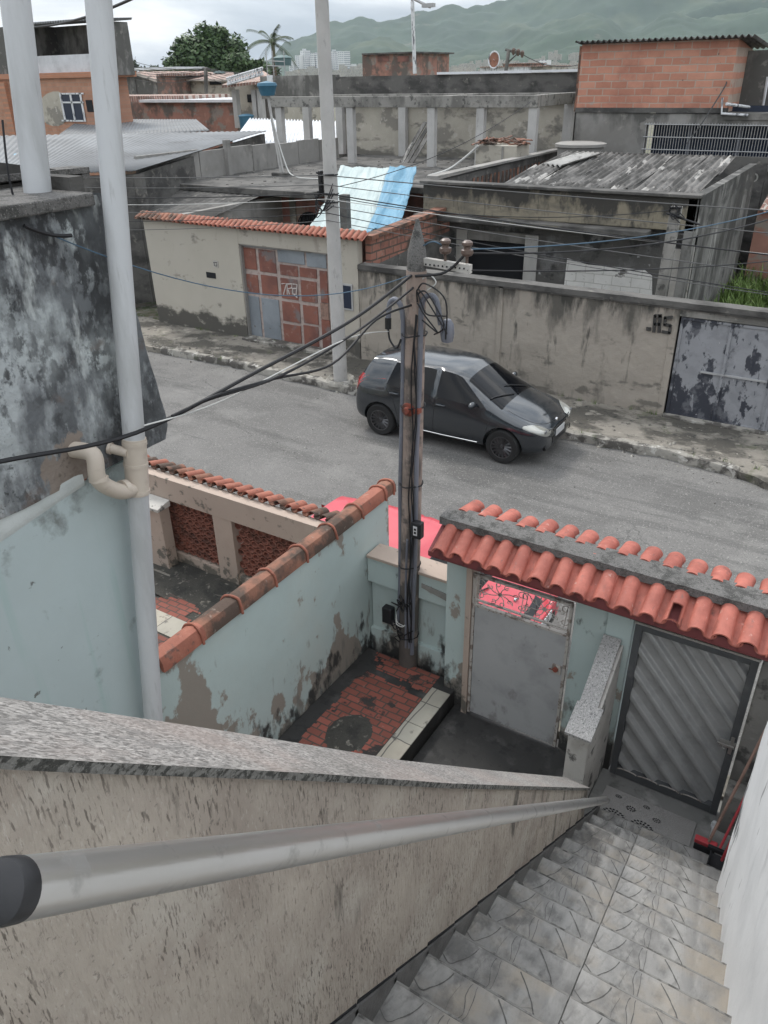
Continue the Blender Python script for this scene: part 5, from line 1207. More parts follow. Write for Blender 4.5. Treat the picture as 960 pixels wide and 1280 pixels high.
cable('street_line', catenary(q0+dq*((4.1-q0.z)/dq.z), (-9.9, 24, 5.3), .3), .008, 'black', 'black line running from the pale pole back over the flat roof', 'overhead line', 'overhead lines along the street')
cable('street_line', catenary(q0+dq*((3.95-q0.z)/dq.z), onY(845, 262, 16.4), .25), .008, 'black', 'black line from the pale pole to the leaning concrete post', 'overhead line', 'overhead lines along the street')
# ================================================================ FLAT ROOF HOUSE
t = thing('flat_roof_house', 'low house with stained flat concrete roof and faded red walls behind the garage wall', 'house', (-16, 21, 0))
SX0, SX1 = -20.2, -10.8
b = MB(); b.box(SX0, -14.6, 19.3, 27, 2.92, 3.1).box(-14.6, SX1, 21.6, 27, 2.92, 3.1).box(SX0, SX1, 27, 31.2, 2.92, 3.1); b.build('roof_slab', 'darkconcrete', t, bevel=.02)
b = MB(); b.box(SX0, -14.6, 20.4, 20.6, 0, 2.92).box(-14.8, -14.6, 20.6, 22.6, 0, 2.92).box(-14.6, SX1, 22.4, 22.6, 0, 2.92).box(SX0, SX0+.2, 20.6, 31, 0, 2.92).box(SX1-.2, SX1, 22.6, 31, 0, 2.92); b.build('walls', 'redwall', t)
for (px, py, w_, h_) in ((402, 0, 0, 0),):
    pass
for px, nm in ((295, 0), (328, 1), (388, 2)):
    p = onY(px, 268, 20.4); wd = .42
    b = MB(); pts = [(p.x-wd, 20.37, 1.0), (p.x+wd, 20.37, 1.0)] + [(p.x+wd*math.cos(w), 20.37, 2.0+.35*math.sin(w)) for w in [math.pi*k/10 for k in range(11)]]
    b.prism(pts, (0, .04, 0)); wn = b.build('arched_window', 'dark', t)
    b = MB(); 
    for k in range(-2, 3): b.tube([(p.x+k*.17, 20.34, 1.0), (p.x+k*.17, 20.34, 2.0+.35*math.sqrt(max(0, 1-(k*.17/wd)**2)))], .014, 5)
    b.tube([(p.x+(wd+.02)*math.cos(w), 20.34, 2.0+.37*math.sin(w)) for w in [math.pi*k/12 for k in range(13)]], .02, 5); b.build('window_bars', 'black', wn)
MB().box(onY(345, 0, 20.4).x, onY(352, 0, 20.4).x+.02, 20.33, 20.38, 0, 2.9).build('pilaster', 'paleplaster', t)
b = MB()
for k in range(8):
    y0_ = 18 + k*1.35; b.box(SX0-.12, SX0, y0_, y0_+1.32, 2.0, 4.0+.03*math.sin(k*2.3)-.02*k)
b.build('roof_side_wall', 'greywall', t)
MB().box(SX0-.02, SX0+.16, 21.9, 22.1, 3.0, 4.2).build('buttress', 'greywall', t)
b = MB(); b.grid(lambda u, v: (SX0+.1+3.6*u, 16.9+2.5*v, 2.55+.37*v+.015*math.sin(u*90)), 120, 4); b.build('lean_to_roof', 'darkconcrete', t, smooth=True)
# terrace with columns
ZR = 3.1
pc = lambda px, Y_: onY(px, 160, Y_).x
t = thing('roof_terrace_frame', 'unfinished concrete frame of columns and beams standing on the flat roof', 'roof terrace', (-15, 27, ZR))
bz = 5.02
for px, py in ((351, 27), (439, 27), (540, 27), (601, 27), (666, 27)):
    x = pc(px, py); MB().box(x-.15, x+.15, py-.1, py+.12, ZR, bz).build('column', 'whitepole', t, bevel=.01)
for px, py in ((426, 30.3), (504, 30.3), (385, 30.3), (710, 30.3)):
    x = pc(px, py); MB().box(x-.17, x+.17, py-.12, py+.12, ZR, bz+.1).build('column', 'whitepole', t, bevel=.01)
xl_, xr_ = pc(343, 27), pc(668, 27)
b = MB(); b.box(xl_, xr_+.1, 26.86, 27.14, bz, bz+.36); b.box(xr_-.12, xr_+.12, 27.14, 30.6, bz+.02, bz+.37).box(pc(540, 27)-.15, pc(540, 27)+.15, 27.14, 30.6, bz+.02, bz+.34).box(xl_, xr_+1.2, 30.2, 30.44, bz+.02, bz+.36)
b.build('beams', 'concrete', t, bevel=.01)
b = MB(); b.box(pc(426, 30.5), -10.95, 30.45, 30.65, ZR, 5.1); b.build('back_wall', 'paleplaster', t)
tb_ = onY(720, 92, 31).z
t = thing('rear_parapet_building', 'long low building with blackened parapet behind the column frame', 'building', (-16, 32, 0))
b = MB(); b.box(pc(424, 31), -10.9, 30.9, 31.2, 0, 6.02).box(pc(424, 31), -10.9, 31.2, 38, 0, 5.7); b.build('parapet', 'darkconcrete', t)
b = MB(); b.box(pc(332, 31), pc(424, 31)-.01, 30.9, 31.2, 5.2, 6.10); b.build('parapet', 'greywall', t)
MB().box(pc(548, 31), -10.9, 30.8, 31.4, 6.03, 6.11).build('parapet_cap', 'whitemetal', t)
# stuff on the flat roof
t = thing('roof_mast', 'thin leaning white mast with a small blue tank on the flat roof', 'mast', onZ(352, 218, ZR))
p0, p1 = onZ(352, 220, ZR), onY(337, 118, 21.5); p1.y = p0.y-.1; p1.z = onY(337, 118, p0.y).z; p1.x = onY(337, 118, p0.y).x
MB().tube([p0, p1], .045, 10).tube([p0+Vector((.12, 0, 0)), p1.lerp(p0, .3)], .03, 8).build('post', 'whitepole', t, smooth=True)
MB().lathe([(0, .0), (.22, .02), (.30, .26), (.33, .3), (.3, .38), (0, .44)], p1-Vector((0, 0, .05)), 'z', 20).build('small_tank', 'tankblue', t, smooth=True)
MB().box(p0.x-.3, p0.x+.35, p0.y-.2, p0.y+.2, ZR, ZR+.12).build('base_rubble', 'darkconcrete', t, bevel=.04)
cable('roof_hose', curve([p1-Vector((0, 0, .3)), p0+Vector((.25, -.1, .5)), p0+Vector((.8, -.3, .05)), p0+Vector((2.2, -.5, .03)), onZ(405, 232, ZR+.02)], 8), .022, 'wirewhite', 'white hose curling over the flat roof from the leaning mast', 'hose')
for (px, py, dx) in ((512, 203, 0),):
    p = onZ(px, py, ZR); t = thing('leaning_boards', 'two pale boards leaning on a column at the roof terrace', 'boards', p)
    for k in range(3): MB().prism([p+Vector((-.35+k*.22, -.2, 0)), p+Vector((-.18+k*.22, -.2, 0)), p+Vector((.25+k*.2, .9, 1.35-k*.05)), p+Vector((.08+k*.2, .9, 1.35-k*.05))], (0, .03, -.02)).build('board', 'asbestos', t)
# water box with scrap on top
p = onY(600, 210, 24.3); q = onY(642, 180, 24.3)
t = thing('scrap_topped_box', 'pale box with broken tile scraps piled on its lid beside the terrace', 'box', (p.x, 24.3, ZR))
xa_, xb_ = onY(594, 200, 24.2).x, onY(645, 200, 24.2).x; zt2 = onY(600, 181, 24.2).z
MB().box(xa_, xb_, 24.2, 25.2, 2.6, zt2).build('body', 'paleplaster', t, bevel=.02); MB().box(xa_+.9, xa_+.96, 24.17, 24.2, 2.7, zt2-.03).build('rib', 'concrete', t)
b = MB(); rr = random.Random(8)
for k in range(46):
    x = rr.uniform(xa_-.1, xb_+.1); y = rr.uniform(24.15, 25.1); z = zt2+.02+.05*rr.random()*(k/14); l = rr.uniform(.08, .28); a_ = rr.uniform(0, 3.1)
    c_, s_ = math.cos(a_)*l, math.sin(a_)*l; tl = rr.uniform(-.06, .06)
    b.prism([(x-c_, y-s_, z-tl), (x+c_, y+s_, z+tl), (x+c_-s_*.5, y+s_+c_*.5, z+tl+.02), (x-c_-s_*.5, y-s_+c_*.5, z-tl)], (0, 0, .025))
b.build('scrap_tiles', 'terradark', t)
t = tag(MB().tube(curve([onY(598, 182, 24.1), onY(580, 198, 24.1), onY(560, 212, 24), onY(535, 220, 23.5)], 8), .035, 8).build('drain_hose', 'wirewhite', smooth=True), 'thick white hose curving down from the scrap topped box', 'hose')
# tarp
t = thing('tarpaulin', 'pale green and blue tarpaulin draped from the flat roof down to the tiled wall', 'tarpaulin', (-12.5, 19, 2.5))
T0, T1 = onY(425, 207, 21.6), onY(522, 212, 21.6); B0, B1 = onY(382, 296, 16.2), onY(500, 292, 16.2)
T0.z = T1.z = ZR+.48
def tarp(u, v):
    p = (T0.lerp(T1, u)).lerp(B0.lerp(B1, u), v); 
    fold = .11*(1-abs(2*((u*5.5+.35*fbm(u*3, v*1.5)+v*.25) % 1)-1))**2*(.5+v*.5)*(1.9 if u > .68 else 1) + .09*fbm(u*9, v*2.2) + .012*fbm(u*25, v*9)
    p += Vector((.1, -.6, .5))*fold*1.05 + Vector((.03*fbm(v*8, u), 0, -.35*math.sin(math.pi*v)*.35))
    return p
T0s = (T0, T1)
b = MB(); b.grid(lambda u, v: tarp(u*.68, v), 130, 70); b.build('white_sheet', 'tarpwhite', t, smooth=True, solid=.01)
b = MB(); b.grid(lambda u, v: tarp(.66+.34*u, v) + Vector((0, -.03, .05)), 60, 50); b.build('blue_sheet', 'tarpblue', t, smooth=True, solid=.01)
t = tag(MB().box(onY(427, 265, 16.6).x, onY(436, 265, 16.6).x, 16.5, 16.7, 0, onY(431, 243, 16.6).z).build('dark_post', 'darkconcrete', None, bevel=.02), 'short blackened post beside the pale street pole in front of the tarpaulin', 'post')
# brick parapet stepping back from garage wall
t = thing('brick_infill_wall', 'low hollow brick wall with dark coping rising behind the lot wall', 'wall', (-9.9, 16, 0))
b = MB(); xw = -9.95
b.prism([(xw, 15.06, 0), (xw, 19.5, 0), (xw, 19.5, 2.5), (xw, 15.06, 2.25)], (.14, 0, 0)); b.build('lower_wall', 'darkconcrete', t)
b = MB(); b.prism([(xw, 15.06, 2.251), (xw, 19.5, 2.501), (xw, 19.5, 3.05), (xw, 15.06, 2.84)], (.14, 0, 0)); b.build('brick_course', 'parapetbrick', t)
b = MB(); b.prism([(xw-.08, 15.0, 2.84), (xw-.08, 19.5, 3.05), (xw-.08, 19.5, 3.13), (xw-.08, 15.0, 2.93)], (.3, 0, 0)); b.build('coping', 'terradark', t)
# ================================================================ DERELICT HOUSE
t = thing('derelict_house', 'abandoned low house with mildewed parapet and broken corrugated roof', 'house', (-7, 20, 0))
DY = 18.5; pL, pR = onY(529, 222, DY), onY(874, 249, DY); ZT = 3.62; xL, xR = pL.x, pR.x
b = MB(); b.box(xL, xR, DY, DY+.22, 2.93, ZT); b.build('parapet', 'derelict', t, bevel=.02)
b = MB(); b.box(xL-.06, xR+.05, DY-.09, DY+.28, ZT+.002, ZT+.07); b.build('parapet_coping', 'darkconcrete', t, bevel=.015)
b = MB(); b.box(xL-.1, xR-.9, DY-.35, DY, 2.80, 2.925); b.build('ledge', 'darkconcrete', t, bevel=.02)
b = MB(); b.box(onY(640, 200, DY).x, onY(712, 200, DY).x, DY-.36, DY-.345, 2.86, 2.90); b.build('ledge_edge_strip', 'derelict', t)
# lower front wall: opening, pilaster, whitewashed patch
wy = DY+.35
xo0, xo1 = onY(583, 330, wy).x, onY(655, 330, wy).x
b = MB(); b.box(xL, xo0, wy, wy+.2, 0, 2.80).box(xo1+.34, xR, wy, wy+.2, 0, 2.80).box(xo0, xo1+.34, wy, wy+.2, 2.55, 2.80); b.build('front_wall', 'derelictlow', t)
MB().box(xo0-.3, xo0+.0, wy-.03, wy+.22, 0, 2.52).build('door_jamb', 'oldwhite', t)
MB().box(xo1, xo1+.34, wy-.03, wy+.22, 0, 2.52).build('door_jamb', 'whitepole', t)
MB().box(xo0+.01, xo1-.01, wy+.1, wy+.15, 0, onY(620, 303, wy).z).build('dark_doorway', 'dark', t)
MB().box(xo0+.01, xo1+.33, wy+.0, wy+.2, onY(620, 302, wy).z, 2.54).build('doorway_header', 'greywall', t)
xq0, xq1 = onY(707, 355, wy).x, onY(815, 370, wy).x
wq = [onY(px, py, wy-.02) for px, py in ((703, 374), (815, 382), (815, 345), (806, 338), (770, 334), (735, 331), (709, 323))]
b = MB(); b.prism([(q.x, wy-.02, q.z) for q in wq], (0, .018, 0)); b.build('whitewashed_blocks', 'whitewash', t)
b = MB(); b.box(onY(838, 350, wy).x, onY(850, 350, wy).x, wy-.03, wy-.001, 0, 2.5).box(onY(856, 350, wy).x, onY(862, 350, wy).x, wy-.05, wy-.001, 0, 2.6); b.build('pale_pilaster', 'oldwhite', t)
# right flank
b = MB(); b.prism([(xR, DY, 0), (xR, 25.5, 0), (xR, 25.5, 3.70), (xR, DY, ZT)], (-.2, 0, 0)); b.build('side_wall', 'flank', t)
b = MB(); b.prism([(xL, DY+.22, 2.9), (xL, 27.6, 2.9), (xL, 27.6, ZT+.1), (xL, DY+.22, ZT)], (.16, 0, 0)); b.build('left_parapet', 'darkconcrete', t)
b = MB(); b.box(xL-.06, xL+.24, DY+.28, 27.6, ZT+.09, ZT+.15); b.build('left_coping', 'greywall', t)
for k in range(22): MB().box(xL+.162, xL+.175, DY+2.5+k*.28, DY+2.62+k*.28, 3.2, 3.5).build('brick_vent', 'terradark', t)
MB().box(xL, xR, 27.4, 27.6, 0, 3.7).box(xL+.2, xR-.2, wy+1.4, 27, 0, 2.2).build('back_wall', 'darkconcrete', t)
# corrugated roof sheets, several rows, some slipped
rf = []
rr = random.Random(11)
rx0, rx1 = xL+1.15, xR-.22; SW = .86
b1 = MB(); ns = int((rx1-rx0)/SW)+1
for row in range(3):
    for c in range(ns):
        if row == 0 and c in (0, ): continue
        if row == 1 and c == 0 and True: pass
        xa_ = rx0 + c*SW*.985 + rr.uniform(-.02, .02); ya = DY+.32 + row*2.15 + rr.uniform(-.07, .07) + (.35 if row == 0 and c == 1 else 0); rot = rr.uniform(-.012, .012)
        if xa_+SW > rx1+.1: continue
        za = 3.18 + row*.20 + rr.uniform(0, .02); zl_ = .24
        def cf(u, v, xa_=xa_, ya=ya, za=za, rot=rot):
            x = xa_+SW*u; y = ya+2.35*v + (.05*noise.noise(Vector((x*3, ya, 1))) if v < .05 else 0)
            return (x+rot*v*9, y, za+zl_*v+.030*math.cos(u*SW/.172*2*math.pi)+.03*(v if row else v))
        b1.grid(cf, 44, 6)
b1.build('corrugated_roof', 'asbestos', t, smooth=True, solid=.009)
b = MB()
for (xo, yo, rot) in ((.75, 4.4, .3),):
    def cf(u, v): 
        x = SW*.8*u; y = 1.9*v; return (rx0-.6+xo+x*math.cos(rot)+y*math.sin(rot), DY+.4+yo-x*math.sin(rot)+y*math.cos(rot), 3.42+.12*yo/2+.2*v+.03*math.cos(u*SW*.8/.172*2*math.pi))
    b.grid(cf, 36, 5)
b.build('loose_sheet', 'asbestoslight', t, smooth=True, solid=.009)
MB().box(rx0-.1, rx0+1.3, DY+.5, DY+.6, 3.1, 3.18).box(rx0+.3, rx0+.4, DY+.4, DY+3, 3.0, 3.1).build('roof_batten', 'oldwhite', t)
# round tank on the roof
cx = onY(725, 190, 26.3)
t = thing('round_water_tank', 'squat round pale water tank with a flat rim behind the corrugated roof', 'water tank', (cx.x, 26.3, 3.4))
MB().lathe([(.0, -.5), (.68, -.5), (.72, .20), (.80, .22), (.80, .30), (.70, .33), (0, .34)], (cx.x, 26.3, cx.z-.05), 'z', 30).build('tank', 'greywall', t, smooth=True, sharp=30)
# leaning concrete post
t = thing('leaning_concrete_post', 'square grey concrete post leaning slightly behind the lot wall', 'post', (-3.7, 16.4, 0))
q0, q1 = onY(824, 380, 16.4), onY(846, 258, 16.4); dq2 = (q1-q0).normalized()
q0 = q0 - dq2*1.5
MB().prism([q0+Vector((-.1, -.08, 0)), q0+Vector((.1, -.08, 0)), q0+Vector((.1, .08, 0)), q0+Vector((-.1, .08, 0))], q1-q0).build('shaft', 'concrete', t, bevel=.01)
b = MB().tube([q1+Vector((-.15, -.1, -.12)), q1+Vector((.5, -.12, -.28))], .02, 6).tube([q1+Vector((-.1, -.1, -.02)), q1+Vector((.12, -.1, -.0))], .025, 6)
for k in range(6): b.tube(curve([q1+Vector((-.1, -.1, -.1)), q1+Vector((rr.uniform(-.2, .3), -.15, rr.uniform(-.3, .1))), q1+Vector((.1, -.1, -.15*k/3))], 5), .009, 5)
b.build('cable_fittings', 'black', t, smooth=True)
# ================================================================ BRICK UPPER STOREY BUILDING
t = thing('brick_upper_building', 'two level building with raw hollow brick storey over grey plaster and barred window', 'building', (-7, 28.5, 0))
BY = 28.0; bx0, bx1 = onY(724, 100, BY).x, onY(915, 100, BY).x
z_sp = onY(820, 140, BY).z; z_tp = onY(820, 52, BY).z
b = MB(); wl0, wl1, wz0, wz1 = onY(806, 0, BY).x+.0, 4.0, onY(880, 206, BY).z, onY(880, 156, BY).z
wl0 = onY(806, 175, BY).x
b.box(bx0, wl0, BY, BY+.25, 0, z_sp).box(wl0, 6, BY, BY+.25, 0, wz0).box(wl0, 6, BY, BY+.25, wz1, z_sp-.04)
b.build('lower_wall', 'greywall', t)
b = MB(); b.box(wl0-.05, 6, BY-.08, BY-.001, wz0-.14, wz0-.0); b.build('sill', 'concrete', t)
b = MB(); b.box(wl0, 6, BY+.9, BY+1.0, wz0-.5, wz1+.5); b.build('room_back', 'darkblue', t)
for k in range(3): MB().box(wl0+1.2+k*1.5, wl0+1.3+k*1.5, BY+.6, BY+.7, wz0, wz1).build('window_frame', 'conduit', t)
b = MB(); n = 62
for k in range(n): b.tube([(wl0+(5.2)*k/n, BY-.06, wz0-.02), (wl0+5.2*k/n, BY-.06, wz1+.05)], .009, 5)
for z_ in (wz0+.05, wz0+(wz1-wz0)*.36, wz0+(wz1-wz0)*.68, wz1): b.tube([(wl0-.05, BY-.07, z_), (6, BY-.07, z_)], .016, 5)
b.build('window_bars', 'greysteel', t, smooth=True)
b = MB().box(bx0, bx1, BY-.02, BY+.2, z_sp+.12, z_tp); b.prism([(bx1-.003, BY+.202, z_sp+.0), (bx1-.003, BY+.202, z_tp), (bx1-.003, BY+3, z_tp-.3), (bx1-.003, BY+3, z_sp)], (-.2, 0, 0)); b.build('brick_storey', 'brickhollow', t)
MB().box(bx0-.02, bx1, BY-.05, BY+.25, z_sp-.02, z_sp+.118).build('ring_beam', 'darkconcrete', t)
MB().box(bx0-.08, bx0, BY-.01, BY+.2, z_sp, z_tp-.05).build('brick_edge', 'terradark', t)
b = MB(); b.grid(lambda u, v: (bx0-.15+(bx1-bx0+.6)*u, BY-.3+3.5*v, z_tp+.06-.3*v*.8+.04*math.sin(u*(bx1-bx0+.6)/.177*2*math.pi)), 340, 4); b.build('corrugated_roof', 'darkconcrete', t, smooth=True, solid=.012)
b = MB(); b.box(bx1+.0, 8, BY+1.8, BY+2.0, z_sp-.3, z_tp-.28); b.box(bx1, 8, BY-.04, BY+1.8, z_sp-.2, z_sp-.02); b.build('set_back_wall', 'greywall', t)
pv = lambda px, py, Y_: onY(px, py, Y_)
b = MB(); a_ = pv(902, 142, BY-.1); b.tube([pv(903, 122, BY-.1), pv(902, 142, BY-.1), pv(935, 144, BY-.1)], .035, 8).tube([pv(908, 130, BY-.05), pv(953, 136, BY+1.5), pv(960, 96, BY+1.5)], .045, 8); b.build('drain_pipes', 'whitewall', t, smooth=True)
cable('power_drop', curve([pv(908, 102, BY-.1), pv(905, 110, BY-.1), pv(880, 150, BY-.3), pv(858, 180, BY-.4)], 6), .02, 'wiregrey', 'grey cable slanting down over the barred window', 'cable')
# wall below at right with round hole, pink brick, small tiled roof, grass
t = thing('pink_brick_wall', 'weathered pink brick wall under a small tiled roof behind the tall grass', 'wall', (-1.5, 26, 0))
GYb = 25.6
za, zb_ = onY(930, 262, GYb).z, onY(930, 322, GYb).z
MB().box(xR+.25, 7, GYb, GYb+.2, 0, za).build('wall', 'brickold', t)
b = MB(); z9 = onY(935, 212, 27.8).z
b.grid(lambda u, v: (xR+.3+9*u, GYb-.15+1.7*v, za+.02+(onY(935, 238, GYb+1.5).z-za+.1)*v+.03*math.sin(u*9/.2*2*math.pi)), 260, 10); b.build('tiled_roof', 'rooftilefar', t, smooth=True)
MB().box(xR+.25, 7, 27.3, 27.5, 0, wz0-.16).build('pale_wall', 'paleplaster', t)
c = onY(942, 222, 27.3); MB().lathe([(.09, -.03), (.13, -.03), (.13, 0)], (c.x, 27.3, c.z), 'y', 18).build('vent_ring', 'concrete', t, smooth=True)
b = MB(); rr = random.Random(21)
for k in range(9000):
    x = rr.uniform(xR+.15, 2.6); y = rr.uniform(16.2, 25.4); h = rr.uniform(.5, 1.15)*(1+.5*fbm(x*.8, y*.8)); a_ = rr.uniform(0, 6.28); l = rr.uniform(.1, .55)*h; w = rr.uniform(.008, .02)
    if h < .15: continue
    dx, dy = math.cos(a_), math.sin(a_); px_, py_ = -dy*w, dx*w
    m_ = Vector((x+dx*l*.35, y+dy*l*.35, h*.7)); e_ = Vector((x+dx*l, y+dy*l, h*(1-.25*l)))
    b.add([(x-px_, y-py_, 0), (x+px_, y+py_, 0), (m_.x+px_, m_.y+py_, m_.z), (m_.x-px_, m_.y-py_, m_.z), e_], [(0, 1, 2, 3), (3, 2, 4)])
struct(b.build('tall_grass', 'grass'), 'tall green grass growing on the empty lot at the right', 'grass', 'stuff')
# ================================================================ FAR BUILDINGS
def facebox(b, x0, y0, x1, y1, Y_, d, mi=0):
    p, q = onY(x0, (y0+y1)/2, Y_), onY(x1, (y0+y1)/2, Y_); zt, zb = onY((x0+x1)/2, y0, Y_).z, onY((x0+x1)/2, y1, Y_).z
    return b.box(p.x, q.x, Y_, Y_+d, zb, zt, mi)
# big grey sheet roof at left
t = thing('sheet_metal_shed', 'wide shed with pale grey corrugated metal roof beyond the flat roof house', 'shed', (-28, 24, 0))
a, b_, c, d_ = onZ(-90, 222, 3.9), onZ(168, 214, 3.75), onZ(333, 163, 4.22), onZ(-90, 172, 4.55)
def shr(u, v):
    p = (a.lerp(b_, u)).lerp(d_.lerp(c, u), v); return p + Vector((0, 0, .012*math.sin(u*330) - .25*max(0, v-.93)*2*u))
MBs = MB(); MBs.grid(shr, 1000, 6); MBs.build('metal_roof', 'greymetal', t, smooth=True, solid=.02)
b = MB(); b.prism([a+Vector((0, .2, -.1)), b_+Vector((0, .2, -.1)), Vector((b_.x, b_.y+.2, 0)), Vector((a.x, a.y+.2, 0))], (0, .15, 0)); b.prism([c+Vector((-.1, 0, -.12)), b_+Vector((-.1, 0, -.12)), Vector((b_.x-.1, b_.y, 0)), Vector((c.x-.1, c.y, 0))], (-.15, 0, 0)); b.build('wall', 'darkconcrete', t)
t = thing('upper_metal_roof', 'second lighter metal roof rising behind the wide grey shed', 'roof', (-45, 35, 4))
a, b_, c, d_ = onY(60, 178, 27), onY(262, 163, 33), onY(245, 149, 40), onY(100, 149, 36)
MBs = MB(); MBs.grid(lambda u, v: (a.lerp(b_, u)).lerp(d_.lerp(c, u), v)+Vector((0, 0, .012*math.sin(u*260))), 800, 4); MBs.build('metal_roof', 'whitemetal' if False else 'greymetal', t, smooth=True, solid=.02)
b = MB(); facebox(b, 60, 168, 250, 210, 41, .2); b.build('wall', 'greywall', t)
# left orange brick house with veranda
t = thing('orange_brick_house', 'orange brick house with open grey upper veranda at the upper left', 'house', (-38, 34, 0)); Y_ = 34
b = MB(); facebox(b, -260, 100, 121, 175, Y_, 2.6); x1h = onY(121, 100, Y_).x; b.box(onY(-260, 130, Y_).x, x1h, Y_, Y_+2.6, 0, onY(0, 170, Y_).z); b.build('ground_floor', 'brickorangex', t)
b = MB(); facebox(b, -260, 95, 122, 101, Y_-.15, 2.9); b.build('floor_slab', 'brickorange', t)
b = MB(); p, q = onY(30, 60, Y_), onY(120, 60, Y_); zt = onY(90, 27, Y_).z; zb_ = onY(90, 95, Y_).z
b.box(p.x, q.x, Y_+2.4, Y_+2.55, zb_, zt).box(q.x-.15, q.x, Y_+.1, Y_+2.4, zb_, zt).box(onY(-260, 60, Y_).x, p.x+.1, Y_+.1, Y_+3, zb_, zt); b.build('veranda_walls', 'greywall', t)
b = MB(); b.grid(lambda u, v: (p.x+.1+(q.x-p.x-.2)*u, Y_+.2+.03*math.sin(u*(q.x-p.x)/.12*2*math.pi), zb_+(onY(90, 68, Y_).z-zb_)*v), 260, 1); b.build('corrugated_railing', 'whitemetal', t, smooth=True)
b = MB(); b.grid(lambda u, v: (p.x-.3+(q.x-p.x+.6)*u, Y_-.5+3.2*v, zt+.02+.15*v+.05*math.sin(u*(q.x-p.x)/.2*2*math.pi)), 300, 4); b.build('corrugated_roof', 'greymetal', t, smooth=True, solid=.02)
MB().box(p.x-.02, p.x+.12, Y_, Y_+.14, zb_, zt).build('post', 'whitemetal', t)
b = MB(); facebox(b, 78, 117, 103, 151, Y_-.03, .02); wf = b.build('window', 'darkblue', t)
b = MB(); 
for r_ in ((77, 116, 79, 152), (102, 116, 104, 152), (77, 116, 104, 118), (77, 150, 104, 152), (89.5, 117, 91.5, 151), (77, 127, 104, 129)): facebox(b, *r_, Y_-.07, .035)
b.build('window_frame', 'whitewall', wf)
b = MB(); pts = [onY(90-24+22*math.cos(w)*(1 if math.cos(w) < 0 else .8)+4, 136+22*math.sin(w), Y_) for w in [2*math.pi*k/18 for k in range(18)]]; b.prism([(v_.x, Y_-.008, v_.z) for v_ in pts], (0, .006, 0)); b.build('render_patch', 'paleplaster', t)
b = MB(); facebox(b, 108, 125, 116, 140, Y_-.02, .018); b.build('vent_opening', 'dark', t)
b = MB(); facebox(b, 5, 103, 12, 170, Y_-.25, .25); b.build('brick_pier', 'brickorange', t)
tag(MB().tube(curve([onZ(0, 196, 4.05), onZ(12, 199, 4.02), onZ(22, 197, 4.05)], 5), .12, 8).build('folded_cloth', 'tarpblue', smooth=True), 'small folded turquoise cloth lying on the grey shed roof at the left edge', 'cloth')
# long patched brick wall
t = thing('patched_brick_wall_house', 'long low house wall of patched old brick with pale ridge sheets', 'house', (-45, 46, 0)); Y_ = 46
b = MB(); facebox(b, 100, 128, 296, 175, Y_, 5); x0_, x1_ = onY(100, 140, Y_).x, onY(296, 140, Y_).x; b.box(x0_, x1_, Y_, Y_+5, 0, onY(200, 170, Y_).z); b.build('wall', 'brickold', t)
b = MB(); facebox(b, 174, 124.5, 298, 128, Y_-.3, 5); b.build('ridge_sheet', 'whitemetal', t); b = MB(); facebox(b, 100, 120, 230, 127.5, Y_+.4, 5); b.build('roof', 'rooftilefar', t)
b = MB(); facebox(b, 152, 137, 162, 149, Y_-.04, .03); b.build('window', 'dark', t)
# gabled grey house
t = thing('grey_gabled_house', 'small grey rendered house with a low gable left of the big tree', 'house', (-60, 62, 0)); Y_ = 62
g0 = [onY(140, 116, Y_), onY(140, 102, Y_), onY(172, 93, Y_), onY(208, 106, Y_), onY(208, 122, Y_)]
MB().prism([Vector((v_.x, Y_, v_.z)) for v_ in g0], (0, 9, 0)).build('wall', 'greywall', t)
b = MB()
for i, j in ((1, 2), (2, 3)): 
    u_, v_ = g0[i]+Vector((0, -.4, .0)), g0[j]+Vector((0, -.4, .0)); b.prism([u_, v_, v_+Vector((0, 0, .25)), u_+Vector((0, 0, .25))], (0, 10, 0))
b.build('roof', 'rooftilefar', t)
for px in (168, 196): b = MB(); facebox(b, px, 94+abs(px-172)*.25, px+1.5, 118, Y_-.1, .1); b.build('pilaster', 'greywall', t)
t = thing('open_roof_shelter', 'white edged shelter roof on thin posts above the grey gabled house', 'shelter', (-60, 74, 0)); Y_ = 74
b = MB(); facebox(b, 147, 84.5, 218, 87.5, Y_, 5); b.build('roof', 'whitemetal', t)
b = MB()
for px in (150, 182, 217): facebox(b, px-.7, 87.5, px+.7, 106, Y_+.1, .3)
b.build('post', 'paleplaster', t)
for px in (158, 204):
    b = MB(); facebox(b, px-7, 90, px+7, 95, Y_+1, 2); tag(b.build('blue_container', 'tankblue', bevel=.1), 'blue container under the left half of the white edged shelter' if px < 180 else 'blue container under the right half of the white edged shelter', 'container')
t = thing('patio_wall_house', 'narrow house gable with peeling pinkish wall beside the open shelter', 'house', (-50, 58, 0)); b = MB(); facebox(b, 197, 95, 219, 122, 58, 4); b.build('wall', 'brickold', t); b = MB(); facebox(b, 195, 92, 221, 95, 57.7, 4.5); b.build('roof', 'rooftilefar', t)
# tiled house
t = thing('red_tiled_house', 'low beige house with faded red tiled roof in front of the big tree', 'house', (-50, 66, 0)); Y_ = 60
b = MB(); facebox(b, 230, 101, 294, 130, Y_, 7); b.build('wall', 'paleplaster', t)
a, b_, c, d_ = onY(227, 101, Y_-.5), onY(295, 102, Y_-.5), onY(292, 92.5, Y_+4), onY(232, 92, Y_+4); MB().prism([a, b_, c, d_], (0, 0, .15)).build('tiled_roof', 'rooftilefar', t)
b = MB(); facebox(b, 262, 101, 276, 106, Y_-.1, .05); b.build('window', 'dark', t)
MB().lathe([(.0, .1), (.45, .05), (.6, -.1)], onY(274, 90, Y_+3), 'z', 12).build('roof_dome', 'tankgreen', t)
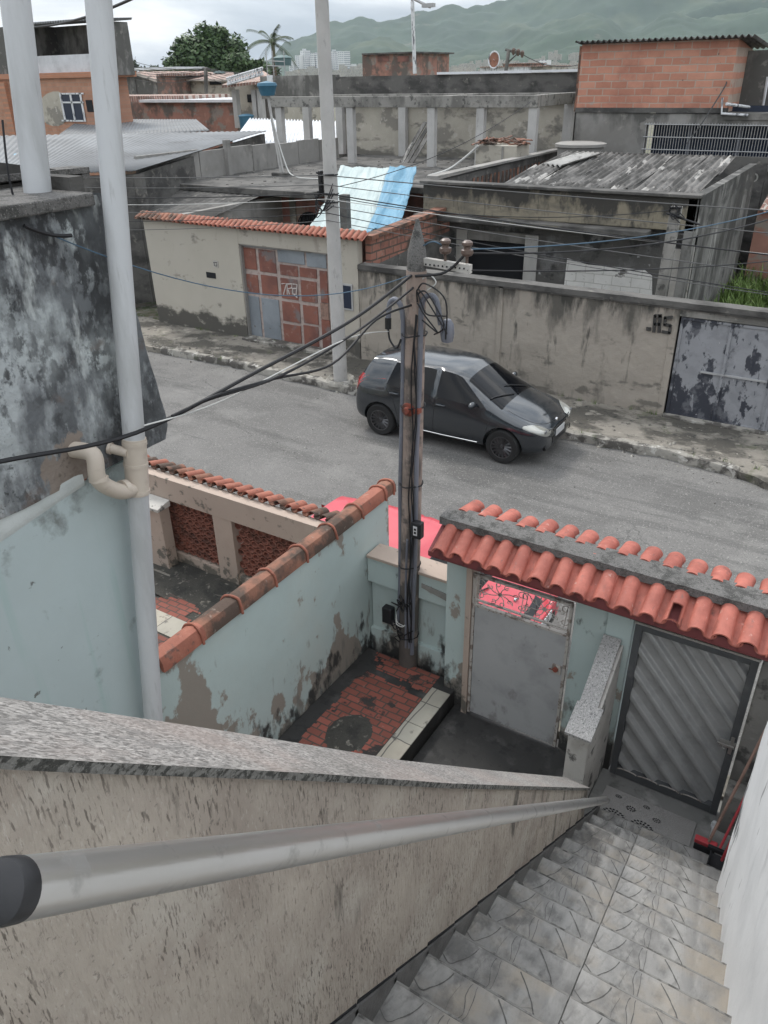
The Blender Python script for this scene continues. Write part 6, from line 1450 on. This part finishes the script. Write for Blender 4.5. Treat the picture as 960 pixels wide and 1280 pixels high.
# house with columns
t = thing('columned_house', 'beige house with pale porch columns and a white lattice strip on its sloping roof', 'house', (-35, 44, 0)); Y_ = 42
b = MB(); facebox(b, 296, 104, 346, 170, Y_+3, 5); b.build('wall', 'paleplaster', t)
for px in (294, 318, 325): b = MB(); facebox(b, px-2.5, 112, px+2.5, 160, Y_, .35); b.build('column', 'whitepole', t)
a, b_, c, d_ = onY(277, 110, Y_-.5), onY(346, 103, Y_-.5), onY(330, 92, Y_+3), onY(306, 95, Y_+3); MB().prism([a, b_, c, d_], (0, 0, .15)).build('roof', 'rooftilefar', t)
b = MB(); p_, q_ = onY(284, 106, Y_-.6), onY(329, 93, Y_-.6)
for k in range(14):
    u_ = p_.lerp(q_, k/14); v_ = p_.lerp(q_, (k+1)/14); b.tube([u_, v_+Vector((0, 0, .35))], .045, 5).tube([u_+Vector((0, 0, .35)), v_], .045, 5)
b.tube([p_, q_], .06, 5).tube([p_+Vector((0, 0, .35)), q_+Vector((0, 0, .35))], .06, 5); b.build('lattice', 'whitewall', t)
b = MB(); facebox(b, 309, 118, 316, 128, Y_+2.95, .04); b.build('window', 'dark', t)
b = MB(); facebox(b, 328, 108, 345, 160, Y_+1, .1); b.build('side_wall', 'greywall', t)
# tanks
p = onY(308, 148, 41); t = tag(MB().lathe([(0, -.6), (.42, -.6), (.46, .1), (.5, .13), (.46, .18), (.2, .25), (0, .26)], p, 'z', 24).build('water_tank', 'tankblue', smooth=True), 'blue water tank at the foot of the beige columned house', 'water tank')
Yt = 31.4; p = onY(345, 80, Yt); t = thing('rooftop_water_tank', 'grey green water tank in a thin railing atop the plain grey parapet end', 'water tank', p)
hh = onY(345, 69, Yt).z-onY(345, 82, Yt).z
MB().lathe([(0, 0), (.36, 0), (.40, hh*.7), (.43, hh*.74), (.40, hh*.82), (.2, hh), (0, hh*1.02)], (p.x, Yt+.5, onY(345, 82, Yt).z), 'z', 24).build('tank', 'tankgreen', t, smooth=True)
b = MB()
for px in (334, 342, 356): q = onY(px, 86, Yt); b.tube([(q.x, Yt, q.z-.3), (q.x, Yt, q.z+.7)], .02, 5)
b.tube([onY(334, 76, Yt), onY(356, 77, Yt)], .02, 5).tube([onY(334, 82, Yt), onY(356, 83, Yt)], .02, 5); b.build('railing', 'greysteel', t, smooth=True)
b = MB(); facebox(b, 334, 94, 341, 113, 30.85, .04); tag(b.build('wall_meter_panel', 'whitewall'), 'small white panel on the grey wall under the rooftop tank', 'panel')
# white corrugated roof
t = thing('white_corrugated_roof_shed', 'shed with bright white corrugated roof behind the flat roof', 'shed', (-28, 35, 0))
a, b_, c, d_ = onY(290, 178, 31.4), onY(432, 184, 31.4), onY(428, 152, 38), onY(312, 148, 38)
b = MB(); b.grid(lambda u, v: (a.lerp(b_, u)).lerp(d_.lerp(c, u), v)+Vector((0, 0, .045*math.sin(u*190))), 420, 4); b.build('corrugated_roof', 'whitemetal', t, smooth=True, solid=.02)
b = MB(); b.box(a.x+.3, -24.9, 31.6, 31.8, 0, a.z-.1); b.build('wall', 'greywall', t)
# brick box house, lamp, dish, pylon
t = thing('distant_brick_house', 'boxy pinkish brick house just above the blackened parapet', 'house', onY(485, 85, 60)); b = MB(); facebox(b, 453, 67.5, 516, 96, 60, 6); b.build('wall', 'brickold', t)
b = MB(); facebox(b, 452, 65.5, 518, 67.5, 59.7, 6.6); b.build('roof', 'darkconcrete', t)
for px in (472, 497): b = MB(); facebox(b, px, 70, px+14, 77, 59.95, .04); b.build('brick_panel', 'redwall', t)
t = thing('tall_lamp_post', 'very tall thin white lamp post with an angled arm before the hills', 'lamp post', onY(517, 84, 58)); b = MB(); b.tube([onY(518.5, 92, 58), onY(515.5, 2, 58)], .14, 8); b.build('post', 'whitewall', t, smooth=True)
b = MB(); b.tube([onY(515.5, 2, 58), onY(514, -3, 58), onY(538, 9, 58)], .10, 6); b.build('arm', 'greysteel', t, smooth=True); b = MB(); facebox(b, 527, 4, 541, 9, 57.9, .4); b.build('lamp_head', 'greysteel', t)
t = thing('satellite_dish', 'white satellite dish with rusty mesh on the blackened parapet', 'satellite dish', onY(618, 80, 32)); c = onY(618, 75, 32)
b = MB(); vs = []; ax = Vector((.25, -1, .1)).normalized(); s1 = ax.cross(Vector((0, 0, 1))).normalized(); s2 = s1.cross(ax)
R0 = .27
for r_, h_ in ((0, 0), (R0*.5, .025), (R0*.85, .07), (R0, .10)):
    for k in range(20): w = 2*math.pi*k/20; vs.append(c+ax*h_+s1*math.cos(w)*r_*.85+s2*math.sin(w)*r_*1.15)
b.add(vs, [(i*20+k, i*20+(k+1) % 20, (i+1)*20+(k+1) % 20, (i+1)*20+k) for i in range(3) for k in range(20)], 0)
b.mi = [1 if i < 40 else 0 for i in range(len(b.mi))]
b.build('dish', ['whitewall', 'terradark'], t, smooth=True, solid=.01); MB().tube([c, c+Vector((0, .05, -.35))], .02, 6).tube([c+ax*.05, c+ax*.3], .01, 5).build('mount', 'greysteel', t)
t = thing('distant_utility_pole', 'distant utility pole with slanted cross arm and three insulators', 'utility pole', onY(634, 88, 60)); MB().tube([onY(632, 92, 60), onY(636, 62, 60)], .14, 8).build('post', 'greywall', t, smooth=True)
MB().tube([onY(632, 62, 60), onY(654, 68, 60)], .09, 6).tube([onY(635, 78, 60), onY(647, 67, 60)], .05, 6).build('cross_arm', 'darkconcrete', t)
for px, py in ((642, 61), (648, 62), (653, 64)): MB().lathe([(.05, -.35), (.13, -.2), (.15, 0), (.08, .1), (0, .12)], onY(px, py+1, 60), 'z', 10).build('insulator', 'ceramic', t, smooth=True)
cable('distant_line', catenary(onY(642, 60, 60), onY(760, 66, 62), 1), .03, 'wiregrey', 'line leading right from the distant utility pole', 'overhead line')
t = thing('distant_utility_pole', 'distant pole left of the grey gabled house', 'utility pole', onY(143, 115, 52)); MB().tube([onY(145, 122, 52), onY(143, 65, 52)], .14, 8).build('post', 'darkconcrete', t, smooth=True)
t = thing('distant_utility_pole', 'distant pole with short cross arm in front of the red tiled roof', 'utility pole', onY(257, 120, 56)); MB().tube([onY(258, 122, 56), onY(257, 84, 56)], .16, 8).build('post', 'greywall', t, smooth=True); b = MB(); facebox(b, 253, 85, 262, 88, 55.9, .1); b.build('cross_arm', 'darkconcrete', t)
for k in range(7):
    y0_ = (68, 74, 79, 83, 86, 89, 93)[k]; y1_ = (78, 80, 84, 88, 92, 95, 99)[k]
    cable('distant_line', catenary(onY(143, y0_, 52), onY(257, (84, 85, 86, 87, 90, 93, 97)[k], 56), .5)[:-1] + catenary(onY(257, (84, 85, 86, 87, 90, 93, 97)[k], 56), onY(352, y1_+1, 56), .5), .022, 'wiregrey', 'one of the bundle of thin lines crossing in front of the big tree', 'overhead line', 'overhead lines in front of the big tree')
# low roofs under the hills
for i, (x0_, y0_, x1_, y1_, Y_, m_, lb) in enumerate(((600, 84, 642, 92, 90, 'whitewall', 'small white house right of the satellite dish'), (628, 80, 662, 88, 110, 'brickold', 'small pink house behind the slanted cross arm'), (661, 83, 690, 91, 95, 'paleplaster', 'low cream house beneath the white tower near the brick storey'), (468, 73, 476, 90, 200, 'whitewall', 'narrow white block left of the distant brick house'))):
    b = MB(); facebox(b, x0_, y0_, x1_, y1_+10, Y_, 5); t = thing('small_house', lb, 'house', onY(x0_, y1_, Y_)); b.build('wall', m_, t); b = MB(); facebox(b, x0_-.5, y0_-1, x1_+.5, y0_, Y_-.3, 6); b.build('roof', 'rooftilefar', t)
# ================================================================ TREES
def crown(b, c, rad, n, leaf, seed, squash=.8, holes=.0):
    rr = random.Random(seed); lobes = [(Vector((rr.uniform(-.62, .62)*rad, rr.uniform(-.6, .6)*rad, rr.uniform(-.45, .6)*rad*squash)), rr.uniform(.28, .5)*rad) for _ in range(16)]
    for i in range(n):
        lc, lr = rr.choice(lobes); d_ = Vector((rr.gauss(0, 1), rr.gauss(0, 1), rr.gauss(0, 1))).normalized(); p = Vector(c) + lc + d_*lr*rr.uniform(.55, 1.08)
        a1 = Vector((rr.gauss(0, 1), rr.gauss(0, 1), rr.gauss(0, .6))).normalized(); a2 = a1.cross(d_+Vector((0, 0, .3))).normalized(); s = leaf*rr.uniform(.5, 1.5)
        b.add([p-a1*s, p+a2*s*.5, p+a1*s, p-a2*s*.5], [(0, 1, 2, 3)])
def tree(name, label, px, pyb, pyt, w_px, Y_, n, leaf, seed, m_='leaf', sub=((0, 0, 1),)):
    base = onY(px, pyb, Y_); top = onY(px, pyt, Y_); Rr = w_px/2*math.hypot(base.x, Y_)/F
    t = thing(name, label, 'tree', (base.x, Y_, 0)); b = MB()
    for (dx, dz, k) in sub:
        cz = top.z - Rr*.62*k; crown(b, (base.x+dx*Rr, Y_, cz+dz*Rr), Rr*k*.80, int(n*k*k), leaf, seed+int(dx*10), .8)
    b.build('crown', m_, t)
    b = MB(); b.tube([(base.x, Y_, 0), (base.x+.1, Y_, (top.z)*.5), (base.x, Y_, top.z-Rr*.5)], [.35*Rr/4, .26*Rr/4, .08], 8)
    rr = random.Random(seed)
    for k in range(7): w = rr.uniform(0, 6.28); b.tube([(base.x, Y_, top.z*.5+k*.2), (base.x+math.cos(w)*Rr*.55, Y_+math.sin(w)*Rr*.55, top.z-Rr*.5+rr.uniform(-.2, .4)*Rr)], [.09*Rr/4, .03], 6)
    b.build('trunk', 'bark', t); return t
tree('leafy_tree', 'big dense green tree behind the red tiled house', 262, 92, 44, 98, 92, 15000, .30, 3, sub=((0, 0, 1), (-.75, -.35, .62), (.78, -.3, .62), (.2, .18, .5)))
tree('leafy_tree', 'dark rounded tree left of the big tree above the shelter', 160, 90, 66, 36, 130, 2200, .5, 9, 'leafdark', ((0, 0, 1), (-1.2, -.1, .8)))
tree('leafy_tree', 'small dark tree right of the tall lamp post', 550, 92, 69, 24, 120, 1800, .35, 14, 'leafdark')
tree('leafy_tree', 'low green tree line clump between the big tree and the palm', 322, 98, 74, 46, 110, 2600, .4, 17, 'leaf', ((0, 0, 1), (.8, -.2, .7)))
tree('leafy_tree', 'low dark green tree left of the palm behind the tiled house', 205, 96, 80, 40, 125, 2200, .45, 23, 'leafdark', ((0, 0, 1), (-.9, -.1, .8)))
# palm
Yp = 80; base, top = onY(343, 95, Yp), onY(340, 52, Yp)
t = thing('palm_tree', 'tall feathery palm tree against the sky beside the grey green tank', 'palm tree', (base.x, Yp, 0)); MB().tube([(base.x, Yp, 0), (top.x+.1, Yp, top.z)], [.3, .2], 8).build('trunk', 'bark', t, smooth=True)
b = MB(); rr = random.Random(4)
for k in range(22):
    w = rr.uniform(0, 6.28); el = rr.uniform(-.5, 1.25); Ln = rr.uniform(2.8, 4.0); pr = None
    for j in range(15):
        s_ = j/14; p = Vector((top.x, Yp, top.z)) + Vector((math.cos(w)*math.cos(el), math.sin(w)*math.cos(el), math.sin(el)))*Ln*s_ + Vector((0, 0, -1.5*s_*s_))
        if pr is not None:
            dd = (p-pr).normalized(); sd = dd.cross(Vector((0, 0, 1))).normalized() if abs(dd.z) < .98 else Vector((1, 0, 0))
            for sg in (-1, 1):
                for q in (0, .5):
                    o_ = pr.lerp(p, q); e_ = o_ + sd*sg*.5*(1-s_*.5) + Vector((0, 0, -.30)) + dd*.2; b.add([o_, o_+dd*.07, e_], [(0, 1, 2)])
        pr = p
b.build('fronds', 'palmleaf', t)
# ================================================================ HILLS, TOWERS, HAZE
RID = [(3100, [(-900, 93), (200, 93), (300, 84), (335, 74), (360, 56), (385, 42), (415, 28), (445, 20), (470, 27), (500, 22), (530, 14), (570, 8), (620, 3), (650, -8), (700, -34), (780, -62), (860, -85), (960, -80), (1100, -70), (1400, -60)]),
       (2300, [(-900, 93), (340, 93), (400, 80), (450, 52), (480, 44), (520, 62), (560, 72), (620, 60), (660, 34), (700, 22), (740, 14), (790, 38), (840, 18), (900, 22), (960, 10), (1100, 20), (1400, 30)]),
       (1750, [(-900, 93), (380, 93), (440, 88), (500, 82), (560, 86), (610, 70), (650, 76), (700, 60), (760, 70), (840, 50), (900, 62), (960, 58), (1100, 60), (1400, 60)])]
RIDA = []
for r_, pr in RID:
    L_ = []
    for px, py in pr:
        d_ = ray(px, py); L_.append((math.atan2(d_.x, d_.y), max(0, r_*d_.z/math.hypot(d_.x, d_.y)+6)))
    RIDA.append((r_, sorted(L_)))
def prof(L_, a_):
    if a_ <= L_[0][0]: return L_[0][1]
    for (a0, h0), (a1, h1) in zip(L_[:-1], L_[1:]):
        if a_ <= a1:
            s_ = (a_-a0)/(a1-a0); s_ = s_*s_*(3-2*s_); return h0+(h1-h0)*s_
    return L_[-1][1]
aL, aR = math.atan2(*ray(-250, 93).xy), math.atan2(*ray(1250, 93).xy)
def hill(u, v):
    a_ = aL+(aR-aL)*u; r_ = 1100 + 2700*v; x, y = r_*math.sin(a_), r_*math.cos(a_); h = -4
    for rr_, L_ in RIDA:
        hp = prof(L_, a_); wd = (650 if rr_ < 2000 else 900) if r_ < rr_ else 700
        k = max(0, 1-abs(r_-rr_)/wd); k = k**1.25
        rg = 1 - abs(noise.noise(Vector((x*.0032, y*.0032, rr_))))*1.3*(1-k)
        h = max(h, hp*k*(rg if k < .97 else 1) )
    h += 16*fbm(x*.010, y*.010, 2, 5)*min(1, max(0, h)/40)
    return (x, y, h)
b = MB(); b.grid(hill, 420, 170); struct(b.build('hills', 'hill', smooth=True, sharp=180), 'hazy green mountains behind the town', 'hills')
rr = random.Random(31)
tow = [(364, 76, 5), (372, 69, 5), (379, 63, 6), (386, 71, 5), (391, 66, 5), (397, 68, 4), (403, 74, 4), (416, 64, 9), (427, 64, 9), (437, 80, 5)]
for i, (px, py, w_) in enumerate(tow):
    t = thing('apartment_tower', 'white apartment tower in the cluster below the hills by the pale street pole', 'apartment tower', onY(px, 92, 1300), 'white apartment towers below the hills'); b = MB(); facebox(b, px-w_/2, py, px+w_/2, 96, 1300+rr.uniform(-20, 20), 16); b.build('facade', 'towerwhite', t)
    if i in (2, 7): b = MB(); facebox(b, px-1.2, py-2, px+1.2, py, 1305, 6); b.build('roof_tank', 'whitewall', t)
t = thing('apartment_tower', 'single white tower in the gap left of the raw brick storey', 'apartment tower', onY(678, 90, 1000)); b = MB(); facebox(b, 673, 75, 683, 94, 1000, 14); b.build('facade', 'towerwhite', t)
b = MB()
for i in range(420):
    px = rr.uniform(355, 728); Y_ = rr.uniform(900, 1450); s_ = rr.uniform(3, 9); p = onY(px, 90, Y_); z = max(0, hill((math.atan2(p.x, p.y)-aL)/(aR-aL), max(0, (math.hypot(p.x, p.y)-1100)/2700))[2]) if math.hypot(p.x, p.y) > 1100 else 0
    b.box(p.x, p.x+s_*1.4, Y_, Y_+s_, z-3, z+rr.uniform(5, 15))
struct(b.build('distant_town', 'paleplaster'), 'small pale houses scattered at the foot of the hills', 'town', 'stuff')
hm = bpy.data.materials.new('haze'); hm.use_nodes = True; hn = hm.node_tree.nodes; hl = hm.node_tree.links; hn.remove(hn['Principled BSDF'])
pv_ = hn.new('ShaderNodeVolumePrincipled'); pv_.inputs['Color'].default_value = (.74, .85, .95, 1); pv_.inputs['Density'].default_value = 1.05e-4; pv_.inputs['Anisotropy'].default_value = .2
hl.new(pv_.outputs[0], hn['Material Output'].inputs['Volume']); M['haze'] = hm
struct(MB().box(-3900, 3900, -900, 4700, -6.5, 520).build('haze', 'haze'), 'pale humid haze in front of the far hills', 'haze', 'stuff')
# ================================================================ SMALL GROWTH AND LITTER
b = MB(); rr = random.Random(77)
for c_ in range(60):
    x = rr.uniform(-16, 1.5); y = rr.choice((14.80, 14.78, KY+.05, 14.82)) + rr.uniform(-.05, .03)
    if x > -4.2 and y > 14: 
        if x > -3: continue
    for k in range(rr.randint(6, 22)):
        a_ = rr.uniform(0, 6.28); h = rr.uniform(.04, .16); l = rr.uniform(.02, .08); w = .004
        dx, dy = math.cos(a_), math.sin(a_); px_, py_ = x+rr.uniform(-.05, .05), y+rr.uniform(-.03, .03)
        if py_+dy*l > 14.83: dy = -abs(dy)
        b.add([(px_-dy*w, py_+dx*w, .12), (px_+dy*w, py_-dx*w, .12), (px_+dx*l, py_+dy*l, .12+h)], [(0, 1, 2)])
struct(b.build('kerb_weeds', 'grass'), 'little weeds sprouting along the kerb and wall foot across the street', 'weeds', 'stuff')
b = MB()
for k in range(260):
    x, y, z = rr.choice([(rr.uniform(-20, -15), rr.uniform(19.6, 26), ZR), (rr.uniform(-14.5, -11), rr.uniform(21.8, 30), ZR), (rr.uniform(-18, -11), rr.uniform(26, 30), ZR)])
    r = rr.uniform(.02, .09); a_ = rr.uniform(0, 3)
    b.prism([(x, y, z), (x+r*math.cos(a_), y+r*math.sin(a_), z), (x+r*.6, y+r*1.1, z), (x-r*.4, y+r*.6, z)], (0, 0, r*.4))
struct(b.build('roof_litter', 'concrete'), 'crumbs of mortar and dead leaves scattered on the flat roof', 'litter', 'stuff')
b = MB()
for k in range(330):
    x, y = rr.uniform(-15, 1), rr.uniform(9.6, 13.2); r = rr.uniform(.008, .028)
    if rr.random() < .55: y = 13.0 - abs(rr.gauss(0, .25))
    a_ = rr.uniform(0, 3); b.prism([(x, y, .003), (x+r*math.cos(a_), y+r*math.sin(a_), .003), (x+r*.4, y+r, .003)], (0, 0, .006))
struct(b.build('street_grit', 'kerb'), 'grit and paper scraps lying on the asphalt', 'litter', 'stuff')
